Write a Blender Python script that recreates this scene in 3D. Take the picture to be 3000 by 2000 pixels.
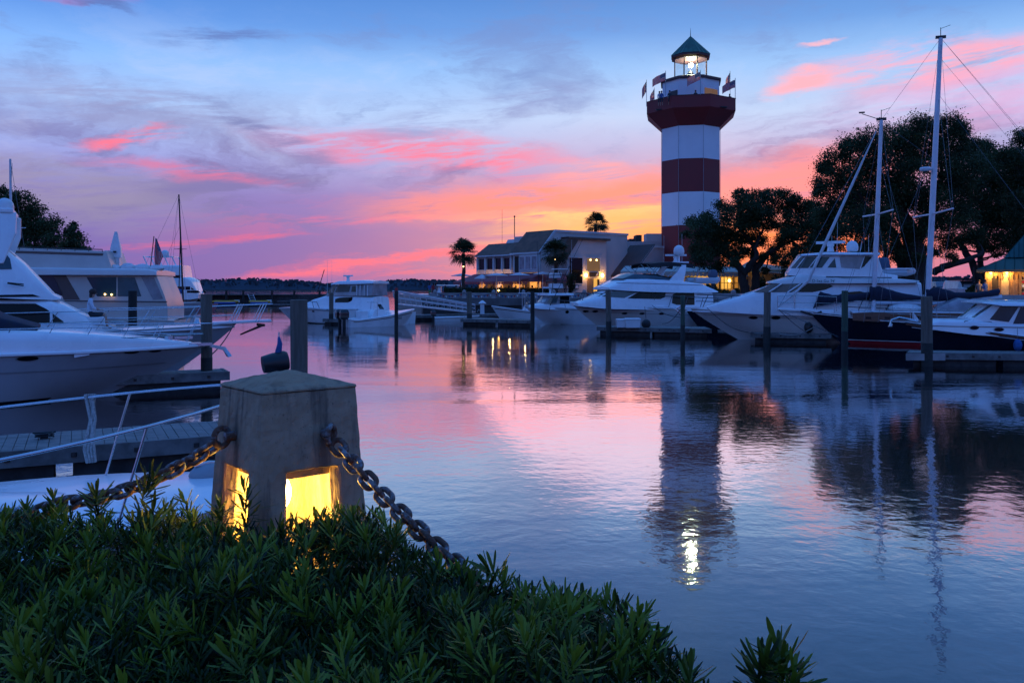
import bpy, bmesh, math, random
import numpy as np
from mathutils import Vector, Matrix

for o in list(bpy.data.objects): bpy.data.objects.remove(o, do_unlink=True)
scene = bpy.context.scene
COL = scene.collection
pi = math.pi
RD = random.Random(11)
NR = np.random.default_rng(5)

# ------------------------------------------------------------------ camera
F, HY, H = 2500.0, 845.0, 3.0          # focal length and horizon of a 3000 px wide frame, eye height over the water
cam = bpy.data.objects.new('camera', bpy.data.cameras.new('camera'))
COL.objects.link(cam)
cam.location = (0, 0, H); cam.rotation_euler = (pi/2, 0, 0)
cam.data.sensor_width = 36; cam.data.lens = 36*F/3000
cam.data.shift_y = -(1000-HY)/3000
cam.data.clip_start = 0.05; cam.data.clip_end = 9000
scene.camera = cam
vs = scene.view_settings
vs.view_transform = 'Standard'; vs.look = 'None'; vs.gamma = 1; vs.use_curve_mapping = False; vs.exposure = 0.18
scene.cycles.use_denoising = True; scene.cycles.use_adaptive_sampling = True; scene.cycles.adaptive_threshold = .025
scene.cycles.sample_clamp_indirect = 6
scene.cycles.max_bounces = 5; scene.cycles.diffuse_bounces = 2; scene.cycles.glossy_bounces = 3; scene.cycles.transparent_max_bounces = 6
scene.cycles.caustics_reflective = False; scene.cycles.caustics_refractive = False

def S(r, g, b):                        # sRGB 0-255 -> linear
    f = lambda c: c/12.92 if c <= .04045 else ((c+.055)/1.055)**2.4
    return tuple(f(x/255) for x in (r, g, b))
def P(px, py, d): return Vector(((px-1500)/F*d, d, H+(HY-py)/F*d))
def GP(px, d, z=0.0): return Vector(((px-1500)/F*d, d, z))
def ZP(py, d): return H+(HY-py)/F*d

# ------------------------------------------------------------------ node helper
class NG:
    def __init__(s, tree): s.t = tree; s.n = tree.nodes; s.l = tree.links; s.n.clear()
    def node(s, typ, **kw):
        n = s.n.new(typ)
        for k, v in kw.items(): setattr(n, k, v)
        return n
    def put(s, sock, v):
        if v is None: return
        if hasattr(v, 'is_output'): s.l.new(v, sock)
        else:
            if isinstance(v, tuple) and sock.type == 'RGBA' and len(v) == 3: v = v+(1,)
            sock.default_value = v
    def m(s, op, a, b=None, c=None, clamp=False):
        n = s.node('ShaderNodeMath', operation=op, use_clamp=clamp)
        for i, v in enumerate((a, b, c)): s.put(n.inputs[i], v)
        return n.outputs[0]
    def mix(s, f, a, b, mode='MIX'):
        n = s.node('ShaderNodeMix', data_type='RGBA', blend_type=mode)
        s.put(n.inputs[0], f); s.put(n.inputs[6], a); s.put(n.inputs[7], b)
        return n.outputs[2]
    def sm(s, x, lo, hi, a=0.0, b=1.0):
        n = s.node('ShaderNodeMapRange', interpolation_type='SMOOTHSTEP')
        for k, v in zip(('Value', 'From Min', 'From Max', 'To Min', 'To Max'), (x, lo, hi, a, b)): s.put(n.inputs[k], v)
        return n.outputs[0]
    def comb(s, x, y, z):
        n = s.node('ShaderNodeCombineXYZ')
        for i, v in enumerate((x, y, z)): s.put(n.inputs[i], v)
        return n.outputs[0]
    def noise(s, vec, scale, detail=4.0, rough=.55, dist=0.0, col=False):
        n = s.node('ShaderNodeTexNoise')
        s.put(n.inputs['Vector'], vec)
        for k, v in zip(('Scale', 'Detail', 'Roughness', 'Distortion'), (scale, detail, rough, dist)): n.inputs[k].default_value = v
        return n.outputs[1 if col else 0]
    def ramp(s, f, stops, interp='LINEAR'):
        n = s.node('ShaderNodeValToRGB'); s.put(n.inputs[0], f)
        e = n.color_ramp.elements; n.color_ramp.interpolation = interp
        while len(e) > 1: e.remove(e[0])
        e[0].position = stops[0][0]; e[0].color = stops[0][1]+(1,)
        for p, c in stops[1:]: q = e.new(p); q.color = c+(1,)
        return n.outputs[0]

# ------------------------------------------------------------------ world: dusk sky just after sunset
SUN_AZ, SUN_EL = math.radians(9), math.radians(1.5)      # azimuth to the right of the view axis
world = bpy.data.worlds.new('World'); scene.world = world; world.use_nodes = True
def build_sky():
    g = NG(world.node_tree)
    tc = g.node('ShaderNodeTexCoord')
    sep = g.node('ShaderNodeSeparateXYZ'); g.l.new(tc.outputs['Generated'], sep.inputs[0])
    x, y, z = sep.outputs
    u0 = g.m('ARCTAN2', x, y)
    v0 = g.m('ARCSINE', g.m('MAXIMUM', g.m('MINIMUM', z, 1.0), -1.0))
    # wispy warp of the sky coordinates
    wv = g.comb(g.m('MULTIPLY', u0, 4.0), g.m('MULTIPLY', v0, 14.0), 3.1)
    wc = g.node('ShaderNodeSeparateColor'); g.l.new(g.noise(wv, 1.3, 9, .66, .15, col=True), wc.inputs[0])
    w1 = g.m('SUBTRACT', wc.outputs[0], .5); w2 = g.m('SUBTRACT', wc.outputs[1], .5)
    u = g.m('ADD', u0, g.m('MULTIPLY', w1, .11)); v = g.m('ADD', v0, g.m('MULTIPLY', w2, .060))
    # clear air: lilac at the horizon, pale blue above, overhead blue brightened to light the boats
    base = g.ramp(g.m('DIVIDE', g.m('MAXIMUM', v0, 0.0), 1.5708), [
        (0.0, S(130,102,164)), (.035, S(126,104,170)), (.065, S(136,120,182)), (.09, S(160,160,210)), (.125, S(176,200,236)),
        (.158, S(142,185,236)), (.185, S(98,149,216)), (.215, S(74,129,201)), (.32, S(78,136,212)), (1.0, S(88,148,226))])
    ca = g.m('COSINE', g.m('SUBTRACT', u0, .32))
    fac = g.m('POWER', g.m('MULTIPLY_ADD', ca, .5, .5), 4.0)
    base = g.mix(1.0, base, g.mix(fac, (.60,.80,1.12), (1.06,1.05,1.03)), 'MULTIPLY')  # unseen sky behind the camera raised and bluer, to light hulls facing it
    # dusk glow round the place where the sun went down
    gu = g.m('DIVIDE', g.m('SUBTRACT', u, .19), .275); gv = g.m('DIVIDE', g.m('SUBTRACT', v, .045), .085)
    r2 = g.m('ADD', g.m('MULTIPLY', gu, gu), g.m('MULTIPLY', gv, gv))
    glow = g.m('EXPONENT', g.m('MULTIPLY', r2, -1.0))
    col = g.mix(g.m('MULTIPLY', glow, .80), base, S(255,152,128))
    # upper grey-violet wisps
    a = g.comb(g.m('ADD', g.m('MULTIPLY', u, 4.2), g.m('MULTIPLY', v, -3.0)), g.m('ADD', g.m('MULTIPLY', v, 15.0), g.m('MULTIPLY', u, -1.2)), 7.7)
    n2 = g.noise(a, 1.0, 9, .64, .35)
    band2 = g.m('MULTIPLY', g.sm(v0, .03, .09), g.sm(v0, .24, .14))
    dark = g.m('MULTIPLY', g.sm(n2, .43, .60), band2)
    col = g.mix(g.m('MULTIPLY', dark, .80), col, g.mix(glow, S(116,108,164), S(184,126,172)))
    band3 = g.m('MULTIPLY', g.sm(v0, .13, .19), g.sm(v0, .42, .25))
    n3 = g.noise(g.comb(g.m('MULTIPLY', u, 5.0), g.m('MULTIPLY', v, 13.0), 1.3), 1.0, 9, .66, .25)
    col = g.mix(g.m('MULTIPLY', g.m('MULTIPLY', g.sm(n3, .50, .68), band3), .6), col, S(112,134,190))
    # pale lit cirrus
    col = g.mix(g.m('MULTIPLY', g.m('MULTIPLY', g.sm(n3, .5, .3), g.sm(v0, .08, .16)), g.m('MULTIPLY', g.sm(v0, .34, .2), .26)), col, S(206,210,236))
    # pink and coral streaks, rising to the right
    tv = g.m('SUBTRACT', v, g.m('MULTIPLY', u0, .10))
    b = g.comb(g.m('MULTIPLY', u, 2.3), g.m('MULTIPLY', tv, 30.0), .4)
    n1 = g.noise(b, 1.0, 9, .62, .25)
    band1 = g.m('MULTIPLY', g.sm(v0, .004, .02), g.sm(v0, .135, .06))
    side = g.sm(g.m('ABSOLUTE', g.m('SUBTRACT', u0, .14)), .62, .12)
    pink = g.mix(glow, S(232,98,138), S(255,146,106))
    col = g.mix(g.m('MULTIPLY', g.m('MULTIPLY', g.sm(n1, .52, .64), band1), g.m('MULTIPLY', side, .85)), col, pink)
    fine = g.noise(g.comb(g.m('MULTIPLY', u0, 8.0), g.m('MULTIPLY', g.m('SUBTRACT', v0, g.m('MULTIPLY', u0, .09)), 62.0), 2.0), 1.0, 9, .68, .35)
    # single lit clouds: azimuth, elevation, half sizes, tilt, colour, strength, noise threshold
    for (cu, cv, ru, rv, tl, c, k, lo, hi) in [
        (.06, .108, .27, .034, .06, S(255,140,126), .98, .28, .50),
        (.14, .074, .21, .034, .10, S(255,178,114), 1.0, .38, .56),
        (.17, .044, .14, .013, .12, S(255,216,124), 1.0, .40, .56),(.10, .090, .18, .010, .07, S(255,196,130), .8, .42, .58),
        (-.10, .158, .21, .026, -.06, S(244,122,152), .95, .36, .58),
        (-.34, .052, .12, .007, .08, S(238,98,130), .8, .40, .62),(-.14, .034, .22, .007, .13, S(250,112,132), .9, .30, .54),(-.02, .088, .16, .006, .06, S(255,150,140), .9, .34, .54),(-.18, .080, .14, .008, .05, S(226,108,150), .7, .40, .62),
        (.33, .118, .17, .044, .22, S(255,142,142), .95, .22, .50),
        (.30, .045, .22, .040, .0, S(255,122,72), .85, .22, .50),
        (.47, .232, .17, .028, .02, S(252,166,184), .95, .34, .58),
        (.52, .19, .20, .04, .0, S(226,160,206), .6, .25, .6),
        (.325, .222, .040, .012, .15, S(252,172,184), .95, .28, .5),
        (.335, .262, .030, .005, .1, S(250,180,190), .8, .36, .58),
        (.085, .135, .06, .02, .02, S(255,160,160), .6, .3, .55),(-.425, .160, .060, .011, .14, S(246,116,142), .95, .40, .58),
        (-.36, .126, .13, .014, -.05, S(218,112,152), .75, .38, .62),
        (-.455, .292, .050, .010, .05, S(170,110,170), .7, .30, .60),
        (-.50, .10, .20, .045, -.10, S(150,140,170), .75, .25, .60),(-.40, .19, .22, .03, -.12, S(140,138,182), .6, .35, .62),(-.05, .20, .20, .022, .22, S(128,140,192), .6, .42, .62),(.03, .25, .06, .012, .5, S(112,142,200), .6, .35, .6),(-.44, .285, .035, .006, -.1, S(88,112,176), .8, .3, .5),(-.335, .268, .09, .010, .12, S(92,116,180), .75, .36, .55),(-.28, .172, .12, .016, -.35, S(112,122,176), .7, .42, .6)]:
        du = g.m('SUBTRACT', u, cu); dv = g.m('SUBTRACT', g.m('SUBTRACT', v, cv), g.m('MULTIPLY', g.m('SUBTRACT', u0, cu), tl))
        e = g.m('SQRT', g.m('ADD', g.m('POWER', g.m('DIVIDE', du, ru), 2.0), g.m('POWER', g.m('DIVIDE', dv, rv), 2.0)))
        mk = g.m('MULTIPLY', g.sm(e, 1.15, .25), g.m('MULTIPLY', g.sm(fine, lo, hi), k))
        col = g.mix(mk, col, c)
    # a little of the physical low-sun sky
    ns = g.node('ShaderNodeTexSky', sky_type='NISHITA')
    ns.sun_disc = False; ns.sun_elevation = SUN_EL; ns.sun_rotation = SUN_AZ
    col = g.mix(1.0, col, g.mix(1.0, ns.outputs[0], (.008,.008,.010), 'MULTIPLY'), 'ADD')
    # below the horizon: the dark of land and water
    col = g.mix(g.sm(v0, -.004, -.03), col, S(30,40,60))
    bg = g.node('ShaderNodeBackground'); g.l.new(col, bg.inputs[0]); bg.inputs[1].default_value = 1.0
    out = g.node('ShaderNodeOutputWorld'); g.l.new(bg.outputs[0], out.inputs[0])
build_sky()
world.cycles.sampling_method = 'MANUAL'; world.cycles.sample_map_resolution = 1024

sun = bpy.data.objects.new('sun', bpy.data.lights.new('sun', 'SUN')); COL.objects.link(sun)
sun.data.energy = 0.08; sun.data.angle = math.radians(25); sun.data.color = (1.0, .42, .38)
sd = Vector((math.sin(SUN_AZ)*math.cos(SUN_EL), math.cos(SUN_AZ)*math.cos(SUN_EL), math.sin(SUN_EL)))
sun.rotation_euler = sd.to_track_quat('Z', 'Y').to_euler()
sun.location = (0, 0, 60)

# ------------------------------------------------------------------ materials
MT = {}
def new_mat(name):
    m = bpy.data.materials.new(name); m.use_nodes = True; MT[name] = m
    g = NG(m.node_tree)
    b = g.node('ShaderNodeBsdfPrincipled'); o = g.node('ShaderNodeOutputMaterial')
    g.l.new(b.outputs[0], o.inputs[0])
    return m, g, b
def mat(name, col, rough=.5, metal=0.0, var=.12, scale=2.0, bump=0.0, bscale=20.0, coat=0.0, spec=.5, emit=None, es=0.0, stretch=(1,1,1), col2=None, alpha=None):
    m, g, b = new_mat(name)
    tc = g.node('ShaderNodeTexCoord'); mp = g.node('ShaderNodeMapping'); g.l.new(tc.outputs['Object'], mp.inputs[0]); mp.inputs['Scale'].default_value = stretch
    n = g.noise(mp.outputs[0], scale, 5, .6)
    c2 = col2 if col2 else tuple(min(1, c*(1+var)) for c in col); c1 = col if col2 else tuple(c*(1-var) for c in col)
    g.put(b.inputs['Base Color'], g.mix(g.sm(n, .3, .7), c1, c2))
    g.put(b.inputs['Roughness'], g.sm(n, .2, .8, rough*.85, min(1, rough*1.2)))
    b.inputs['Metallic'].default_value = metal
    b.inputs['Specular IOR Level'].default_value = spec
    if coat: b.inputs['Coat Weight'].default_value = coat; b.inputs['Coat Roughness'].default_value = .08
    if bump:
        bn = g.node('ShaderNodeBump'); bn.inputs['Strength'].default_value = min(1, bump); bn.inputs['Distance'].default_value = .01
        g.l.new(g.noise(mp.outputs[0], bscale, 6, .65), bn.inputs['Height']); g.l.new(bn.outputs[0], b.inputs['Normal'])
    if emit: g.put(b.inputs['Emission Color'], emit); b.inputs['Emission Strength'].default_value = es
    if alpha is not None: b.inputs['Alpha'].default_value = alpha
    return m
mat('gelcoat', (.82,.83,.84), .28, var=.05, scale=.8, coat=.4)
mat('gelcoat_warm', (.70,.69,.66), .32, var=.06, scale=.6, coat=.3)
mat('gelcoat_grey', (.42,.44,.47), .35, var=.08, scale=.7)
mat('gelcoat_cream', (.56,.50,.45), .4, var=.08, scale=.6)
mat('navy', (.008,.011,.026), .22, var=.2, scale=.7, coat=.5)
mat('red_paint', (.42,.02,.03), .45)
mat('black_paint', (.012,.012,.015), .4)
mat('tinted_glass', (.006,.007,.009), .08, var=.3, scale=.5, spec=.22)
mat('pale_glass', (.05,.085,.10), .07, var=.3, scale=.5, spec=.6)
mat('teal_glass', (.014,.045,.058), .08, var=.4, scale=.4, spec=.4)
mat('clear_vinyl', (.30,.28,.30), .18, var=.25, scale=1.2, spec=.6)
mat('rail_metal', (.07,.075,.085), .3, metal=.5, var=.05)
mat('steel', (.54,.56,.59), .25, metal=.9, var=.08, scale=6)
mat('aluminium', (.50,.52,.55), .4, metal=.7, var=.12, scale=4)
mat('mast_alu', (.62,.64,.68), .42, metal=.25, var=.08, scale=2)
mat('wire', (.18,.19,.21), .5, metal=.6)
mat('teak', (.14,.040,.016), .45, var=.3, scale=6, stretch=(.3,4,4))
mat('brown_panel', (.12,.07,.06), .5)
mat('canvas_navy', (.010,.014,.034), .85, var=.3, scale=5, bump=.6, bscale=9)
mat('canvas_blue', (.02,.10,.30), .8, var=.25, scale=6, bump=.5, bscale=20)
mat('canvas_black', (.012,.012,.016), .8, bump=.3)
mat('canvas_white', (.66,.66,.66), .8, var=.1, scale=5, bump=.4, bscale=10)
mat('plastic_white', (.72,.73,.74), .4, var=.06)
mat('plastic_grey', (.30,.31,.33), .45)
mat('outboard_black', (.015,.015,.018), .25, coat=.4)
mat('outboard_blue', (.05,.09,.15), .5)
mat('rubber', (.02,.02,.022), .7)
mat('rope', (.36,.35,.33), .9, var=.3, scale=40, bump=.8, bscale=90)
mat('rope_dark', (.03,.03,.035), .9)
mat('dock_wood', (.20,.18,.165), .8, var=.35, scale=3, bump=.6, bscale=12, stretch=(1,5,5))
mat('dock_fascia', (.15,.145,.14), .8, var=.4, scale=2.5, bump=.6, bscale=10)
mat('dock_float', (.045,.045,.048), .85, var=.5, scale=3, bump=.4)
mat('piling_wood', (.105,.085,.065), .85, var=.45, scale=3, bump=1.0, bscale=14, stretch=(4,4,.35), col2=(.17,.15,.125))
mat('piling_dark', (.022,.022,.022), .85, var=.4, scale=3, bump=.8, bscale=14, stretch=(4,4,.35))
mat('piling_green', (.05,.085,.06), .85, var=.4, scale=3, bump=.8, bscale=14, stretch=(4,4,.35))
mat('piling_tide', (.022,.024,.022), .7, var=.5, scale=6, bump=.8)
mat('sea_concrete', (.33,.31,.30), .85, var=.3, scale=.6, bump=.5, bscale=6)
mat('sea_concrete_dark', (.13,.125,.125), .85, var=.4, scale=.5, bump=.5)
mat('sheet_pile', (.035,.033,.033), .85, var=.4, scale=.6)
mat('paving', (.20,.18,.17), .85, var=.25, scale=.5)
mat('stucco', (.58,.52,.49), .85, var=.07, scale=.35, bump=.2, bscale=8)
mat('stucco_pink', (.52,.40,.37), .85, var=.08, scale=.35)
mat('trim', (.58,.57,.58), .6, var=.05)
mat('shingle', (.15,.082,.055), .85, var=.35, scale=1.2, bump=.8, bscale=5)
mat('seam_roof', (.085,.055,.046), .5, var=.2, scale=.8)
mat('green_metal', (.015,.085,.075), .42, metal=.3, var=.25, scale=.7)
mat('copper_green', (.03,.12,.085), .5, metal=.2, var=.35, scale=.8)
mat('awning_red', (.30,.075,.085), .85, var=.15, scale=.8, bump=.3)
mat('awning_cream', (.50,.48,.42), .85, var=.15, scale=.8)
mat('umbrella_cloth', (.60,.60,.62), .85)
mat('light_white', (.80,.81,.83), .55, var=.05, scale=.25, bump=.15, bscale=4)
mat('light_red', (.22,.024,.024), .6, var=.12, scale=.3, bump=.15, bscale=4)
mat('light_brown', (.09,.035,.035), .6)
mat('wood_warm', (.30,.17,.07), .6, var=.3, scale=4, stretch=(5,5,.4))
mat('wall_warm', (.45,.33,.18), .8)
mat('interior_dark', (.03,.02,.018), .8)
mat('bark', (.035,.026,.022), .95, var=.4, scale=5, bump=1.0, bscale=10, stretch=(2,2,.5))
mat('palm_bark', (.055,.04,.033), .95, var=.4, scale=8, bump=1.0, bscale=12)
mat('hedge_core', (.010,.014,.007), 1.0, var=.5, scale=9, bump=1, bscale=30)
mat('soil', (.035,.028,.022), .95)
mat('skin', (.42,.22,.15), .55); mat('hair', (.03,.014,.01), .7)
mat('cloth_white', (.62,.66,.74), .85); mat('cloth_dark', (.03,.04,.05), .9); mat('cloth_blue', (.04,.11,.30), .85)
mat('cloth_red', (.30,.03,.04), .85); mat('cloth_green', (.05,.25,.09), .85); mat('cloth_grey', (.14,.13,.14), .85)
mat('yellow_tube', (.62,.34,.03), .5); mat('blue_tube', (.03,.08,.35), .5); mat('orange_paint', (.5,.12,.05), .5)
mat('car_paint', (.20,.21,.24), .3, coat=.6); mat('car_white', (.6,.6,.62), .3, coat=.6)
mat('pink_boat', (.55,.20,.22), .5)
def emis(name, col, s):
    m, g, b = new_mat(name); g.put(b.inputs['Base Color'], (.06,.05,.04)); g.put(b.inputs['Emission Color'], col); b.inputs['Emission Strength'].default_value = s
emis('lamp_beacon', (.93,1.0,.62), 420.0)
emis('lamp_bollard', (1.0,.70,.22), 40.0)
emis('lamp_sconce', (1.0,.50,.10), 22.0)
emis('lamp_small', (1.0,.62,.20), 9.0)
emis('window_warm', (1.0,.50,.08), .75)
emis('window_dim', (1.0,.50,.14), .12)
emis('shop_glow', (1.0,.50,.06), 1.1)
emis('screen_pink', (1.0,.45,.32), 1.0)

def leafmat(name, dark, light, trans=.25, rough=.45):
    m, g, b = new_mat(name)
    at = g.node('ShaderNodeAttribute', attribute_name='tint')
    oi = g.node('ShaderNodeObjectInfo')
    f = g.m('ADD', at.outputs['Fac'], g.m('MULTIPLY', g.m('SUBTRACT', oi.outputs['Random'], .5), .12), clamp=True)
    c = g.mix(f, dark, light)
    g.put(b.inputs['Base Color'], c); b.inputs['Roughness'].default_value = rough; b.inputs['Specular IOR Level'].default_value = .22
    tr = g.node('ShaderNodeBsdfTranslucent'); g.put(tr.inputs[0], c)
    mx = g.node('ShaderNodeMixShader'); mx.inputs[0].default_value = trans
    out = [n for n in g.n if n.type == 'OUTPUT_MATERIAL'][0]
    g.l.new(b.outputs[0], mx.inputs[1]); g.l.new(tr.outputs[0], mx.inputs[2]); g.l.new(mx.outputs[0], out.inputs[0])
leafmat('oak_leaf', (.024,.042,.018), (.085,.120,.045), .25, .55)
leafmat('palm_leaf', (.020,.030,.016), (.07,.09,.035), .15, .55)
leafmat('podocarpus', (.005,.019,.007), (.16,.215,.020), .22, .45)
leafmat('far_wood', (.055,.085,.110), (.080,.110,.130), 0, .9)  # blue of the distant haze is mixed into the leaf colour
leafmat('box_hedge', (.018,.040,.012), (.06,.10,.03), .1, .6)

def special():
    # water: dark body, mirror surface with long low ripples and wind patches
    m, g, b = new_mat('water')
    tc = g.node('ShaderNodeTexCoord')
    mp = g.node('ShaderNodeMapping'); g.l.new(tc.outputs['Object'], mp.inputs[0]); mp.inputs['Scale'].default_value = (1, 1, 1)
    mp2 = g.node('ShaderNodeMapping'); g.l.new(tc.outputs['Object'], mp2.inputs[0]); mp2.inputs['Scale'].default_value = (.35, 1, 1)
    patch = g.noise(mp2.outputs[0], .10, 4, .6, .6)
    n1 = g.noise(mp2.outputs[0], .7, 2, .5, .3); n2 = g.noise(mp.outputs[0], 4.2, 3, .5, .2)
    hgt = g.m('ADD', g.m('MULTIPLY', n1, .040), g.m('MULTIPLY', n2, .026))
    hgt = g.m('MULTIPLY', hgt, g.sm(patch, .38, .64, .35, 1.35))
    bn = g.node('ShaderNodeBump'); bn.inputs['Strength'].default_value = 1.0; bn.inputs['Distance'].default_value = .17
    g.l.new(hgt, bn.inputs['Height']); g.l.new(bn.outputs[0], b.inputs['Normal'])
    g.put(b.inputs['Base Color'], (.0015,.008,.016)); b.inputs['Roughness'].default_value = .3; b.inputs['Specular IOR Level'].default_value = .1
    gl = g.node('ShaderNodeBsdfGlossy'); g.put(gl.inputs['Roughness'], g.sm(patch, .38, .66, .022, .075)); g.l.new(bn.outputs[0], gl.inputs['Normal'])
    lw = g.node('ShaderNodeLayerWeight'); lw.inputs['Blend'].default_value = .5; g.l.new(bn.outputs[0], lw.inputs['Normal'])
    mx = g.node('ShaderNodeMixShader'); g.put(mx.inputs[0], g.sm(lw.outputs['Facing'], .44, .95, .03, .97))
    out = [q for q in g.n if q.type == 'OUTPUT_MATERIAL'][0]
    g.l.new(b.outputs[0], mx.inputs[1]); g.l.new(gl.outputs[0], mx.inputs[2]); g.l.new(mx.outputs[0], out.inputs[0])
    # weathered bollard concrete
    m, g, b = new_mat('bollard_concrete')
    tc = g.node('ShaderNodeTexCoord'); ob = tc.outputs['Object']
    geo = g.node('ShaderNodeNewGeometry'); sp = g.node('ShaderNodeSeparateXYZ'); g.l.new(geo.outputs['Normal'], sp.inputs[0])
    n = g.noise(ob, 5, 7, .65); n2 = g.noise(ob, 38, 6, .7)
    mp = g.node('ShaderNodeMapping'); g.l.new(ob, mp.inputs[0]); mp.inputs['Scale'].default_value = (12, 12, 1.2)
    st = g.noise(mp.outputs[0], 1.0, 5, .6)
    c = g.mix(g.sm(n, .3, .7), (.31,.210,.135), (.45,.320,.215))
    c = g.mix(g.m('MULTIPLY', g.sm(st, .48, .68), .75), c, (.085,.07,.06))
    c = g.mix(g.m('MULTIPLY', g.sm(n2, .60, .72), .7), c, (.06,.055,.05))
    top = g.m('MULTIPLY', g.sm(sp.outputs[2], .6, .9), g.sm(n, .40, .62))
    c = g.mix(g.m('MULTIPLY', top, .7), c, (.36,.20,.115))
    g.put(b.inputs['Base Color'], c); b.inputs['Roughness'].default_value = .92; b.inputs['Specular IOR Level'].default_value = .2
    vo = g.node('ShaderNodeTexVoronoi'); g.l.new(ob, vo.inputs['Vector']); vo.inputs['Scale'].default_value = 60
    pit = g.sm(vo.outputs[0], .10, .22)
    hh = g.m('ADD', g.m('MULTIPLY', n2, .6), g.m('ADD', g.m('MULTIPLY', n, .8), g.m('MULTIPLY', pit, .5)))
    bn = g.node('ShaderNodeBump'); bn.inputs['Strength'].default_value = .75; bn.inputs['Distance'].default_value = .006
    g.l.new(hh, bn.inputs['Height']); g.l.new(bn.outputs[0], b.inputs['Normal'])
    # galvanised chain gone to rust
    m, g, b = new_mat('chain_iron')
    tc = g.node('ShaderNodeTexCoord'); oi = g.node('ShaderNodeObjectInfo')
    mp = g.node('ShaderNodeMapping'); g.l.new(tc.outputs['Object'], mp.inputs[0]); g.l.new(oi.outputs['Location'], mp.inputs['Location'])
    n = g.noise(mp.outputs[0], 22, 7, .68); n2 = g.noise(mp.outputs[0], 70, 5, .7)
    f = g.m('ADD', g.sm(n, .34, .54), g.m('MULTIPLY', g.m('SUBTRACT', n2, .5), .4), clamp=True)
    g.put(b.inputs['Base Color'], g.mix(f, (.27,.27,.28), (.13,.052,.028)))
    g.put(b.inputs['Roughness'], g.sm(f, 0.0, 1.0, .48, .85)); g.put(b.inputs['Metallic'], g.sm(f, 0.0, 1.0, .55, .05))
    bn = g.node('ShaderNodeBump'); bn.inputs['Strength'].default_value = .5; bn.inputs['Distance'].default_value = .003
    g.l.new(n2, bn.inputs['Height']); g.l.new(bn.outputs[0], b.inputs['Normal'])
    # stars and stripes cloth, from the flag's own UVs
    m, g, b = new_mat('flag_cloth')
    uv = g.node('ShaderNodeUVMap'); sp = g.node('ShaderNodeSeparateXYZ'); g.l.new(uv.outputs[0], sp.inputs[0])
    uu, vv = sp.outputs[0], sp.outputs[1]
    stripe = g.m('MODULO', g.m('FLOOR', g.m('MULTIPLY', vv, 12.999)), 2.0)
    c = g.mix(stripe, (.60,.012,.022), (.50,.46,.48))
    canton = g.m('MULTIPLY', g.m('LESS_THAN', uu, .42), g.m('GREATER_THAN', vv, .462))
    su = g.m('SUBTRACT', g.m('FRACT', g.m('MULTIPLY', uu, 19.0)), .5); sv = g.m('SUBTRACT', g.m('FRACT', g.m('MULTIPLY', vv, 13.0)), .5)
    star = g.m('LESS_THAN', g.m('ADD', g.m('MULTIPLY', su, su), g.m('MULTIPLY', sv, sv)), .07)
    c = g.mix(canton, c, g.mix(star, (.02,.03,.12), (.55,.55,.6)))
    g.put(b.inputs['Base Color'], c); b.inputs['Roughness'].default_value = .85
    tr = g.node('ShaderNodeBsdfTranslucent'); g.put(tr.inputs[0], c); mx = g.node('ShaderNodeMixShader'); mx.inputs[0].default_value = .2
    out = [q for q in g.n if q.type == 'OUTPUT_MATERIAL'][0]
    g.l.new(b.outputs[0], mx.inputs[1]); g.l.new(tr.outputs[0], mx.inputs[2]); g.l.new(mx.outputs[0], out.inputs[0])
    # lantern-room glass: thin and clear
    m, g, b = new_mat('lantern_glass')
    tr = g.node('ShaderNodeBsdfTransparent'); gl = g.node('ShaderNodeBsdfGlossy'); gl.inputs['Roughness'].default_value = .05
    mx = g.node('ShaderNodeMixShader'); mx.inputs[0].default_value = .12
    out = [q for q in g.n if q.type == 'OUTPUT_MATERIAL'][0]
    g.put(tr.inputs[0], (.93,.96,.96)); g.l.new(tr.outputs[0], mx.inputs[1]); g.l.new(gl.outputs[0], mx.inputs[2]); g.l.new(mx.outputs[0], out.inputs[0])
special()

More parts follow.
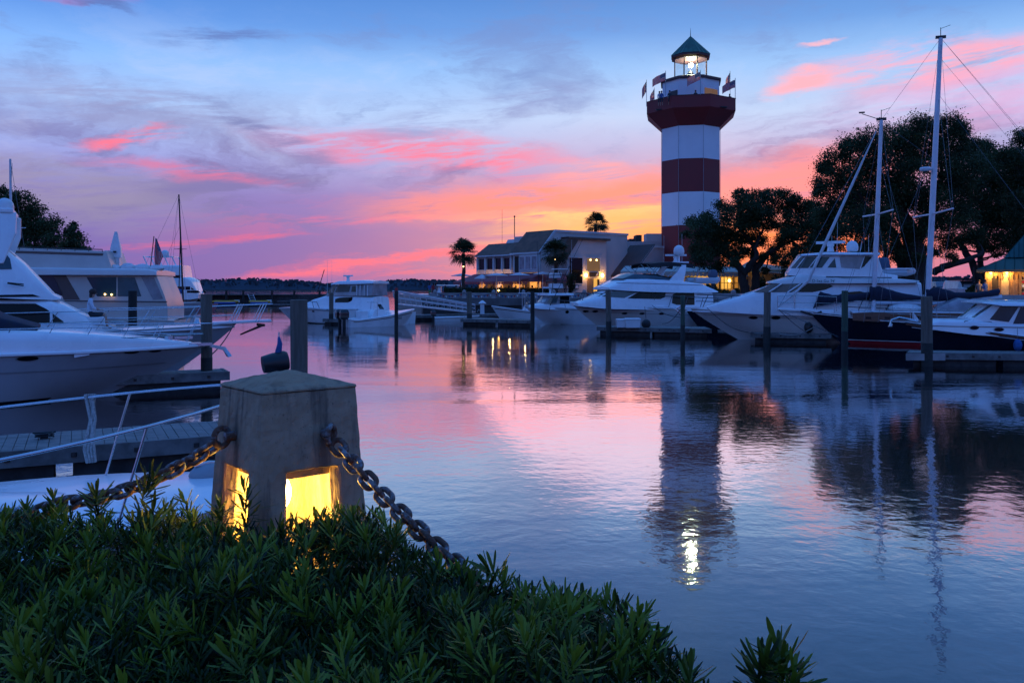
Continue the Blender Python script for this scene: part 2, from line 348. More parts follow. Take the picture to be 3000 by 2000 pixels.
# ------------------------------------------------------------------ mesh helpers
WORLD_ROOTS = set()
def root_of(o):
    while o.parent: o = o.parent
    return o
class MB:
    def __init__(s): s.v = []; s.f = []; s.mi = []; s.cm = 0
    def add(s, vs, fs):
        o = len(s.v); s.v += [tuple(p) for p in vs]; s.f += [tuple(i+o for i in f) for f in fs]; s.mi += [s.cm]*len(fs); return s
    def hexa(s, p): return s.add(p, [(0,3,2,1),(4,5,6,7),(0,1,5,4),(1,2,6,5),(2,3,7,6),(3,0,4,7)])
    def box(s, c, d, rz=0.0, ry=0.0):
        m = Matrix.Rotation(rz, 3, 'Z') @ Matrix.Rotation(ry, 3, 'Y'); c = Vector(c)
        q = [(-1,-1,-1),(1,-1,-1),(1,1,-1),(-1,1,-1),(-1,-1,1),(1,-1,1),(1,1,1),(-1,1,1)]
        return s.hexa([c + m @ Vector((x*d[0]/2, y*d[1]/2, z*d[2]/2)) for x, y, z in q])
    def loft(s, rings, closed=True, caps=True):
        n = len(rings[0]); vs = [p for r in rings for p in r]; fs = []
        for i in range(len(rings)-1):
            for j in range(n if closed else n-1):
                k = (j+1) % n; fs.append((i*n+j, i*n+k, (i+1)*n+k, (i+1)*n+j))
        if caps and closed: fs.append(tuple(range(n-1, -1, -1))); fs.append(tuple((len(rings)-1)*n+j for j in range(n)))
        return s.add(vs, fs)
    def tube(s, pts, r, n=6, caps=True):
        pts = [Vector(p) for p in pts]; rs = r if isinstance(r, (list, tuple)) else [r]*len(pts); rings = []
        up = None
        for i, p in enumerate(pts):
            t = (pts[min(i+1, len(pts)-1)]-pts[max(i-1, 0)])
            if t.length < 1e-9: t = Vector((0,0,1))
            t.normalize()
            if up is None: up = Vector((0,0,1)) if abs(t.z) < .9 else Vector((1,0,0))
            a = up - t*up.dot(t)
            if a.length < 1e-5: a = Vector((1,0,0)) - t*t.x
            a.normalize(); b = t.cross(a); up = a
            rings.append([p + (a*math.cos(2*pi*k/n)+b*math.sin(2*pi*k/n))*rs[i] for k in range(n)])
        return s.loft(rings, True, caps)
    def lathe(s, prof, c=(0,0,0), n=12, a0=0.0):
        c = Vector(c)
        return s.loft([[c+Vector((r*math.cos(a0+2*pi*k/n), r*math.sin(a0+2*pi*k/n), z)) for k in range(n)] for r, z in prof])
    def ball(s, c, r, n=10, m=6, sc=(1,1,1)):
        c = Vector(c); rings = []
        for i in range(m+1):
            a = -pi/2+pi*i/m; rr = max(math.cos(a), .02)
            rings.append([c+Vector((r*sc[0]*rr*math.cos(2*pi*k/n), r*sc[1]*rr*math.sin(2*pi*k/n), r*sc[2]*math.sin(a))) for k in range(n)])
        return s.loft(rings)
    def prism(s, poly, vec):
        vec = Vector(vec); n = len(poly); a = [Vector(p) for p in poly]
        return s.add(a+[p+vec for p in a], [tuple(range(n-1, -1, -1)), tuple(range(n, 2*n))]+[(i, (i+1) % n, n+(i+1) % n, n+i) for i in range(n)])
    def strip(s, A, B):
        n = len(A); return s.add(list(A)+list(B), [(i, i+1, n+i+1, n+i) for i in range(n-1)])
    def build(s, name, material, parent=None, smooth=False, ang=40, bevel=0.0, origin=None):
        v = s.v
        if parent is not None:
            r = root_of(parent)
            if r.name in WORLD_ROOTS: l = r.location; v = [(p[0]-l.x, p[1]-l.y, p[2]-l.z) for p in v]
        elif origin is not None: v = [(p[0]-origin[0], p[1]-origin[1], p[2]-origin[2]) for p in v]
        me = bpy.data.meshes.new(name); me.from_pydata(v, [], s.f)
        for mm in (material if isinstance(material, (list, tuple)) else [material]): me.materials.append(MT[mm])
        if any(s.mi): me.polygons.foreach_set('material_index', s.mi)
        if smooth:
            me.polygons.foreach_set('use_smooth', [True]*len(me.polygons)); me.set_sharp_from_angle(angle=math.radians(ang))
        me.update()
        o = bpy.data.objects.new(name, me); COL.objects.link(o)
        if parent is not None: o.parent = parent
        elif origin is not None: o.location = origin
        if bevel:
            b = o.modifiers.new('bevel', 'BEVEL'); b.width = bevel; b.segments = 2; b.limit_method = 'ANGLE'
        return o
def tag(o, label, cat, group=None):
    o['label'] = label; o['category'] = cat
    if group: o['group'] = group
    return o
def thing(name, label, cat, loc=(0,0,0), rz=0.0, group=None, world=True):
    o = bpy.data.objects.new(name, None); COL.objects.link(o); o.location = loc; o.rotation_euler = (0, 0, rz); o.empty_display_size = .3
    if world: WORLD_ROOTS.add(o.name)
    return tag(o, label, cat, group)
def struct(o): o['kind'] = 'structure'; return o
def child(me, name, parent, loc=(0,0,0), rot=None, scale=1.0):      # another object that shares mesh data
    o = bpy.data.objects.new(name, me); COL.objects.link(o); o.parent = parent; o.location = loc
    if rot is not None: o.rotation_euler = rot
    o.scale = (scale,)*3; return o
def mesh_np(name, V, Fq, material, tint=None):
    me = bpy.data.meshes.new(name); V = np.asarray(V, np.float32); Fq = np.asarray(Fq, np.int32)
    me.vertices.add(len(V)); me.vertices.foreach_set('co', V.ravel())
    k = Fq.shape[1]; me.loops.add(Fq.size); me.loops.foreach_set('vertex_index', Fq.ravel())
    me.polygons.add(len(Fq)); me.polygons.foreach_set('loop_start', np.arange(0, Fq.size, k, dtype=np.int32))
    me.polygons.foreach_set('loop_total', np.full(len(Fq), k, np.int32))
    me.materials.append(MT[material])
    if tint is not None:
        a = me.attributes.new('tint', 'FLOAT', 'POINT'); a.data.foreach_set('value', np.asarray(tint, np.float32))
    me.update(calc_edges=True); return me
def text_mesh(name, s, size, material, mtx, parent, extrude=.004):
    cu = bpy.data.curves.new(name, 'FONT'); cu.body = s; cu.size = size; cu.extrude = extrude; cu.align_x = 'CENTER'; cu.align_y = 'CENTER'
    t = bpy.data.objects.new('tmp', cu); COL.objects.link(t); bpy.context.view_layer.update()
    me = bpy.data.meshes.new_from_object(t.evaluated_get(bpy.context.evaluated_depsgraph_get()))
    bpy.data.objects.remove(t); me.transform(mtx); me.materials.clear(); me.materials.append(MT[material])
    o = bpy.data.objects.new(name, me); COL.objects.link(o); o.parent = parent; return o
def lamp_light(parent, loc, energy, color, radius=.08, name='lamp_glow'):
    l = bpy.data.lights.new(name, 'POINT'); l.energy = energy; l.color = color; l.shadow_soft_size = radius
    o = bpy.data.objects.new(name, l); COL.objects.link(o); o.parent = parent
    r = root_of(parent); o.location = Vector(loc)-r.location if r.name in WORLD_ROOTS else loc
    return o

# ------------------------------------------------------------------ water, far shore, land
def setting():
    b = MB(); b.add([(-6000,-60,0),(6000,-60,0),(6000,7000,0),(-6000,7000,0)], [(0,1,2,3)])
    struct(b.build('water', 'water'))
    # far bank: low ground, wood standing on it
    b = MB(); top = []
    b.loft([[(-1500+60*i, 1190, -1), (-1500+60*i, 1230, 2.5), (-1500+60*i, 1500, 3.5), (-1500+60*i, 1500, -1)] for i in range(60)])
    struct(b.build('far_bank', 'soil'))
    n = 15000
    X = NR.uniform(-1250, 1700, n); D = NR.uniform(1205, 1300, n)
    hmax = 13+3.2*np.sin(X*.011+1)+2.2*np.sin(X*.031)+.9*np.sin(X*.083+2)+.6*np.sin(X*.21)
    Z = 2+hmax*np.sqrt(NR.uniform(0, 1, n)); sz = NR.uniform(1.4, 3.0, n)
    ang = NR.uniform(0, pi, (n, 2)); V = np.zeros((n, 4, 3))
    a = np.stack([np.cos(ang[:,0]), np.sin(ang[:,0])*.5, .3*np.sin(ang[:,1])], 1)*sz[:,None]; c = np.stack([.4*np.cos(ang[:,1]), -.3*np.ones(n), np.ones(n)], 1)*sz[:,None]*.8
    ctr = np.stack([X, D, Z], 1)
    for k, (p, q) in enumerate(((-1,-.6),(.8,-1),(1,.7),(-.7,1))): V[:,k] = ctr+a*p+c*q
    Q = np.arange(4*n).reshape(n, 4); tint = np.repeat(NR.uniform(0, 1, n), 4)
    # dense body under the crowns
    xs = np.linspace(-1300, 1750, 420); hm = 11+3*np.sin(xs*.011+1)+2*np.sin(xs*.031)+1.4*np.sin(xs*.083+2)+NR.uniform(-.8, .8, 420)
    Vb = np.concatenate([np.stack([xs, np.full(420, 1215.), np.zeros(420)], 1), np.stack([xs, np.full(420, 1225.), hm+2], 1)])
    Qb = np.stack([np.arange(419), np.arange(1, 420), 420+np.arange(1, 420), 420+np.arange(419)], 1)+4*n
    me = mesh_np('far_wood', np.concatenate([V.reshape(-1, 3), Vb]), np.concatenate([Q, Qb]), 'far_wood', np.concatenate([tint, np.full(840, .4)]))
    o = bpy.data.objects.new('far_wood', me); COL.objects.link(o); o['kind'] = 'stuff'; tag(o, 'dark low wood along the far shore across the water', 'woodland')
setting()

QUAY_Z = 1.9
WP = [GP(1420, 260), GP(1330, 150), GP(1236, 112), GP(1240, 95.5), GP(1640, 92.5), GP(1930, 89.5), GP(2200, 82), GP(2600, 69), GP(3000, 61), GP(3600, 52)]
def quay():
    poly = [(p.x, p.y) for p in WP]+[(70, 52), (190, 90), (260, 260)]
    b = MB(); b.prism([(x, y, 1.2) for x, y in poly], (0, 0, QUAY_Z-1.2)); struct(b.build('promenade', 'paving'))
    line = WP[2:]
    def off(k):   # offset the wall line away from the water
        r = []
        for i, p in enumerate(line):
            t = (line[min(i+1, len(line)-1)]-line[max(i-1, 0)]).normalized(); nrm = Vector((-t.y, t.x, 0)); r.append(p+nrm*k)
        return r
    w = thing('sea_wall', 'long grey concrete sea wall behind the moored boats, pale parapet on top', 'wall', tuple(line[1]))
    def band(name, m, k0, k1, z0, z1):
        a, c = off(k0), off(k1); b = MB(); b.loft([[(p.x, p.y, z0), (q.x, q.y, z0), (q.x, q.y, z1), (p.x, p.y, z1)] for p, q in zip(a, c)]); return b.build(name, m, w)
    band('cap_beam', 'sea_concrete_dark', -.25, .5, 1.15, 1.93)
    sp = band('sheet_piling', 'sheet_pile', -.05, .5, -1, 1.15)
    band('parapet', 'sea_concrete', .9, 1.15, 1.9, 2.52)
    me = None
    for i in range(len(line)-1):     # upright piles of the dark lower wall
        L = (line[i+1]-line[i]).length; n = int(L/1.1)
        rz = math.atan2(*(line[i+1]-line[i]).yx)
        for k in range(n):
            p = line[i].lerp(line[i+1], (k+.5)/n)
            if me is None:
                b = MB(); b.box((0, -.10, .05), (.62, .14, 2.1)); o = b.build('pile_rib', 'sheet_pile', sp); me = o.data
                o.location = Vector((p.x, p.y, 0))-w.location; o.rotation_euler = (0, 0, rz)
            else: child(me, 'pile_rib', sp, Vector((p.x, p.y, 0))-w.location, (0, 0, rz))
    # chain posts with pennant strings
    line2 = off(.2); tot = []; acc = 0
    for i in range(1, len(line2)-1): tot.append((acc, line2[i], line2[i+1])); acc += (line2[i+1]-line2[i]).length
    def at(s):
        for a0, p, q in tot:
            L = (q-p).length
            if s <= a0+L: return p.lerp(q, (s-a0)/L)
        return tot[-1][2]
    posts = [at(1.2+3.35*i) for i in range(14)]
    names = ['first', 'second', 'third', 'fourth', 'fifth', 'sixth', 'seventh', 'eighth', 'ninth', 'tenth', 'eleventh', 'twelfth', 'thirteenth', 'fourteenth']
    me = None
    for i, p in enumerate(posts):
        if me is None:
            b = MB(); b.lathe([(.34,0),(.28,.82),(.05,.95)], (0,0,0), 4, pi/4); o = b.build('chain_post', 'sea_concrete'); me = o.data
        else: o = bpy.data.objects.new('chain_post', me); COL.objects.link(o)
        o.location = (p.x, p.y, QUAY_Z+.03); tag(o, f'{names[i]} squat concrete chain post from the left along the far sea wall', 'bollard', 'chain posts on the far sea wall')
    cols = ['red_paint', 'plastic_white', 'canvas_blue']
    for i in range(9):
        p, q = posts[i]+Vector((0,-.35,.6+QUAY_Z)), posts[i+1]+Vector((0,-.35,.6+QUAY_Z))
        pts = [p.lerp(q, k/10)+Vector((0, 0, -.30*math.sin(pi*k/10))) for k in range(11)]
        t = thing('pennant_string', f'string of red white and blue pennants sagging after the {names[i]} chain post', 'bunting', tuple(p), group='pennant strings on the sea wall')
        b = MB(); b.tube(pts, .025, 4); b.build('cord', 'rope_dark', t)
        for k in range(1, 10):
            a = pts[k]; b = MB(); b.prism([a+Vector((-.11,0,0)), a+Vector((.11,0,0)), a+Vector((0,0,-.27))], (0, .012, 0)); b.build('pennant', cols[(k+i) % 3], t)
    return off
woff = quay()

# ------------------------------------------------------------------ lighthouse
def lighthouse():
    C = GP(2023, 107, QUAY_Z); A0 = math.radians(-11.5)
    t = thing('lighthouse', 'tall octagonal lighthouse with red and white bands and a lit lantern', 'lighthouse', tuple(C))
    def ring(r, z): return [Vector((C.x+r*math.cos(A0+k*pi/4), C.y-r*math.sin(A0+k*pi/4), z)) for k in range(8)]
    bands = [(1.9, 10.7, 'light_red'), (10.7, 14.75, 'light_white'), (14.75, 18.8, 'light_red'), (18.8, 22.85, 'light_white')]
    rad = lambda z: 3.86-.004*(z-2)
    for z0, z1, m in bands:
        b = MB(); b.loft([ring(rad(z0), z0), ring(rad(z1), z1)]); o = b.build('red_band' if 'red' in m else 'white_band', m, t)
    for k in range(8):   # corner seams
        b = MB(); p = ring(3.87, 1.95)[k]; b.box((p.x, p.y, 12.4), (.035, .035, 20.9)); b.build('corner_bead', 'plastic_grey', t)
    b = MB(); b.loft([ring(3.80, 22.8), ring(5.78, 24.62), ring(5.78, 26.05), ring(5.55, 26.05), ring(5.55, 25.0), ring(3.0, 25.0)], caps=False)
    gal = b.build('gallery', 'light_red', t)
    b = MB(); b.loft([ring(5.82, 26.05), ring(5.82, 26.13), ring(5.5, 26.13), ring(5.5, 26.05), ring(5.82, 26.05)], caps=False); b.build('parapet_cap', 'light_brown', gal)
    for k in (0, 2): 
        p = ring(5.8, 24.5)[k+1].lerp(ring(5.8, 24.5)[k+2], .5); b = MB(); b.box((p.x, p.y-.1, 24.75), (.8, .5, .12)); b.build('floodlight', 'black_paint', gal)
    b = MB(); b.loft([ring(3.72, 24.9), ring(3.72, 28.55)]); drum = b.build('watch_room', 'light_white', t)
    b = MB(); b.loft([ring(3.95, 28.55), ring(3.95, 28.85), ring(2.4, 29.25)]); b.build('drum_cornice', 'light_brown', t)
    # shop windows of the watch room and its door
    def facequad(k, f0, f1, z0, z1, r, out=.03):
        a, c = ring(r, 0)[k], ring(r, 0)[(k+1) % 8]; nrm = ((a+c)/2-Vector((C.x, C.y, 0))).normalized()*out
        p, q = a.lerp(c, f0)+nrm, a.lerp(c, f1)+nrm
        return [Vector((p.x, p.y, z0)), Vector((q.x, q.y, z0)), Vector((q.x, q.y, z1)), Vector((p.x, p.y, z1))], nrm
    for (f0, f1) in ((.10, .55), (.57, .88)):
        q, nr = facequad(1, 1-f1, 1-f0, 26.25, 27.35, 3.72); b = MB(); b.prism(q, nr); b.build('window', 'window_dim', drum)
    q, nr = facequad(3, .08, .6, 25.0, 27.2, 3.72); b = MB(); b.prism(q, nr); b.build('door', 'black_paint', drum)
    # lantern room
    R1 = 2.1
    for k in range(8):
        p = ring(R1, 29.15)[k]; b = MB(); b.box((p.x, p.y, 30.4), (.11, .11, 2.5)); b.build('mullion', 'light_brown', t)
        q, nr = facequad(k, .03, .97, 29.2, 31.6, R1, .0); b = MB(); b.add(q, [(0,1,2,3)]); b.build('lantern_pane', 'lantern_glass', t)
    b = MB(); b.loft([ring(2.05, 31.55), ring(2.5, 31.75), ring(2.5, 32.0), ring(2.35, 32.05)]); roof = b.build('eave_ring', 'light_brown', t)
    b = MB(); b.loft([ring(2.56, 32.0), ring(.04, 34.6)]); rf = b.build('roof', 'copper_green', t)
    for k in range(8):
        for f in (0, .33, .66):
            a = ring(2.57, 32.03)[k].lerp(ring(2.57, 32.03)[(k+1) % 8], f); c = Vector((C.x, C.y, 34.6)); b = MB(); b.tube([a, a.lerp(c, .97)], .03, 4); b.build('roof_seam', 'copper_green', rf)
    b = MB(); b.tube([(C.x, C.y, 34.5), (C.x, C.y, 35.6)], [.05, .012], 6); b.build('finial', 'black_paint', rf)
    b = MB(); b.lathe([(.5,29.2),(.4,29.9),(.22,30.2)], (C.x, C.y, 0), 10); b.build('lamp_pedestal', 'black_paint', t)
    b = MB(); b.ball((C.x, C.y-.3, 30.85), .26, 14, 10); b.build('beacon_lamp', 'lamp_beacon', t, smooth=True)
    # low white plinth and door of the tower, uplights
    for k, m in ((2, 0), (3, 0)):
        p = ring(4.2, 0)[k].lerp(ring(4.2, 0)[(k+1) % 8], .4); b = MB(); b.lathe([(.12,1.95),(.18,2.2)], (p.x, p.y, 0), 8); u = b.build('uplight', 'black_paint', t)
        b = MB(); b.lathe([(.13,2.2),(.13,2.26)], (p.x, p.y, 0), 8); b.build('uplight_lens', 'lamp_sconce', u)
    b = MB(); q, nr = facequad(3, .25, .75, 7.8-.9, 8.1-.9, 3.85, .03)
    # flags on the gallery rail: azimuth px, top py, drop
    for i, (px, top, sgn, lab) in enumerate([(1894, 240, .10, 'leftmost flag on the lighthouse gallery, hanging limp'), (1917, 262, -.12, 'half hidden limp flag low at the left of the gallery'),
            (1950, 214, 1, 'flag streaming left beside the lantern on the gallery'), (2052, 212, 1, 'flag over the middle of the gallery below the lamp'),
            (2139, 214, .3, 'folded flag at the right behind another flag'), (2154, 235, 1, 'rightmost flag streaming left on the gallery')]):
        ang = [(1894, 107+1.), (1917, 107+4.0), (1950, 101.9), (2052, 101.5), (2139, 107+3.6), (2154, 104.4)][i]
        d = ang[1]; p = GP(px, d); zt = ZP(top, d)
        fl = thing('gallery_flag', lab, 'flag', (p.x, p.y, 26.1), group='flags on the lighthouse gallery')
        b = MB(); b.tube([(p.x, p.y, 26.0), (p.x, p.y, zt+.25)], .035, 5); b.build('flagpole', 'plastic_grey', fl)
        flag(fl, Vector((p.x, p.y, zt)), 1.55*max(.35, abs(sgn))*(-1 if sgn > 0 else -1), .95 if sgn == 1 else 1.3, -.75 if sgn == 1 else -.9)
def flag(parent, top, w, h, droop, nx=12, ny=8, dy=.18):
    V, Fc, UV = [], [], []
    for j in range(ny+1):
        for i in range(nx+1):
            u, v = i/nx, j/ny
            V.append((top.x+w*u, top.y+dy*math.sin(u*7+v*1.5)*u, top.z-h*(1-v)+droop*(u**1.4)+.03*math.sin(u*9+v))); UV.append((u, v))
    for j in range(ny):
        for i in range(nx): a = j*(nx+1)+i; Fc.append((a, a+1, a+nx+2, a+nx+1))
    b = MB(); b.add(V, Fc); o = b.build('cloth', 'flag_cloth', parent, smooth=True, ang=180)
    uv = o.data.uv_layers.new(name='UVMap')
    for l in o.data.loops: uv.data[l.index].uv = UV[l.vertex_index]
    return o
lighthouse()

# ------------------------------------------------------------------ trees
def make_tree(name, label, base, trunk_paths, blobs, leaf=.2, dens=1.0, mat_leaf='oak_leaf', mat_bark='bark', group=None, seed=1):
    rng = np.random.default_rng(seed); t = thing(name, label, 'tree', tuple(base), group=group)
    b = MB()
    for pts, rs in trunk_paths:
        q = []
        rr = []
        for i in range(len(pts)-1):
            for k in range(4):
                f = k/4; p = pts[i].lerp(pts[i+1], f); q.append(p+Vector((rng.normal(0, .08), rng.normal(0, .08), 0))*(0 if i+k == 0 else 1)); rr.append(rs[i]*(1-f)+rs[i+1]*f)
        q.append(pts[-1]); rr.append(rs[-1]); b.tube(q, rr, 9)
    ends = [pts[-1] for pts, rs in trunk_paths]+[pts[len(pts)//2] for pts, rs in trunk_paths]
    for c, r in blobs:      # limbs into every clump
        e = min(ends, key=lambda p: (p-c).length); mid = e.lerp(c, .5)+Vector((rng.normal(0, .3), rng.normal(0, .3), -.25))
        b.tube([e, mid, c], [.11, .07, .03], 5)
        for k in range(5):
            dv = Vector(rng.normal(0, 1, 3)).normalized()*r*.95; b.tube([c-dv*.1, c+dv*.5+Vector((0,0,.1)), c+dv], [.035, .022, .008], 4)
    b.build('trunk', mat_bark, t, smooth=True)
    Vs, Ts = [], []
    for c, r in blobs:
        # sub-clumps inside the clump give light and dark masses and gaps
        ns = max(5, int(13*dens)); sub = rng.normal(0, 1, (ns, 3)); sub /= np.linalg.norm(sub, axis=1)[:, None]; sub *= (rng.uniform(.35, 1.0, ns)**.6)[:, None]*r*.85; sub[:, 2] *= .8
        n = int(dens*640*(r/leaf/6)**2/ns*2.2)+10
        for sc in sub:
            tn = rng.uniform(0, .75)
            off = rng.normal(0, 1, (n, 3))*r*.25; off[:, 2] *= .8; far = rng.uniform(0, 1, n) < .12; off[far] *= 1.35
            ctr = np.array(c)+sc+off
            ax = rng.normal(0, 1, (n, 3)); ax /= np.linalg.norm(ax, axis=1)[:, None]
            bx = np.cross(ax, rng.normal(0, 1, (n, 3))); bx /= np.linalg.norm(bx, axis=1)[:, None]
            s = rng.uniform(.55, 1.25, n)*leaf
            V = np.stack([ctr-ax*s[:, None]*.6, ctr+bx*s[:, None]*.32, ctr+ax*s[:, None]*.6, ctr-bx*s[:, None]*.32], 1)
            Vs.append(V.reshape(-1, 3)); Ts.append(np.repeat(np.clip(tn+rng.normal(0, .15, n), 0, 1), 4))
    V = np.concatenate(Vs)-np.array(t.location); Q = np.arange(len(V)).reshape(-1, 4)
    o = bpy.data.objects.new('crown', mesh_np('crown', V, Q, mat_leaf, np.concatenate(Ts))); COL.objects.link(o); o.parent = t
    return t
def px_tree(name, label, d, trunks, blobs, leaf=.2, dens=1.0, depth=2.0, seed=1, group=None):
    rng = np.random.default_rng(seed+50); k = d/F
    tp = [([P(x, y, d+dz) for x, y, dz in pts], [r*k for r in rs]) for pts, rs in trunks]
    tp[0][0][0].z = QUAY_Z-.05
    for q in tp: 
        if q[0][0].z < QUAY_Z+.3: q[0][0].z = QUAY_Z-.05
    bl = [(P(x, y, d+rng.uniform(-depth, depth)), r*k) for x, y, r in blobs]
    return make_tree(name, label, (tp[0][0][0].x, tp[0][0][0].y, QUAY_Z-.05), tp, bl, leaf, dens, group=group, seed=seed)
G_OAK = 'live oaks on the promenade'
px_tree('oak_tree', 'dark oak beside the lighthouse with sunset glowing through its crown', 89,
    [([(2185,868,0),(2178,800,0),(2150,760,.5),(2095,730,0)], [15,12,8,4]), ([(2178,800,0),(2215,755,-.5),(2222,700,0)], [11,8,4]), ([(2215,860,1),(2212,790,1),(2250,740,1),(2320,705,0)], [13,11,7,3]), ([(2212,790,1),(2205,720,1),(2160,660,0)], [9,7,3])],
    [(2046,672,38),(2100,668,44),(2150,640,46),(2120,612,36),(2190,605,46),(2240,592,44),(2290,600,42),(2340,615,40),(2375,650,44),(2395,610,30),(2300,650,38),(2200,660,34),(2070,720,42),(2110,745,40),(2055,760,34),(2150,715,34),(2100,782,28),(2370,715,44),(2330,745,38),(2395,760,36),(2290,710,24),(2170,575,26),(2290,568,24),(2255,660,24),(2010,690,18),(2385,790,28),(2040,735,26),(2180,690,40),(2130,690,36),(2240,640,40),(2310,690,34),(2200,640,36),(2340,680,34),(2270,735,28),(2100,700,36),(2150,770,20),(2240,790,16),(2190,735,24),(2360,600,24),(2200,575,24),(2240,565,20),(2330,585,22),(2350,765,30),(2400,680,34),(2390,640,36),(2300,780,22),(2030,650,22),(2075,640,28),(2215,705,30),(2235,755,20),(2165,745,24),(2275,760,22)], .17, .95, 2.2, 3, G_OAK)
px_tree('oak_tree', 'tallest broad oak standing behind the two sailing masts', 76,
    [([(2690,890,0),(2690,800,0),(2675,700,0),(2640,610,1),(2600,520,0)], [38,32,27,16,7]), ([(2680,720,0),(2720,640,-1),(2760,520,0)], [20,13,6]), ([(2735,800,-.5),(2760,782,-1),(2830,762,-1),(2880,740,-1)], [11,10,8,4]), ([(2645,880,1.5),(2642,780,1.5),(2620,690,1),(2540,610,0)], [22,18,13,6]), ([(2600,880,2.5),(2600,780,2.5),(2590,700,2)], [10,9,6])],
    [(2445,480,50),(2430,540,46),(2500,440,52),(2560,420,56),(2620,400,54),(2680,380,48),(2730,372,46),(2780,368,44),(2820,385,38),(2830,430,46),(2780,430,56),(2710,440,58),(2640,460,60),(2570,490,62),(2500,510,60),(2455,600,52),(2440,660,48),(2520,580,62),(2600,560,66),(2680,520,66),(2760,500,64),(2840,500,60),(2430,720,40),(2500,660,58),(2580,640,62),(2660,600,66),(2740,580,64),(2820,570,62),(2560,720,50),(2640,690,50),(2720,660,54),(2800,640,56),(2500,740,40),(2620,745,34),(2700,720,36),(2780,705,40),(2850,690,36),(2790,752,20),(2740,745,20),(2580,775,26),(2690,760,24),(2405,560,26),(2420,500,24),(2412,690,40),(2402,735,36),(2445,770,34),(2425,640,40),(2470,790,30),(2520,790,28),(2560,640,50)], .155, 1.0, 3.0, 8, G_OAK)
px_tree('oak_tree', 'oak with two leaning trunks left of the green roofed kiosk', 84,
    [([(2880,880,0),(2872,840,0),(2850,770,0),(2822,730,0),(2800,700,0)], [14,13,10,9,4]), ([(2892,870,.8),(2886,800,.8),(2868,760,.8),(2876,700,.5),(2900,640,0)], [11,10,8,6,3])],
    [(2860,480,50),(2910,520,54),(2960,560,56),(2900,590,58),(2850,640,50),(2930,640,56),(2990,640,56),(2880,690,44),(2950,695,46),(2920,735,24),(2985,720,40),(2830,700,24),(2890,725,20),(2870,560,50),(2975,500,46),(2900,458,42),(2945,472,42),(2880,432,34),(2925,500,46),(2960,600,50)], .165, 1.0, 2.5, 15, G_OAK)
px_tree('oak_tree', 'dense oak rising at the right edge above the kiosk', 78,
    [([(3060,880,0),(3050,780,0),(3040,680,0),(3020,560,0)], [26,22,16,8])],
    [(2975,440,48),(3010,410,50),(3050,460,60),(2980,520,52),(3030,540,60),(2990,600,56),(3050,640,60),(2965,470,30),(3090,560,60),(3010,680,50),(2975,575,40)], .16, 1.0, 2.5, 21, G_OAK)
# left bank and its trees
b = MB(); b.prism([(-85,98,1.9),(-52,98,1.9),(-66,130,1.9),(-95,150,1.9)], (0,0,-2.5)); struct(b.build('left_bank', 'soil'))
px_tree('broad_tree', 'large dark tree at the left edge behind the white yachts', 108, [([(30,880,0),(45,760,0),(60,690,0)], [22,16,8])],
    [(20,620,44),(60,580,36),(5,575,34),(90,620,42),(50,660,54),(110,670,46),(150,660,38),(160,705,36),(100,720,44),(30,720,50),(10,680,44),(140,735,34)], .26, 1.0, 2.5, 31, 'trees at the left edge')
px_tree('broad_tree', 'smaller dark tree with a pointed top right of the large left tree', 112, [([(215,880,0),(215,760,0),(212,700,0)], [14,10,5])],
    [(212,680,24),(205,705,30),(230,700,26),(190,730,26),(225,735,30),(250,735,20),(212,660,14)], .24, 1.0, 1.8, 33, 'trees at the left edge')

# palms: trunk and fans of narrow blades
def make_palm(label, px, py_crown, d, rpx, base_z=QUAY_Z, seed=1):
    rng = np.random.default_rng(seed); base = GP(px, d, base_z); c = P(px, py_crown, d); r = rpx*d/F*1.22
    t = thing('palmetto_tree', label, 'palm', tuple(base), group='palmetto palms on the promenade')
    b = MB(); n = 12; tr = .19
    b.tube([base.lerp(c, k/n)+Vector((.05*math.sin(k), 0, 0)) for k in range(n+1)], [tr*(1.15 if k % 2 else .98) for k in range(n+1)], 8); b.build('trunk', 'palm_bark', t, smooth=True)
    Vs, Ts = [], []
    for i in range(66):
        el = math.radians(rng.uniform(-48, 85)); az = rng.uniform(0, 2*pi)
        dirv = Vector((math.cos(az)*math.cos(el), math.sin(az)*math.cos(el), math.sin(el)))
        stem = c+dirv*r*rng.uniform(.35, .55); side = dirv.cross(Vector((0,0,1)));  side = side.normalized() if side.length > .1 else Vector((1,0,0))
        upv = side.cross(dirv); tn = rng.uniform(.1, .8)
        for k in range(15):
            a = math.radians(-95+190*k/14+rng.normal(0, 4)); dv = (dirv*math.cos(a)+side*math.sin(a)).normalized(); L = r*rng.uniform(.42, .58)
            wv = dv.cross(upv).normalized()*.040*r/2.0
            m = stem+dv*L*.6+upv*.03; e = stem+dv*L-Vector((0,0,1))*L*.28
            Vs += [stem-wv*.3, stem+wv*.3, m+wv, m-wv, m-wv, m+wv, e+wv*.1, e-wv*.1]; Ts += [tn]*8
        wv = side*.02; Vs += [c-wv, c+wv, stem+wv, stem-wv]; Ts += [tn]*4
    V = np.array([tuple(v) for v in Vs])-np.array(base)
    o = bpy.data.objects.new('crown', mesh_np('crown', V, np.arange(len(V)).reshape(-1, 4), 'palm_leaf', Ts)); COL.objects.link(o); o.parent = t
    return t, c
pt, pc = make_palm('palmetto palm standing clear at the left end of the restaurant terrace', 1358, 742, 97, 43, seed=2)
b = MB(); b.ball((pc.x, pc.y-.3, ZP(781, 97)), .07, 8, 6); b.build('fairy_light', 'lamp_small', pt)
pt, pc = make_palm('palmetto palm in front of the restaurant roof and terrace awning', 1628, 742, 94.5, 43, seed=3)
b = MB(); b.ball((pc.x-.1, pc.y-.4, ZP(760, 94)), .06, 8, 6); b.build('fairy_light', 'lamp_small', pt)
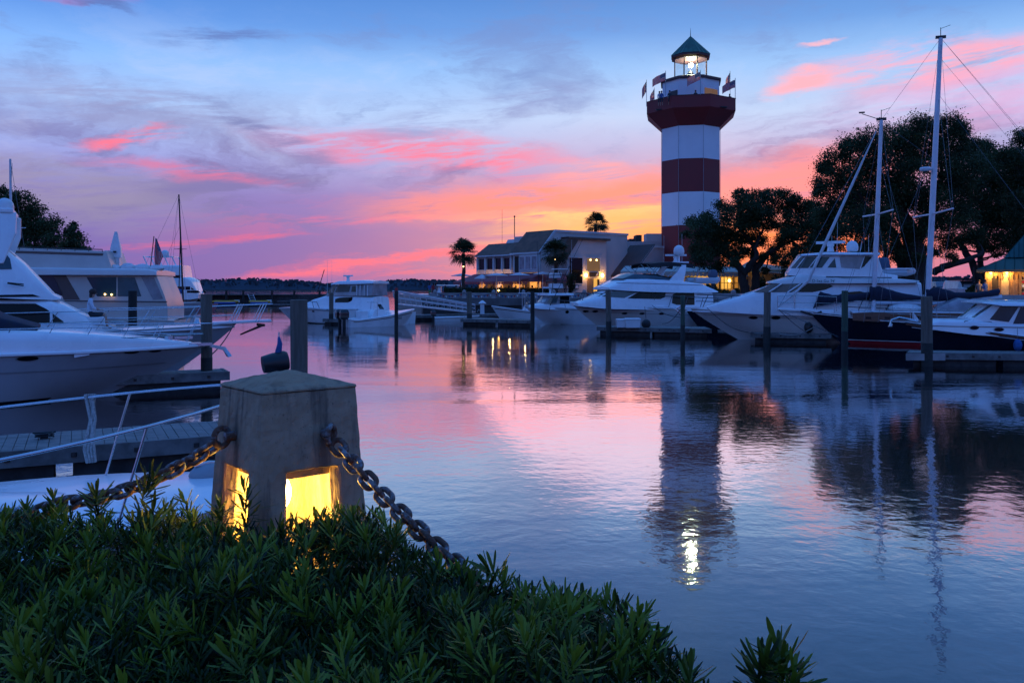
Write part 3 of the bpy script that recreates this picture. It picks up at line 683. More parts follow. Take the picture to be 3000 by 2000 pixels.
make_palm('palmetto palm rising behind the flat roof of the restaurant', 1746, 656, 122, 36, seed=4)

# ------------------------------------------------------------------ boats
def interp(pts, x):
    if x <= pts[0][0]: return pts[0][1]
    for (a, p), (c, q) in zip(pts, pts[1:]):
        if x <= c: return p+(q-p)*(x-a)/(c-a) if c > a else q
    return pts[-1][1]
class Boat:
    """local frame: +x to the bow, z up, origin on the water under the middle of the hull"""
    def __init__(s, name, label, tip, d, deg, L, cat='boat', group=None):
        s.th = math.radians(deg); s.L = L; s.h = Vector((math.cos(s.th), math.sin(s.th), 0)); s.n = Vector((-s.h.y, s.h.x, 0))
        p = P(tip[0], tip[1], d); s.C = Vector((p.x, p.y, 0))-s.h*L/2; s.near = -1 if s.h.x > 0 else 1
        s.o = thing(name, label, cat, tuple(s.C), s.th, group, world=False)
    def loc(s, px, py, yl=0.0):      # picture point -> local (x, z) on the plane y = yl
        k = (px-1500)/F; x = (k*(s.C.y+yl*s.n.y)-s.C.x-yl*s.n.x)/(s.h.x-k*s.h.y)
        Y = s.C.y+x*s.h.y+yl*s.n.y; return x, H-(py-HY)/F*Y
    def lp(s, px, py, yl=0.0): x, z = s.loc(px, py, yl); return Vector((x, yl, z))
    def hull(s, B, sheer, m='gelcoat', deckm='gelcoat', rake=1.4, zl=-.35, camber=.10, fine=2.2, lip=.0, sterntaper=.1, deck=True):
        """sheer: list of (x, z) local"""
        s.B, s.sheer, s.rake, s.zl, s.fine, s.st = B, sorted(sheer), rake, zl, fine, sterntaper
        N = 26; ts = [i/N for i in range(N+1)]; SS = [0, .12, .3, .5, .7, .88, 1]
        b = MB(); rings = []
        for t in ts:
            r = [s.hp(t, q, -1) for q in SS[::-1]]+[s.hp(t, q, 1) for q in SS]; rings.append(r)
        b.loft(rings, True, True); s.hullo = b.build('hull', m, s.o, smooth=True, ang=35)
        if deck:
            b = MB(); rings = []
            for t in ts:
                e = s.hp(t, 1, 1); w = abs(e.y)
                rings.append([Vector((e.x, w*f, e.z+.004+camber*(1-f*f)*min(1, w/(B/2)))) for f in (-1,-.93,-.6,-.2,.2,.6,.93,1)])
            b.loft(rings, False, False); s.decko = b.build('deck', deckm, s.o, smooth=True, ang=30)
        return s
    def zs(s, t): return interp(s.sheer, -s.L/2+t*s.L)
    def hp(s, t, q, side):
        B2 = s.B/2; k = max(0, (t-.42)/.58); bs = B2*max(0, 1-k**s.fine)**.85*(1-s.st*max(0, 1-t/.42)**2)
        kw = max(0, (t-.30)/.66); bw = B2*.88*max(0, 1-kw**1.7)*(1-s.st*max(0, 1-t/.42)**2) if kw < 1 else 0
        bw = min(bw, bs); y = bw+(bs-bw)*q**.9
        sh = max(0, (t-.55)/.45); sh = sh*sh*(3-2*sh)
        zs = s.zs(t); z = s.zl+q*(zs-s.zl)
        return Vector((-s.L/2+t*s.L-s.rake*(1-q)**1.15*sh, side*max(y, .012), z))
    def on(s, x, z, side, out=.012):   # point on the hull side
        t = (x+s.L/2)/s.L
        for _ in range(5):
            q = min(1, max(0, (z-s.zl)/(s.zs(t)-s.zl))); p = s.hp(t, q, side); t += (x-p.x)/s.L; t = min(1, max(0, t))
        return Vector((x, side*(abs(p.y)+out), z))
    def stripe(s, name, m, q0, q1, t0=0.0, t1=1.0, out=.012, zmode=False):
        for side in (-1, 1):
            b = MB(); A, C = [], []
            for i in range(31):
                t = t0+(t1-t0)*i/30
                if zmode: a0 = (q0-s.zl)/(s.zs(t)-s.zl); a1 = (q1-s.zl)/(s.zs(t)-s.zl)
                else: a0, a1 = q0, q1
                p, r = s.hp(t, a0, side), s.hp(t, a1, side); p.y += side*out; r.y += side*out; A.append(p); C.append(r)
            b.strip(A, C); b.build(name, m, s.o)
    def rub(s, m='plastic_grey', q=.97, r=.03):
        for side in (-1, 1):
            b = MB(); b.tube([s.hp(i/30, q, side)+Vector((0, side*.015, 0)) for i in range(31)], r, 6); b.build('rub_rail', m, s.o, smooth=True)
    def port(s, px, py, wpx, hpx, m='tinted_glass', d=None):
        for side in (s.near, -s.near):
            x, z = s.loc(px, py, s.near*s.B*.45); Y = s.C.y; k = Y/F; rx, rz = wpx/2*k, hpx/2*k
            for nm, mm, e, o in (('porthole_rim', 'plastic_grey', 1.18, .010), ('porthole', m, 1.0, .020)):
                b = MB(); ctr = s.on(x, z, side, o); n = 18
                vs = [s.on(x+rx*e*math.cos(2*pi*i/n), z+rz*e*math.sin(2*pi*i/n), side, o) for i in range(n)]
                b.add([ctr]+vs, [(0, i+1, (i+1) % n+1) for i in range(n)])
                if nm == 'porthole_rim': pr = b.build(nm, mm, s.o)
                else: b.build(nm, mm, pr)
    def rail(s, t0, t1, h, lean=.25, n=7, inset=.12, mid=False, r=.018, name='bow_rail', front=.0, zrise=0.0, m='steel'):
        """rails along the sheer on both sides joined round the bow; stanchions as sub-parts"""
        def top(t, side):
            p = s.hp(t, 1, side); w = max(0, abs(p.y)-inset); f = (t-t0)/(t1-t0)
            return Vector((p.x+lean+front*f, side*max(w, .10), p.z+h+zrise*f)), Vector((p.x, side*max(w-.02, .07), p.z+.02))
        L = [top(t0+(t1-t0)*i/16, -1)[0] for i in range(17)]; Rr = [top(t0+(t1-t0)*i/16, 1)[0] for i in range(17)]
        b = MB(); start = top(t0, -1)[1]+Vector((-.1, 0, 0)); end = top(t0, 1)[1]+Vector((-.1, 0, 0))
        b.tube([start]+L+[L[-1].lerp(Rr[-1], .5)+Vector((.12,0,0))]+Rr[::-1]+[end], r, 6); ro = b.build(name, m, s.o, smooth=True, ang=60)
        if mid:
            for side in (-1, 1):
                b = MB(); b.tube([top(t0+(t1-t0)*i/16, side)[0].lerp(top(t0+(t1-t0)*i/16, side)[1], .48) for i in range(17)], r*.7, 5); b.build('mid_rail', m, ro, smooth=True, ang=60)
        for side in (-1, 1):
            for i in range(n):
                t = t0+(t1-t0)*(i+.6)/n; a, c = top(t, side); b = MB(); b.tube([c, a], r*.8, 5); b.build('stanchion', m, ro)
        return ro
class House:
    """lofted superstructure: stations (x, z_bottom, z_top, half_width)"""
    def __init__(s, boat, st, name='cabin', m='gelcoat', tum=.12, r=.18, cam=.06, parent=None, n=34, y0=0.0, smooth=38):
        s.b = boat; s.st = sorted(st); s.tum = tum; s.r = r; s.cam = cam; s.y0 = y0
        x0, x1 = s.st[0][0], s.st[-1][0]; b = MB(); rings = []
        xs = sorted(set([x0+(x1-x0)*i/n for i in range(n+1)]+[q[0] for q in s.st]))
        for x in xs:
            zb, zt, w = s.at(x); h = max(zt-zb, .02); rr = min(s.r, h*.45, w*.6)
            half = [(w, zb), (w-tum*(h-rr), zt-rr), (w-tum*h-rr*.12, zt-rr*.38), (w-tum*h-rr*.45, zt-rr*.1), (w-tum*h-rr, zt), (0, zt+cam)]
            rings.append([Vector((x, y0-max(y, 0), z)) for y, z in half]+[Vector((x, y0+max(y, 0), z)) for y, z in half[-2::-1]])
        b.loft(rings, True, True); s.o = b.build(name, m, parent or boat.o, smooth=True, ang=smooth)
    def at(s, x): return tuple(interp([(q[0], q[i]) for q in s.st], x) for i in (1, 2, 3))
    def w(s, x, z): zb, zt, w = s.at(x); return w-s.tum*max(0, z-zb)
    def side(s, name, m, poly, out=.014, sides=None, cols=14, parent=None):
        """window or panel on the cabin side from an x-monotone (x, z) polygon"""
        xs = [p[0] for p in poly]; x0, x1 = min(xs), max(xs); r = None
        for side in (sides or (s.b.near, -s.b.near)):
            A, C = [], []; cuts = sorted(set([x0+1e-4+(x1-x0-2e-4)*i/cols for i in range(cols+1)]+[min(max(x, x0+1e-4), x1-1e-4) for x in xs]))
            for x in cuts:
                zz = []
                for (a, p), (c, q) in zip(poly, poly[1:]+poly[:1]):
                    if min(a, c) <= x <= max(a, c) and a != c: zz.append(p+(q-p)*(x-a)/(c-a))
                lo, hi = min(zz), max(zz); A.append(Vector((x, s.y0+side*(s.w(x, lo)+out), lo))); C.append(Vector((x, s.y0+side*(s.w(x, hi)+out), hi)))
            b = MB(); b.strip(A, C); o = b.build(name, m, parent or s.o); r = r or o
        return r
    def pside(s, name, m, pts, yl=None, **k):
        y = s.b.near*(yl if yl is not None else s.st[0][3]); return s.side(name, m, [s.b.loc(a, c, y) for a, c in pts], **k)
    def top(s, name, m, x0, x1, f0, f1, out=.02, n=8):
        A, C = [], []
        for i in range(n+1):
            x = x0+(x1-x0)*i/n; zb, zt, w = s.at(x); h = max(zt-zb, .02); ww = w-s.tum*h-min(s.r, h*.45)
            A.append(Vector((x, s.y0+ww*f0, zt+out+s.cam*(1-abs(f0))))); C.append(Vector((x, s.y0+ww*f1, zt+out+s.cam*(1-abs(f1)))))
        b = MB(); b.strip(A, C); return b.build(name, m, s.o)
def fender_line(*a): pass
def radar(bt, p, s=1.0, kind='open'):
    b = MB(); b.lathe([(.16*s,0),(.12*s,.22*s),(.16*s,.24*s),(.16*s,.36*s)], p, 10); o = b.build('radar_base', 'plastic_white', bt.o, smooth=True)
    b = MB(); b.box(Vector(p)+Vector((0,0,.42*s)), (.12*s, 1.3*s, .12*s), rz=1.15); b.build('radar_scanner', 'plastic_white', o, bevel=.02)
def dome(bt, p, r):
    b = MB(); b.lathe([(r*.75,0),(r*.95,r*.25),(r,r*.8),(r*.92,r*1.25),(r*.7,r*1.6),(r*.35,r*1.82),(.02,r*1.88)], p, 16); b.build('satellite_dome', 'plastic_white', bt.o, smooth=True, ang=70)
def whip(bt, p, q, r=.012): b = MB(); b.tube([p, q], [r, r*.5], 5); b.build('whip_antenna', 'plastic_white', bt.o)
def rope(name, label, pts, r=.012, sag=.15, m='rope_dark'):
    p, q = Vector(pts[0]), Vector(pts[-1]); L = [p.lerp(q, i/12)-Vector((0,0,sag*math.sin(pi*i/12))) for i in range(13)]
    b = MB(); b.tube(L, r, 5); o = b.build(name, m, None, smooth=True, origin=tuple(p)); tag(o, label, 'rope', 'mooring lines'); return o
def outboard(parent, x, y, z, s=1.0, m='outboard_black', facing=-1):
    b = MB(); f = facing
    b.loft([[Vector((x+f*a*s, y+c*s, z+e*s)) for a, c in ((-.28*k,-.17*k),(.30*k,-.17*k),(.34*k,0),(.30*k,.17*k),(-.28*k,.17*k))] for e, k in ((.0,.75),(.12,1),(.42,1.02),(.60,.85),(.66,.5))])
    o = b.build('outboard_motor', m, parent, smooth=True, ang=50)
    b = MB(); b.box((x+f*.02*s, y, z-.45*s), (.22*s, .16*s, .95*s)); b.build('drive_leg', 'rubber', o, bevel=.03)

# ---- the three near boats in the left-hand slips, all heading the same way
TH = 27.0
def boat_a():
    bt = Boat('motor_yacht', 'white motor yacht with raked black windows and a long bow pulpit, person seated on deck', (692, 950), 32.0, TH, 18.0, 'yacht', 'yachts in the left slips')
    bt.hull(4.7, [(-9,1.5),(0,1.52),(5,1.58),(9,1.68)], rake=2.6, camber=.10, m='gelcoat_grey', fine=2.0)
    bt.rub('gelcoat', .95, .045)
    L = lambda px, py, y=-1.7: bt.loc(px, py, y)
    xs = [L(0,720), L(69,776), L(178,870)]
    hs = House(bt, [(-6,1.5,2.75,1.9), (L(150,0)[0],1.5,2.62,1.85), (L(190,0)[0],1.52,2.45,1.7), (L(270,0)[0],1.55,1.98,1.3), (L(345,0)[0],1.6,1.66,.7)], 'saloon', tum=.16, r=.35)
    hs.pside('side_window', 'tinted_glass', [(-160,889),(104,889),(136,905),(186,942),(186,948),(-160,948)], 1.75)
    fb = House(bt, [(-6,2.72,4.6,1.85), (xs[0][0]-.6,2.72,4.75,1.8), (xs[0][0],2.7,4.40,1.75), (xs[1][0],2.66,3.80,1.7), (xs[2][0]-.2,2.62,2.78,1.5), (xs[2][0],2.64,2.68,1.35)], 'flybridge', tum=.2, r=.3)
    fb.pside('black_stripe', 'tinted_glass', [(-160,866),(95,862),(118,869),(-160,872)], 1.75)
    fb.pside('windscreen_pane', 'pale_glass', [(-60,740),(4,728),(28,757),(34,788),(-60,790)], 1.7)
    fb.top('windscreen_top', 'pale_glass', xs[0][0]+.05, xs[1][0]-.25, -.95, .95)
    b = MB()   # cleats and vent on the slope
    for k in range(2): a = bt.lp(22, 828+k*2, -1.75); b.tube([a+Vector((0,-.06,0)), a+Vector((.45,-.05,-.05-.03*k))], .02, 5)
    b.build('grab_handle', 'black_paint', bt.o)
    # radar arch with dome
    b = MB(); a0, a1 = bt.lp(0, 745, -1.5), bt.lp(18, 622, -1.2)
    for sd in (1, -1): b.loft([[Vector((p.x+dx, sd*p.y+dy, p.z)) for dx, dy in ((-w,-.1),(w,-.1),(w,.1),(-w,.1))] for p, w in ((a0+Vector((-.4,0,-.3)), .5), (a0.lerp(a1, .5), .36), (a1, .30))])
    b.box((a1.x-.1, 0, a1.z+.05), (.62, 2.7, .16)); b.build('radar_arch', 'gelcoat', bt.o, bevel=.04)
    c = bt.lp(14, 624, -.9); dome(bt, (c.x, -.9, c.z-.02), .27)
    # pulpit platform, anchor, windlass, rails
    tp = Vector((9, 0, 1.72)); b = MB(); b.loft([[tp+Vector((-1.2,y,z)) for y, z in ((-.42,-.05),(.42,-.05),(.42,.04),(-.42,.04))], [tp+Vector((1.25,y,z+.06)) for y, z in ((-.26,-.05),(.26,-.05),(.26,.05),(-.26,.05))]]); pu = b.build('bow_pulpit', 'gelcoat', bt.o, bevel=.02)
    b = MB(); b.tube([tp+Vector((.75,0,-.08)), tp+Vector((1.05,0,-.12))], .05, 6); b.tube([tp+Vector((1.0,0,-.10)), tp+Vector((.15,0,-.45))], [.05,.03], 6)
    b.add([tp+Vector((.55,-.16,-.28)), tp+Vector((.55,.16,-.28)), tp+Vector((.05,0,-.5))], [(0,1,2)]); b.build('anchor', 'black_paint', pu)
    b = MB(); b.lathe([(.13,0),(.10,.05),(.09,.2),(.14,.24),(.14,.28)], (7.6, -.1, 1.74), 10); b.build('windlass', 'steel', bt.o, smooth=True)
    # double bow rail drawn out along the pulpit
    def rl(t, sd): 
        p = bt.hp(min(t, .985), 1, sd); return Vector((p.x, sd*max(abs(p.y)-.15, .34), p.z))
    for sd in (-1, 1):
        pts = [rl(.40+.585*i/14, sd) for i in range(15)]; tops = [p+Vector((.42,0,.68+.02*i/14)) for i, p in enumerate(pts)]; tops.append(Vector((10.3, sd*.24, 2.42)))
        b = MB(); b.tube(tops, .015, 6); r = b.build('bow_rail', 'steel', bt.o, smooth=True, ang=60)
        b = MB(); b.tube([p+Vector((.2,0,.33)) for p in pts], .012, 5); b.build('life_line', 'steel', r)
        for i in range(0, 15, 2): b = MB(); b.tube([pts[i], tops[i]], .012, 5); b.build('stanchion', 'steel', r)
        for dx in (.1, .2, .95, 1.05): b = MB(); b.tube([Vector((9+dx-.3, sd*.3, 1.75)), Vector((9+dx+.02, sd*.27, 2.42))], .015, 5); b.build('stanchion', 'steel', r)
    b = MB(); sc = bt.lp(262, 937, -.9); b.box(sc+Vector((.1,.05,-.03)), (.75,.8,.26)); b.build('deck_seat', 'plastic_white', bt.o, bevel=.05)
    for px, nm in ((310, 0), (345, 1)):
        p = bt.lp(px, 948, -.5); b = MB(); b.lathe([(.28,0),(.28,.04),(.2,.06)], p+Vector((0,0,.03)), 14); b.build('deck_hatch', 'plastic_grey', bt.o)
    return bt
BA = boat_a()

def boat_b():
    bt = Boat('trawler_yacht', 'cream trawler yacht with big side windows and enclosed aft deck, behind the seated person', (-260, 930), 46.0, 180+10, 13.9, 'yacht', 'yachts in the left slips')
    n = bt.near
    X = lambda px, py, y=2.1: bt.loc(px, py, n*y)
    bt.hull(4.8, [(-7,1.25),(7,1.9)], m='gelcoat_cream', deckm='gelcoat_warm', rake=1.6, sterntaper=.06)
    xe = X(492, 930)[0]
    hs = House(bt, [(X(492,905)[0],.6,2.02,2.2), (X(484,870)[0],.6,2.55,2.2), (X(458,806)[0],.6,3.72,2.15), (X(440,803)[0],.6,3.74,2.15), (6,.6,3.74,2.1)], 'deckhouse', 'gelcoat_cream', tum=.02, r=.05)
    rf = House(bt, [(X(462,805)[0],3.72,3.95,2.35), (X(440,790)[0],3.72,4.05,2.4), (X(60,786)[0],3.72,4.12,2.4), (6.5,3.72,4.1,2.2)], 'upper_deck', 'gelcoat_warm', tum=.05, r=.12)
    fb = House(bt, [(X(322,790)[0],4.02,4.10,1.8), (X(305,735)[0],4.02,5.02,1.8), (X(15,727)[0],4.02,5.16,1.8), (6,4.02,5.2,1.8)], 'flybridge_coaming', 'gelcoat_cream', tum=.1, r=.06)
    fb.pside('cove_stripe', 'brown_panel', [(-100,730),(302,742),(300,749),(-100,737)], 1.8, sides=(n,))
    for pts, m, nm in (([(88,806),(155,806),(186,866),(110,870)], 'teal_glass', 'side_window'), ([(155,806),(192,806),(234,878),(186,878)], 'brown_panel', 'wing_panel'),
                   ([(252,811),(340,811),(340,868),(284,868)], 'teal_glass', 'side_window'), ([(344,811),(394,812),(414,868),(344,868)], 'pale_glass', 'side_window'), ([(412,810),(450,812),(478,875),(448,878)], 'clear_vinyl', 'aft_curtain')):
        hs.pside(nm, m, pts, 2.15, sides=(n,))
    for px, py in ((308, 862), (327, 863)):
        a = bt.lp(px, py, n*2.2); b = MB(); b.ball((a.x, a.y+n*.03, a.z), .045, 8, 6); b.build('cabin_lamp', 'lamp_small', hs.o)
    b = MB(); p, q = bt.lp(190, 881, n*2.2), bt.lp(490, 884, n*2.2); b.tube([p+Vector((0,n*.03,0)), q+Vector((0,n*.03,0))], .03, 6); b.build('trim_line', 'brown_panel', bt.o)
    # rail on the coaming
    b = MB(); p, q = bt.lp(15, 723, n*1.7), bt.lp(300, 731, n*1.7); b.tube([p, q], .025, 6); 
    for i in range(8): a = p.lerp(q, i/7); b.tube([a, a-Vector((0,0,.14))], .016, 5)
    b.build('coaming_rail', 'black_paint', bt.o)
    # slim radar mast and its plate
    p = bt.lp(340, 792, n*.4); b = MB(); b.loft([[p+Vector((dx*w,dy*w,z)) for dx, dy in ((-1,-.6),(1,-.6),(1,.6),(-1,.6))] for z, w in ((-.1,.22),(.7,.20),(.72,.30),(1.25,.26),(2.15,.07))]); m = b.build('radar_mast', 'plastic_white', bt.o)
    b = MB(); b.box(p+Vector((.42,0,.85)), (.34,.1,.5)); b.build('mast_plate', 'plastic_white', m); b = MB(); b.box(p+Vector((0,n*.26,1.02)), (.16,.04,.1)); b.build('mast_light', 'black_paint', m)
    # folded chairs under cover
    p = bt.lp(400, 783, n*1.2); b = MB()
    for i, w in enumerate((.5, .7, .6, .45)): b.ball(p+Vector((1.2-.75*i, 0, -.05)), .42, 8, 6, (1.0, .8, w))
    b.build('covered_seats', 'canvas_white', bt.o, smooth=True)
    # stern flag
    b = MB(); f0, f1 = bt.lp(440, 790, n*1.0), bt.lp(451, 692, n*1.0); b.tube([f0, f1], .025, 6); fp = b.build('flagstaff', 'teak', bt.o)
    q = f1; V = []
    W = bt
    nx, ny = 8, 14; Vv, Fc, UV = [], [], []
    for j in range(ny+1):
        for i in range(nx+1):
            u, v = i/nx, j/ny; Vv.append((q.x-(.04+.42*u*(.35+.65*(1-abs(2*v-.9)))), q.y+.10*math.sin(u*8+v*5), q.z-.05-1.7*(1-v)*(.86+.14*u)-.12*u)); UV.append((1-v, 1-u) if False else (1-v, u))
    for j in range(ny):
        for i in range(nx): a = j*(nx+1)+i; Fc.append((a, a+1, a+nx+2, a+nx+1))
    b = MB(); b.add(Vv, Fc); fo = b.build('ensign', 'flag_cloth', fp, smooth=True, ang=180); uv = fo.data.uv_layers.new(name='UVMap')
    for l in fo.data.loops: uv.data[l.index].uv = UV[l.vertex_index]
boat_b()

def boat_d():
    bt = Boat('cruiser', 'large white express cruiser with oval portholes, nearest hull in the left slips', (603, 1012), 25.5, TH, 14.0, 'yacht', 'yachts in the left slips')
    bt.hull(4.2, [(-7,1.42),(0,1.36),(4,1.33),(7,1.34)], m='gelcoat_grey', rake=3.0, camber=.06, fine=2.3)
    bt.rub('gelcoat', .985, .05); 
    bt.stripe('cove_line', 'plastic_grey', .70, .72, .05, .97, .018); bt.stripe('boot_stripe', 'black_paint', .12, .26, 0, .80, .014)
    st = []
    for px, py, w in ((-150, 948, 1.9), (0, 958, 1.85), (100, 962, 1.75), (200, 968, 1.6), (320, 977, 1.3), (430, 988, .95), (520, 998, .5), (560, 1006, .2)):
        x, z = bt.loc(px, py, 0.0); st.append((x, 1.30, max(z, 1.40), w))
    st.append((-6.5, 1.30, 2.1, 1.9))
    House(bt, st, 'foredeck_moulding', 'gelcoat', tum=.05, r=.42, cam=.03)
    b = MB(); x0, z0 = bt.loc(-40, 900, -.6); x1, z1 = bt.loc(112, 958, -.6)
    House(bt, [(x0-3,1.9,3.0,1.9), (x0-.6,1.9,2.75,1.8), (x1-.8,1.9,2.25,1.6), (x1,1.9,1.98,1.2)], 'windscreen_cover', 'canvas_navy', tum=.2, r=.2)
    for px, py, w, h in ((81, 1051, 54, 14), (391, 1036, 44, 12), (464, 1034, 38, 11)): bt.port(px, py, w, h)
    p = bt.on(*bt.loc(240, 1041, -2.0), -1, .0); b = MB(); b.loft([[p+Vector((-.18+a*.36, -.10*(1-a), z*(1-a*.6))) for z in (-.08, .08)]+[p+Vector((-.18+a*.36, .05, z*(1-a*.6))) for z in (.08, -.08)] for a in (0, .5, 1)]); b.build('vent_scoop', 'gelcoat', bt.o)
    r = bt.rail(.52, .985, .62, .30, 7, .25, mid=False, r=.014); 
    for sd in (-1, 1):
        b = MB(); b.tube([bt.hp(.70+.28*i/10, 1, sd)+Vector((.20, -sd*.2*min(1, abs(bt.hp(.70+.28*i/10, 1, sd).y)/.3), .31)) for i in range(11)], .014, 5); b.build('mid_rail', 'steel', r)
    tp = Vector((7, 0, 1.36)); b = MB(); b.loft([[tp+Vector((x,y,z)) for y, z in ((-w,-.05),(w,-.05),(w,.03),(-w,.03))] for x, w, in ((-1.0,.3),(.15,.22))]); b.build('anchor_roller', 'steel', bt.o)
    b = MB(); b.loft([[tp+Vector((.1,y,-.10)) for y in (-.08,.08)]+[tp+Vector((.1,y,-.02)) for y in (.08,-.08)], [tp+Vector((.5,y,-.22)) for y in (-.07,.07)]+[tp+Vector((.55,y,-.12)) for y in (.07,-.07)], [tp+Vector((.62,y,-.42)) for y in (-.22,.22)]+[tp+Vector((.72,y,-.38)) for y in (.22,-.22)]]); b.build('anchor', 'aluminium', bt.o)
    p = bt.lp(495, 993, 0); b = MB(); b.lathe([(.12,0),(.12,.09),(.05,.12)], p, 10); b.box(p+Vector((.4,0,.03)), (.5,.1,.07)); b.build('windlass', 'steel', bt.o)
    # hatch outline on the deck
    b = MB(); a, c = bt.lp(300, 968, .2), bt.lp(440, 981, .2); b.tube([a+Vector((0,0,.06)), c+Vector((0,0,.06))], .015, 5); b.build('deck_line', 'plastic_grey', bt.o)
    return bt
BD = boat_d()

def boat_e():
    bt = Boat('bow_rider', 'small white boat with tubular bow rail tied just behind the hedge', (815, 1320), 8.6, TH, 9.0, 'boat', 'yachts in the left slips')
    bt.hull(3.9, [(-4.5,.86),(1,.90),(4.5,1.10)], rake=1.1, camber=.12, fine=3.2, zl=-.3)
    bt.rub('plastic_grey', .95, .03)
    House(bt, [(-4,.9,1.35,1.1), (.2,.92,1.30,1.0), (1.4,.95,1.16,.75), (2.6,1.0,1.08,.4)], 'foredeck', 'gelcoat', tum=.1, r=.2, cam=.04)
    for sd in (-1, 1):
        pts = [bt.hp(.30+.67*i/16, 1, sd) for i in range(17)]
        pts = [Vector((p.x, sd*max(abs(p.y)-.10, .10), p.z)) for p in pts]
        tops = [p+Vector((.10, sd*.03, .72+.22*(i/16)**2)) for i, p in enumerate(pts)]
        b = MB(); b.tube(tops+[Vector((4.52, 0, tops[-1].z+.02))], .0145, 8); r = b.build('bow_rail', 'steel', bt.o, smooth=True, ang=60)
        for i in (1, 5, 9, 13): b = MB(); b.tube([pts[i]+Vector((-.14,0,0)), tops[i]], .0115, 6); b.build('stanchion', 'steel', r)
        if sd == -1:
            b = MB(); a = tops[4]; b.tube([a+Vector((0,0,-.05)), a+Vector((.06,-.02,-.14)), a+Vector((-.2,-.02,-.16)), a+Vector((-.3,0,-.12))], .014, 6); b.build('rail_hoop', 'steel', r)
        else:
            a = tops[12]; b = MB()
            for k in range(4): b.tube([a+Vector((.03*k-.05,.02*(k % 2),.03)), a+Vector((.05*math.sin(k),.02,-.25)), a+Vector((.03*k-.06,-.02,-.55)), a+Vector((.025*k-.03,.01*k,-.70))], .017, 6)
            b.build('hanging_rope', 'rope', r, smooth=True)
    for f in (.55, -.5):
        b = MB(); b.strip([Vector((.5+.6*i, f*1.6*(1-.13*i)+.04, bt.zs((.5+.6*i+4.5)/9)+.145-.02*i)) for i in range(5)], [Vector((.5+.6*i, f*1.6*(1-.13*i)-.04, bt.zs((.5+.6*i+4.5)/9)+.147-.02*i)) for i in range(5)]); b.build('deck_stripe', 'canvas_blue', bt.o)
    b = MB(); wq = bt.lp(612, 1388, .35); b.ball(wq, .15, 12, 8, (1.3,.8,.75)); wc = b.build('windlass_cover', 'plastic_grey', bt.o, smooth=True)
    b = MB(); b.tube([wq+Vector((-.14,-.03,.10)), wq+Vector((0,0,.12)), wq+Vector((.14,.03,.10))], .018, 6); b.build('chain_lashing', 'steel', wc)
    b = MB(); b.box((2.1,-.35,1.13), (.42,.05,.03)); b.box((2.1,-.35,1.10), (.1,.06,.06)); b.build('deck_cleat', 'steel', bt.o, bevel=.01)
    b = MB(); b.box((-.55,-.75,1.32), (.5,.45,.16)); b.build('deck_hatch', 'plastic_white', bt.o, bevel=.04)
    # dark floodlight and furled blue flag at the stem head
    p = bt.lp(805, 1062, 0); b = MB(); z0 = p.z
    b.lathe([(.02,-.13),(.085,-.12),(.10,-.02),(.105,.10),(.09,.13),(.02,.135)], (0,0,0), 14)
    M3 = Matrix.Rotation(math.radians(82), 3, 'Y'); b.v = [tuple(M3 @ Vector(v)+Vector((p.x, 0, p.z))) for v in b.v]; sl = b.build('searchlight', 'black_paint', bt.o, smooth=True)
    b = MB(); b.tube([(p.x+.02,0,p.z-.05),(4.42,0,p.z-.3),(4.40,0,1.12)], .02, 6); b.build('light_bracket', 'black_paint', sl)
    q = bt.lp(817, 972, 0); b = MB(); b.tube([(q.x,0,q.z),(q.x,.0,p.z+.05)], .008, 6); fs = b.build('flagstaff', 'steel', bt.o)
    b = MB(); b.tube([(q.x,0,q.z-.05),(q.x+.01,0,q.z-.12),(q.x-.005,0,q.z-.20),(q.x+.008,0,q.z-.29)], [.012,.026,.034,.018], 8); b.build('furled_flag', 'canvas_blue', fs, smooth=True)
    return bt
BE = boat_e()

# ---- boats across the basin
def boat_c():
    bt = Boat('motor_yacht', 'distant two deck white yacht with dark window bands beyond the cream trawler', (590, 868), 125, 4, 26, 'yacht', 'yachts across the basin')
    n = bt.near; X = lambda px: bt.loc(px, 850, n*2)[0]
    bt.hull(6, [(-13,1.3),(13,1.9)], m='gelcoat', rake=2.5)
    h = House(bt, [(-11,1.4,4.6,2.7), (X(545),1.4,4.6,2.6), (X(560),1.4,4.2,2.4), (X(578),1.6,2.2,1.5)], 'saloon', tum=.05, r=.3)
    h.pside('window_band', 'tinted_glass', [(470,839),(555,839),(566,849),(470,849)], 2.6); h.pside('window_band', 'tinted_glass', [(548,851),(575,851),(583,858),(548,858)], 2.4)
    h2 = House(bt, [(-10,4.4,6.4,2.5), (X(532),4.4,6.35,2.4), (X(538),4.4,4.6,2.3)], 'wheelhouse', tum=.05, r=.3); h2.pside('window_band', 'tinted_glass', [(440,806),(531,806),(532,819),(440,819)], 2.5)
    b = MB(); p = bt.lp(505, 798, 0)
    for dx in (-3, -1, 1): b.tube([(p.x+dx,1.5,6.3),(p.x+dx-.6,1.5,7.6),(p.x+dx-.6,-1.5,7.6),(p.x+dx,-1.5,6.3)], .09, 5)
    b.tube([(p.x-3.6,0,7.6),(p.x+.4,0,7.6)], .09, 5); b.build('top_frame', 'gelcoat', bt.o)
    dome(bt, (X(470), 0, 7.5), .6)
boat_c()
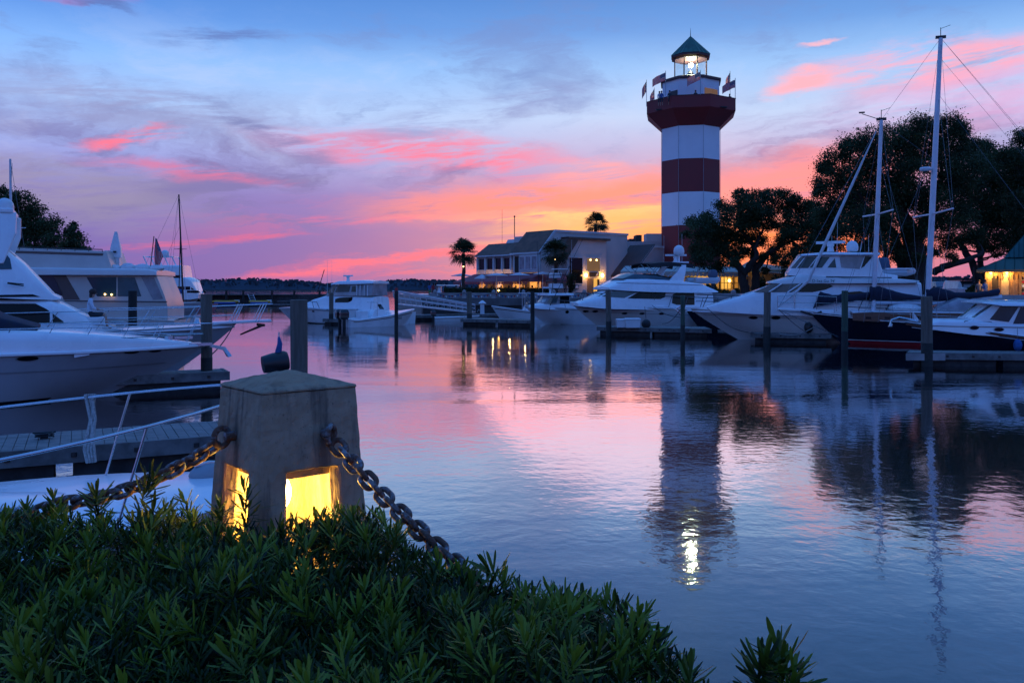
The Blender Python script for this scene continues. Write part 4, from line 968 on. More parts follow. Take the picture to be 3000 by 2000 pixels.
def sail_small():
    bt = Boat('sailboat', 'small sailboat with bare dark mast and blue covered boom near the far pier', (592, 890), 112, 8, 9.5, 'sailboat', 'boats across the basin')
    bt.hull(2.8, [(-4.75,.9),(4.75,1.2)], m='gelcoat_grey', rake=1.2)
    House(bt, [(-2,1,1.6,.9),(1.5,1,1.5,.8),(2.3,1.1,1.15,.5)], 'cabin', tum=.1)
    a, c = bt.lp(537, 870, 0), bt.lp(524, 570, 0); b = MB(); b.tube([(a.x,0,1),(c.x,0,c.z)], [.12,.09], 8); m = b.build('mast', 'black_paint', bt.o)
    sp = a.lerp(c, .62); b = MB(); b.tube([(sp.x-.1,-1.0,ZP(730,112)),(sp.x,0,ZP(730,112)),(sp.x+.1,1.0,ZP(730,112))], .03, 5); b.tube([(sp.x-.8,0,ZP(730,112)),(sp.x+.8,0,ZP(730,112))], .03, 5); b.build('spreader', 'black_paint', m)
    for p, q in (((4.6,0,1.2), c), ((-4.6,0,1), c), ((.3,1.2,1), c), ((.3,-1.2,1), c), ((2.6,.8,1.1), a.lerp(c,.7)), ((-2,-.9,1), a.lerp(c,.7))): b = MB(); b.tube([p, (q[0],q[1],q[2])], .014, 4); b.build('stay', 'wire', m)
    b = MB(); b.ball((a.x-1.6,0,2.6), 1.0, 10, 6, (1.6,.35,.55)); b.build('boom_cover', 'canvas_blue', bt.o, smooth=True)
    b = MB(); b.tube([(a.x-.55,0,2.2),(a.x-.35,0,c.z*.72)], .06, 6); b.build('second_spar', 'black_paint', m)
sail_small()
def tall_mast():
    d = 62; bt = Boat('sailboat', 'sailboat hidden by the left yachts, only its thin mast showing at the left edge', (110, 900), d, 10, 10, 'sailboat', 'boats across the basin')
    bt.hull(3, [(-5,1),(5,1.3)], rake=1.2)
    a, c = bt.lp(36, 880, 0), bt.lp(30, 466, 0); b = MB(); b.tube([(a.x,0,1),(c.x,0,c.z)], [.12,.08], 8); m = b.build('mast', 'mast_alu', bt.o)
    b = MB(); b.tube([(a.x,0,c.z-.3),(a.x-.5,.3,3)], .014, 4); b.build('stay', 'wire', m); b = MB(); b.tube([(c.x,0,c.z),(4.8,0,1.3)], .014, 4); b.build('stay', 'wire', m)
    b = MB(); z = ZP(670, d); b.tube([(a.x-.9,0,z),(a.x+.9,0,z+.05)], .03, 5); b.build('spreader', 'mast_alu', m)
tall_mast()

def boat_f():
    bt = Boat('cruiser', 'white sport cruiser with hardtop and curtained cockpit near the gangway', (817, 906), 76, 180-18, 12.5, 'yacht', 'boats across the basin')
    n = bt.near; X = lambda px, py=900, y=1.7: bt.loc(px, py, n*y)
    bt.hull(4.0, [(-6.25,1.0),(-2,1.15),(3,1.4),(6.25,1.3)], rake=2.0, fine=2.2); bt.rub('plastic_grey', .93, .05); bt.stripe('boot_stripe', 'black_paint', .16, .25, 0, .85)
    z = lambda py: ZP(py, 74)
    h = House(bt, [(X(1090)[0],1.1,z(869),1.6),(X(1040)[0],1.1,z(866),1.6),(X(990)[0],1.1,z(863),1.55),(X(945)[0],1.2,z(865),1.4),(X(900)[0],1.25,z(877),1.0),(X(862)[0],1.3,z(893),.5)], 'cabin', tum=.15, r=.3)
    h.pside('side_window', 'tinted_glass', [(978,876),(990,872),(1030,870),(1029,880),(1018,886),(978,886)], 1.6)
    h.top('foredeck_hatch', 'pale_glass', X(940)[0]+.2, X(905)[0], -.6, .6)
    g = House(bt, [(X(1086)[0],z(866),z(830)-.05,1.45),(X(1010)[0],z(866),z(831),1.45),(X(985)[0],z(866),z(833),1.40),(X(946)[0],z(866),z(862),1.15)], 'windscreen', 'clear_vinyl', tum=.12, r=.1)
    for pts, m in (([(950,861),(972,838),(984,835),(976,858)], 'pale_glass'), ([(980,856),(990,835),(1027,837),(1024,855)], 'teal_glass'), ([(1030,855),(1032,838),(1042,838),(1044,855)], 'teal_glass')): g.pside('screen_pane', m, pts, 1.35)
    House(bt, [(X(1090)[0],z(831),z(824),1.5),(X(1050)[0],z(832),z(822),1.55),(X(985)[0],z(833),z(824),1.5),(X(962)[0],z(834),z(831),1.3)], 'hardtop', tum=.3, r=.12)
    for px in (1046, 1056, 1068, 1078): a = bt.lp(px, 835, n*1.45); b = MB(); b.tube([a+Vector((0,n*.05,0)), Vector((a.x, a.y+n*.08, z(866)))], .03, 5); b.build('curtain_seam', 'gelcoat', bt.o)
    c = bt.lp(1020, 822, 0); radar(bt, (c.x, 0, c.z), 1.0); whip(bt, (c.x+.4,0,c.z), (c.x+.4,0,c.z+1.0)); whip(bt, (X(967)[0],n*1.4,z(860)), (X(967)[0],n*1.4,z(765))); whip(bt, (X(950)[0],n*1.2,z(870)), (X(950)[0],n*1.2,z(762)), .02)
    b = MB(); b.tube([bt.lp(930, 857, n*1.4), bt.lp(950, 790, n*1.4)], .035, 5); b.build('outrigger', 'black_paint', bt.o)
    bt.rail(.60, .99, .55, .15, 6, .15, r=.028, m='rail_metal'); 
    for px, py in ((916, 912), (962, 908)): bt.port(px, py, 9, 4)
boat_f()
def console(name, label, tip, d, deg, L, px_text=None, ttop=True, motors=2, mot='outboard_black', B=2.5):
    bt = Boat(name, label, tip, d, deg, L, 'boat', 'boats across the basin'); n = bt.near
    bt.hull(B, [(-L/2,.62),(-L/2+.5,.55),(0,.85),(L/2,1.35)], rake=1.1, camber=-.30, zl=-.3); bt.rub('gelcoat', .96, .05); bt.stripe('cove_line', 'black_paint', .80, .84, .04, .98)
    b = MB(); b.loft([[Vector((x,y,.6)) for x, y in ((-1.2,-.55),(.4,-.55),(.4,.55),(-1.2,.55))], [Vector((x,y,1.35)) for x, y in ((-.7,-.5),(.15,-.5),(.15,.5),(-.7,.5))]]); c = b.build('console', 'gelcoat', bt.o, bevel=.05)
    b = MB(); b.add([(.15,-.45,1.3),(.15,.45,1.3),(-.15,.4,1.75),(-.15,-.4,1.75)], [(0,1,2,3)]); b.build('windscreen', 'pale_glass', c)
    b = MB(); b.box((-1.6,0,.9), (.6,1.1,.7)); b.build('helm_seat', 'plastic_white', bt.o, bevel=.06)
    if ttop:
        b = MB()
        for x, y in ((-1.1,-.6),(-1.1,.6),(.3,-.6),(.3,.6)): b.tube([(x,y,.7),(x-.1 if x < 0 else x,y*.95,2.5)], .028, 6)
        b.tube([(-1.1,-.6,.9),(.3,-.58,2.4)], .02, 5); b.tube([(.3,-.6,.9),(-1.1,-.58,2.4)], .02, 5); f = b.build('tower_frame', 'aluminium', bt.o)
        b = MB(); b.box((-.4,0,2.53), (2.2,1.5,.08)); b.build('t_top', 'canvas_white', f, bevel=.03)
    ys = {1: (0,), 2: (-.42,.42)}[motors]
    for y in ys: outboard(bt.o, -L/2-.25, y, .62, 1.15, mot)
    return bt
g = console('centre_console_boat', 'white centre console with twin black outboards, tow lettering on its side', (1214, 890), 70, 33, 6.0, ttop=False)
b = MB(); 
for y in (-.7, .7): b.tube([(-.6,y,.7),(-.55,y*.9,1.9),(-.9,y*.9,1.9)], .03, 6)
b.tube([(-.55,-.63,1.9),(-.55,.63,1.9)], .03, 6); b.build('grab_frame', 'aluminium', g.o)
p = g.on(1.0, .62, g.near, .03)
text_mesh('bow_lettering', 'TOW', .34, 'black_paint', Matrix.Translation(p) @ Matrix.Rotation(math.radians(4), 4, 'Z') @ Matrix.Rotation(math.radians(80), 4, 'X'), g.o)
console('centre_console_boat', 'white centre console with a white t-top frame left of the sportfisher', (1440, 884), 83, 180+12, 7.0, motors=1)
bt = Boat('skiff', 'low white skiff with a small black motor left of the pale dock pedestal', (1405, 922), 80, 8, 4.2, 'boat', 'boats across the basin'); bt.hull(1.6, [(-2.1,.32),(2.1,.5)], rake=.6, camber=-.15, zl=-.15); bt.rub('gelcoat', .9, .06); outboard(bt.o, -2.2, 0, .45, .8)

def boat_i():
    bt = Boat('sportfisher', 'white sportfishing boat with tuna tower, bow under the black pilings', (1534, 906), 71, 180+16, 11, 'boat', 'boats across the basin')
    n = bt.near; z = lambda py: ZP(py, 70); X = lambda px, y=1.4: bt.loc(px, 900, n*y)[0]
    bt.hull(3.9, [(-5.5,1.05),(0,1.25),(5.5,1.62)], rake=2.4, fine=2.1); bt.rub('plastic_grey', .93, .04); bt.port(1665, 914, 9, 8); bt.stripe('boot_stripe', 'black_paint', .12, .2, 0, .85)
    h = House(bt, [(X(1700),1.2,z(889)+.1,1.4),(X(1650),1.2,z(889)+.1,1.4),(X(1590),1.3,z(890),1.1),(X(1560),1.4,z(897),.7)], 'cabin', tum=.15, r=.2)
    g = House(bt, [(X(1672),z(890),z(865),1.3),(X(1618),z(890),z(865),1.25),(X(1598),z(890),z(887),1.0)], 'windscreen', 'clear_vinyl', tum=.12, r=.05)
    g.pside('screen_pane', 'tinted_glass', [(1640,889),(1642,868),(1668,868),(1668,889)], 1.3); g.pside('screen_pane', 'pale_glass', [(1603,887),(1618,868),(1637,867),(1630,888)], 1.25)
    t = House(bt, [(X(1680),z(865),z(860),1.5),(X(1605),z(866),z(860),1.4)], 'hardtop', tum=.2, r=.08); c = (X(1630),0,z(859)); radar(bt, c, 1.1)
    b = MB()
    for sx in (X(1672), X(1612)):
        for sy in (-1.2, 1.2): b.tube([(sx,sy,1.2),((sx+X(1640)*2)/3,sy*.6,z(805)),((sx+X(1640)*3)/4,sy*.5,z(795))], .035, 6)
    for zz in (845, 822, 805): b.tube([(X(1665),-.9,z(zz)),(X(1625),-.9,z(zz)),(X(1625),.9,z(zz)),(X(1665),.9,z(zz)),(X(1665),-.9,z(zz))], .03, 5)
    tw = b.build('tuna_tower', 'black_paint', bt.o)
    b = MB(); b.box((X(1645),0,z(838)), (.9,1.3,.42)); b.build('tower_console', 'plastic_white', tw, bevel=.04)
    b = MB(); b.box((X(1643),0,z(806)), (.85,.9,.42)); b.build('tower_bucket', 'plastic_white', tw, bevel=.04)
    b = MB(); b.box((X(1655),0,z(787)), (1.1,1.2,.06)); b.build('sun_shade', 'plastic_white', tw, bevel=.02)
    for sd in (1,-1): b = MB(); b.tube([(X(1612),sd*1.4,1.6),(X(1655)-1.2*sd,sd*2.4,z(700))], [.03,.015], 5); b.build('outrigger', 'black_paint', bt.o)
    whip(bt, (X(1680),n*.9,z(800)), (X(1681),n*.9,z(700))); bt.rail(.58, .985, .6, .12, 5, .15, r=.02, m='wire'); 
    b = MB(); a, c2 = bt.lp(1655, 872, n*1.3), bt.lp(1660, 878, n*1.5); b.lathe([(.30,0),(.33,.2),(.25,.42)], (X(1662),n*.7,1.45), 10); b.build('live_bait_tub', 'black_paint', bt.o)
boat_i()

def boat_j():
    bt = Boat('motor_yacht', 'white flybridge yacht with black bimini moored left of the lighthouse', (1676, 893), 61, 180+17, 17, 'yacht', 'large yachts at the right docks')
    n = bt.near; z = lambda py, d=58: ZP(py, d); X = lambda px, y=1.9: bt.loc(px, 900, n*y)[0]; A = lambda px, py, y=1.9: bt.loc(px, py, n*y)
    bt.hull(4.9, [(-8.5,1.35),(-2,1.5),(4,1.75),(8.5,1.92)], rake=2.9, fine=2.0, m='gelcoat_warm'); bt.rub('gelcoat', .96, .06); bt.stripe('boot_stripe', 'navy', .0, .22, 0, .90, .016); bt.stripe('cove_line', 'plastic_grey', .74, .755, .05, .97, .016)
    for px in (1747, 1771, 1846, 1891, 1942): bt.port(px, 914 if px < 1800 else 919, 14, 6)
    h = House(bt, [(X(2090),1.3,A(2040,853)[1],2.0),(X(1985),1.4,A(1985,848)[1],2.0),(X(1880),1.5,A(1880,849)[1],1.95),(X(1800),1.55,A(1800,852)[1],1.75),(X(1768),1.6,A(1768,870)[1],1.5),(X(1712),1.75,A(1712,889)[1],.8)], 'saloon', tum=.14, r=.3)
    h.pside('saloon_window', 'tinted_glass', [(1842,874),(1880,852),(1954,853),(1950,870),(1936,876)], 1.95); h.pside('aft_window', 'tinted_glass', [(1970,888),(1974,862),(1990,855),(2038,856),(2036,893),(1984,893)], 2.0)
    h.pside('windscreen', 'pale_glass', [(1770,868),(1800,853),(1874,853),(1832,873)], 1.9)
    h.top('windscreen_front', 'pale_glass', X(1802), X(1770), -.9, .9)
    f = House(bt, [(X(2100),A(2090,856)[1],A(2095,854)[1]+.02,2.1),(X(2058),A(2058,853)[1]-.12,A(2058,832)[1],2.2),(X(1990),A(1990,853)[1]-.1,A(1990,822)[1],2.2),(X(1900),A(1900,851)[1]-.1,A(1900,817)[1],2.1),(X(1845),A(1845,849)[1]-.08,A(1845,818)[1],1.95),(X(1792),A(1792,846)[1]-.05,A(1792,842)[1],1.5)], 'flybridge', tum=.22, r=.2)
    f.pside('moulding_line', 'plastic_grey', [(1815,827),(2060,834),(2060,836),(1815,829)], 2.1)
    w = House(bt, [(X(1975),A(1960,819)[1],A(1970,818)[1]+.1,1.7),(X(1925),A(1925,818)[1],A(1925,802)[1],1.75),(X(1868),A(1868,818)[1],A(1868,801)[1],1.6),(X(1836),A(1836,817)[1],A(1836,816)[1],1.2)], 'fly_screen', 'pale_glass', tum=.2, r=.12)
    w.pside('screen_brow', 'tinted_glass', [(1886,801),(1925,803),(1972,816),(1968,817),(1920,806),(1886,804)], 1.75)
    # arch, bimini, radar, dome, tender
    for sd in (1, -1):
        b = MB(); p0, p1 = bt.lp(1988, 818, n*1.8), bt.lp(2002, 776, n*1.5); p0.y *= sd; p1.y *= sd
        b.loft([[p+Vector((dx,dy,0)) for dx, dy in ((-w_,-.09),(w_,-.09),(w_,.09),(-w_,.09))] for p, w_ in ((p0+Vector((.25,0,-.2)), .62), (p0.lerp(p1, .5), .34), (p1, .20))]); b.build('radar_arch', 'gelcoat', bt.o, bevel=.03)
    b = MB(); a, c = bt.lp(1876, 775, 0), bt.lp(2000, 777, 0); rings = []
    for i in range(9):
        q = a.lerp(c, i/8); rings.append([Vector((q.x, y, q.z+.14*math.sin(pi*i/8)+.10*(1-(y/1.6)**2)-(.22 if abs(y) > 1.5 else 0)+dz)) for y in (-1.62,-1.5,-.8,0,.8,1.5,1.62) for dz in (0,)]+[Vector((q.x, y, q.z-.05+.14*math.sin(pi*i/8)+.10*(1-(y/1.6)**2)-(.22 if abs(y) > 1.5 else 0))) for y in (1.62,1.5,.8,0,-.8,-1.5,-1.62)])
    b.loft(rings); bi = b.build('bimini', 'canvas_black', bt.o, smooth=True)
    for px0, px1 in ((1878, 1925), (1895, 1945), (1960, 1930), (1990, 1950), (1925, 1900)):
        for sd in (1, -1): b = MB(); u_, v_ = bt.lp(px0, 776, n*1.5), bt.lp(px1, 818, n*1.6); u_.y *= sd; v_.y *= sd; b.tube([u_, v_], .022, 5); b.build('bimini_strut', 'steel', bi)
    c = bt.lp(1978, 772, 0); b = MB(); b.box((c.x,0,c.z+.05), (1.0,2.4,.12)); b.build('arch_top', 'gelcoat', bt.o, bevel=.03)
    radar(bt, (c.x+.1,.3,c.z+.1), 1.2); q = bt.lp(1989, 748, n*.5); dome(bt, (q.x, n*.5, q.z), .40); b = MB(); b.tube([(q.x,n*.5,c.z),(q.x,n*.5,q.z+.05)], .08, 8); b.build('dome_post', 'gelcoat', bt.o)
    whip(bt, bt.lp(1945, 772, n), bt.lp(1945, 690, n)); whip(bt, bt.lp(1998, 772, n), bt.lp(1998, 685, n), .016)
    tb = MB(); a = bt.lp(2055, 828, .4*n); tb.tube([a+Vector((.9,-.6,.15)), a+Vector((-.9,-.65,.15)), a+Vector((-1.4,0,.25)), a+Vector((-.9,.65,.15)), a+Vector((.9,.6,.15))], .22, 8); td = tb.build('tender', 'gelcoat_grey', bt.o, smooth=True)
    m = bt.lp(2088, 812, n*.3); outboard(td, m.x, m.y, m.z-.1, 1.0, 'outboard_blue')
    b = MB(); b.tube([bt.lp(2040, 820, n), bt.lp(2047, 790, n)], .025, 5); b.build('davit', 'aluminium', bt.o)
    bt.rail(.36, .992, .78, -.25, 9, .15, r=.028, m='rail_metal')
boat_j()

def boat_k():
    bt = Boat('motor_yacht', 'big white pilothouse yacht with name lettering, bow nearest the middle of the basin', (2022, 905), 51, 180-14, 19, 'yacht', 'large yachts at the right docks')
    n = bt.near; A = lambda px, py, y=2.1: bt.loc(px, py, n*y); X = lambda px, y=2.1: A(px, 900, y)[0]
    bt.hull(5.2, [(-9.5,1.35),(-2,1.45),(3,1.60),(9.5,1.80)], rake=3.4, fine=1.9, m='gelcoat_warm'); bt.rub('gelcoat', .93, .06); bt.stripe('cove_line', 'plastic_grey', .84, .855, .04, .98, .018); bt.stripe('boot_stripe', 'black_paint', .10, .17, 0, .88, .016)
    for px in (2208, 2275): bt.port(px, 932, 24, 9)
    h = House(bt, [(X(2700),1.4,A(2660,828)[1],2.3),(X(2480),1.45,A(2480,828)[1],2.3),(X(2330),1.5,A(2330,828)[1],2.2),(X(2270),1.5,A(2270,833)[1],2.0),(X(2200),1.55,A(2200,858)[1],1.7),(X(2120),1.62,A(2120,882)[1],1.15),(X(2060),1.72,A(2060,902)[1],.4)], 'saloon', tum=.10, r=.35)
    h.pside('saloon_window', 'tinted_glass', [(2326,855),(2370,832),(2430,833),(2442,838),(2420,848),(2380,856)], 2.25); h.pside('aft_window', 'tinted_glass', [(2448,868),(2475,856),(2520,853),(2560,862),(2570,880),(2448,880)], 2.3)
    h.pside('windscreen', 'pale_glass', [(2208,856),(2262,832),(2368,830),(2320,856)], 2.15)
    for px in (2262, 2318): a, c = bt.lp(px+28, 831, n*2.1), bt.lp(px-12, 857, n*2.2); b = MB(); b.tube([a+Vector((0,n*.05,0)), c+Vector((0,n*.05,0))], .035, 5); b.build('screen_mullion', 'gelcoat', h.o)
    f = House(bt, [(X(2690),A(2680,828)[1],A(2680,822)[1],2.4),(X(2640),A(2640,829)[1],A(2640,817)[1],2.4),(X(2470),A(2470,829)[1]-.02,A(2470,815)[1],2.35),(X(2350),A(2350,829)[1]-.02,A(2350,804)[1],2.2),(X(2300),A(2300,829)[1]-.05,A(2300,815)[1],1.9),(X(2252),A(2252,829)[1],A(2252,827)[1],1.4)], 'flybridge_deck', 'gelcoat_warm', tum=.25, r=.16)
    p = House(bt, [(X(2632),A(2630,818)[1],A(2628,806)[1],1.9),(X(2590),A(2590,816)[1],A(2590,800)[1],2.0),(X(2574),A(2574,816)[1],A(2574,745)[1],1.95),(X(2420),A(2420,812)[1],A(2420,745)[1],1.95),(X(2345),A(2345,808)[1],A(2345,750)[1],1.8),(X(2312),A(2312,806)[1],A(2312,796)[1],1.55)], 'pilothouse', tum=.10, r=.16)
    House(bt, [(X(2578),A(2578,746)[1],A(2578,740)[1],2.05),(X(2420),A(2420,746)[1],A(2420,738)[1],2.05),(X(2348),A(2348,749)[1],A(2348,744)[1],1.85)], 'hardtop', tum=.5, r=.05)
    for pts, m in (([(2318,785),(2345,753),(2358,752),(2332,785)], 'pale_glass'), ([(2336,785),(2362,752),(2393,752),(2368,785)], 'teal_glass'), ([(2372,784),(2398,752),(2432,752),(2408,784)], 'teal_glass'), ([(2424,784),(2446,756),(2450,784)], 'teal_glass'), ([(2460,750),(2532,750),(2518,788),(2464,784)], 'clear_vinyl'), ([(2535,750),(2556,752),(2532,780),(2522,786)], 'tinted_glass')): p.pside('pilothouse_window', m, pts, 1.9)
    f.pside('black_stripe', 'tinted_glass', [(2420,809),(2612,812),(2612,815),(2420,812)], 2.3, out=.03)
    a = bt.lp(2412, 823, n*2.25); text_mesh('name_lettering', "D-Sea Go 'N'", .22, 'black_paint', Matrix.Translation(a+Vector((0,n*.16,0))) @ Matrix.Rotation(pi if n > 0 else 0, 4, 'Z') @ Matrix.Rotation(math.radians(75), 4, 'X'), bt.o)
    c = bt.lp(2433, 737, 0); radar(bt, (c.x,0,c.z), 1.25); q = bt.lp(2497, 737, 0); dome(bt, (q.x,0,q.z), .33); whip(bt, bt.lp(2452, 738, n), bt.lp(2454, 650, n)); whip(bt, bt.lp(2437, 738, -n), bt.lp(2437, 690, -n)); whip(bt, bt.lp(2545, 738, n), bt.lp(2545, 688, n)); whip(bt, bt.lp(2520, 738, n), bt.lp(2526, 700, n), .02)
    t = MB(); a = bt.lp(2600, 805, 0); t.tube([a+Vector((1.0,-.7,.1)), a+Vector((-.8,-.7,.1)), a+Vector((-1.3,0,.2)), a+Vector((-.8,.7,.1)), a+Vector((1.0,.7,.1))], .2, 8); td = t.build('tender', 'gelcoat_grey', bt.o, smooth=True); m = bt.lp(2588, 785, n*.2); outboard(td, m.x, m.y, m.z-.1, 1.05, 'outboard_blue', 1)
    b = MB(); b.box(bt.lp(2625, 788, 0), (1.4,1.6,.08)); b.build('davit_platform', 'gelcoat', bt.o)
    bt.rail(.34, .992, .85, -.35, 9, .18, r=.026, m='rail_metal', mid=True)
    b = MB(); tp = Vector((9.5,0,1.85)); b.loft([[tp+Vector((x,y,z_)) for y, z_ in ((-w_,-.06),(w_,-.06),(w_,.05),(-w_,.05))] for x, w_ in ((-.8,.3),(.55,.2))]); b.build('anchor_platform', 'gelcoat', bt.o); b = MB(); b.tube([tp+Vector((.55,0,.1)), tp+Vector((.85,0,-.1)), tp+Vector((.5,0,-.4))], .07, 6); b.build('anchor', 'steel', bt.o)
    # fender against the quarter
    p_ = bt.on(*bt.loc(2370, 960, n*2.4), n, .22); b = MB(); b.ball(p_, .24, 10, 8, (1,1,1.3)); b.build('round_fender', 'black_paint', bt.o, smooth=True)
boat_k()
bt = Boat('navy_cruiser', 'dark blue hull with white waterline showing between the two white yachts', (2010, 905), 60, 190, 12, 'boat', 'large yachts at the right docks'); bt.hull(3.6, [(-6,1.3),(6,1.5)], m='navy', rake=1.5); bt.rub('gelcoat', .97, .05); bt.stripe('white_line', 'gelcoat', .20, .24, 0, .9, .02); bt.stripe('boot_stripe', 'red_paint', .12, .17, 0, .9, .02)

def boat_l():
    bt = Boat('sailing_schooner', 'navy hulled two masted sailing yacht with dark sail covers and teak cabin', (2372, 912), 47, 180-16, 17.5, 'sailboat', 'boats at the right docks')
    n = bt.near; A = lambda px, py, y=0: bt.loc(px, py, n*y); Lp = lambda px, py, y=0: bt.lp(px, py, n*y)
    bt.hull(4.3, [(-8.75,1.20),(0,1.15),(5,1.35),(8.75,1.72)], m='navy', deckm='gelcoat', rake=2.0, fine=1.8); bt.rub('gelcoat', .965, .03)
    bt.stripe('white_line', 'gelcoat', .20, .245, 0, .97, .016, True); bt.stripe('boot_stripe', 'red_paint', -.05, .17, 0, .97, .016, True); bt.stripe('toe_rail', 'teak', .97, 1.0, 0, .99, .02)
    h = House(bt, [(-7,1.2,1.62,1.5),(-1,1.2,1.72,1.45),(A(2560,920,1.2)[0],1.25,1.75,1.25),(A(2500,925,1.2)[0],1.3,1.70,.9)], 'cabin_trunk', 'teak', tum=.08, r=.04, cam=.05)
    House(bt, [(-7,1.64,1.72,1.5),(-1,1.72,1.80,1.42),(A(2500,925,1.2)[0],1.70,1.76,.85)], 'cabin_roof', 'gelcoat', tum=.1, r=.03)
    for px in (2545, 2640, 2690, 2600): h.pside('cabin_port', 'tinted_glass', [(px-8,935),(px+8,935),(px+8,928),(px-8,928)], 1.3)
    # bowsprit with pulpit and anchor
    s0, s1 = Vector((8.3,0,1.72)), Lp(2278, 906); b = MB(); b.tube([s0-Vector((.8,0,0)), s1], [.13,.09], 8); bs = b.build('bowsprit', 'gelcoat', bt.o, smooth=True)
    b = MB()
    for sd in (1,-1):
        q = [s1+Vector((0,sd*.1,.75)), s1+Vector((-.9,sd*.35,.8)), s1+Vector((-2.0,sd*.7,.75)), s1+Vector((-3.0,sd*1.0,.7))]; b.tube(q, .02, 5)
        for k in (0, 1, 2, 3): b.tube([q[k], q[k]+Vector((0,-sd*.1,-.75))], .016, 5)
        b.tube([s1+Vector((0,sd*.1,.4)), s1+Vector((-2.9,sd*.95,.35))], .014, 5)
    b.build('pulpit', 'steel', bs)
    b = MB(); b.tube([s1+Vector((-1.2,.1,-.1)), s1+Vector((-1.9,.1,-.3)), s1+Vector((-2.3,.1,-.1))], .06, 6); b.build('anchor', 'black_paint', bs)
    b = MB(); b.tube([s1, bt.hp(.985, .35, 1)*1.0], .018, 5); b.build('bobstay', 'steel', bs)
    def mast(nm, bpx, bpy, tpx, tpy, r, spy, spw):
        a, t = Lp(bpx, bpy), Lp(tpx, tpy); a.z = 1.6; b = MB(); b.tube([a, a.lerp(t, .5), t], [r, r, r*.72], 10); m = b.build(nm, 'mast_alu', bt.o, smooth=True)
        f = (ZP(spy, 47)-a.z)/(t.z-a.z); s = a.lerp(t, f); b = MB(); b.tube([s+Vector((.5,-spw,.05)), s, s+Vector((-.5,spw,.05))], .045, 6); sp = b.build('spreader', 'mast_alu', m)
        b = MB(); b.box(t+Vector((0,0,.05)), (.5,.12,.14)); b.tube([t, t+Vector((0,0,.55))], .02, 5); b.tube([t+Vector((0,0,.5)), t+Vector((-.45,.1,.62))], .012, 4); b.build('masthead', 'black_paint', m)
        return m, a, t, s
    m1, a1, t1, s1_ = mast('fore_mast', 2558, 880, 2582, 352, .125, 632, 2.0); m2, a2, t2, s2_ = mast('main_mast', 2716, 880, 2756, 112, .15, 635, 2.6)
    def stay(m, p, q, r=.007): b = MB(); b.tube([p, q], r, 4); b.build('stay', 'wire', m)
    for m, a, t, s, w in ((m1, a1, t1, s1_, 2.0), (m2, a2, t2, s2_, 2.6)):
        for sd in (1,-1):
            tip = s+Vector((-sd*.5,sd*w,.05)); dk = Vector((a.x, sd*1.95, 1.25))
            stay(m, t, tip); stay(m, tip, dk); stay(m, s+Vector((0,0,.1)), dk+Vector((.7,0,0))); stay(m, s, dk+Vector((-.8,0,0))); stay(m, a.lerp(t, .8), tip+Vector((0,-sd*.4,0)))
    stay(m1, t1, t2); stay(m1, t1+Vector((0,0,-.1)), a2.lerp(t2, .56)); stay(m2, t2, Vector((-8.6,0,1.3))); stay(m2, t2, Vector((-8.4,1.2,1.3))); stay(m2, a2.lerp(t2, .93), Vector((-8.4,-1.2,1.3))); stay(m2, a2.lerp(t2, .8), Vector((-5,1.9,1.2))); stay(m2, a2.lerp(t2,.6), Vector((a1.x+.4,.2,1.8))); stay(m1, a1.lerp(t1,.62), Lp(2470, 900)); stay(m1, a1.lerp(t1,.64), Lp(2462, 900)); stay(m1, a1.lerp(t1,.85), Lp(2700,880))
    stay(m1, t1, s1, .012)
    b = MB(); p, q = Lp(2368, 822), t1.lerp(Lp(2368, 822), .07); b.tube([s1+Vector((.0,0,.1)), p.lerp(s1, .5), p, p.lerp(q, .3), p.lerp(q, .7), q], [.02,.05,.085,.085,.065,.025], 10); b.build('furled_jib', 'canvas_white', m1, smooth=True)
    b = MB(); pw = t1+Vector((.3,.1,0)); b.tube([t1, t1+Vector((1.0,.2,.35))], .02, 5); b.box(t1+Vector((1.0,.2,.42)), (.3,.05,.08)); b.build('wind_vane', 'black_paint', m1)
    # radar on the main mast
    rp = a2.lerp(t2, (ZP(510,47)-a2.z)/(t2.z-a2.z)); b = MB(); b.lathe([(.05,-.06),(.28,-.05),(.30,.05),(.25,.12),(.05,.13)], rp+Vector((.45,.15,0)), 14); b.build('mast_radar', 'plastic_white', m2, smooth=True)
    # booms with navy covers
    def cover(nm, pts, rad):
        b = MB(); b.tube([Lp(x, y) for x, y in pts], rad, 10); o = b.build(nm, 'canvas_navy', bt.o, smooth=True); return o
    def saddle(nm, top, bot, wd):
        rings = []
        N = 24
        for i in range(N+1):
            f = i/N; x0 = interp([(k/(len(top)-1), p[0]) for k, p in enumerate(top)], f); y0 = interp([(k/(len(top)-1), p[1]) for k, p in enumerate(top)], f); y1 = interp([(k/(len(bot)-1), p[1]) for k, p in enumerate(bot)], f)
            a_, c_ = Lp(x0, y0), Lp(x0, y1); w = wd*(.6+.4*(c_-a_).length)*(1+.12*math.sin(i*2.1)); mz = (a_.z+c_.z)/2; hh = max((a_.z-c_.z)/2, .04)
            rings.append([Vector((a_.x+.03*math.sin(i*1.7+k), w*math.sin(2*pi*k/12), mz+hh*math.cos(2*pi*k/12))) for k in range(12)])
        b = MB(); b.loft(rings); return b.build(nm, 'canvas_navy', bt.o, smooth=True, ang=60)
    saddle('fore_sail_cover', [(2548,838),(2575,838),(2600,846),(2640,858),(2702,868)], [(2548,884),(2575,880),(2600,879),(2640,880),(2702,878)], .28)
    saddle('main_sail_cover', [(2712,846),(2745,840),(2800,856),(2860,856),(2926,846)], [(2712,880),(2745,882),(2800,880),(2860,874),(2926,866)], .30)
    saddle('staysail_cover', [(2384,900),(2402,854),(2440,864),(2500,862),(2545,855)], [(2384,902),(2402,895),(2440,890),(2500,882),(2545,872)], .22)
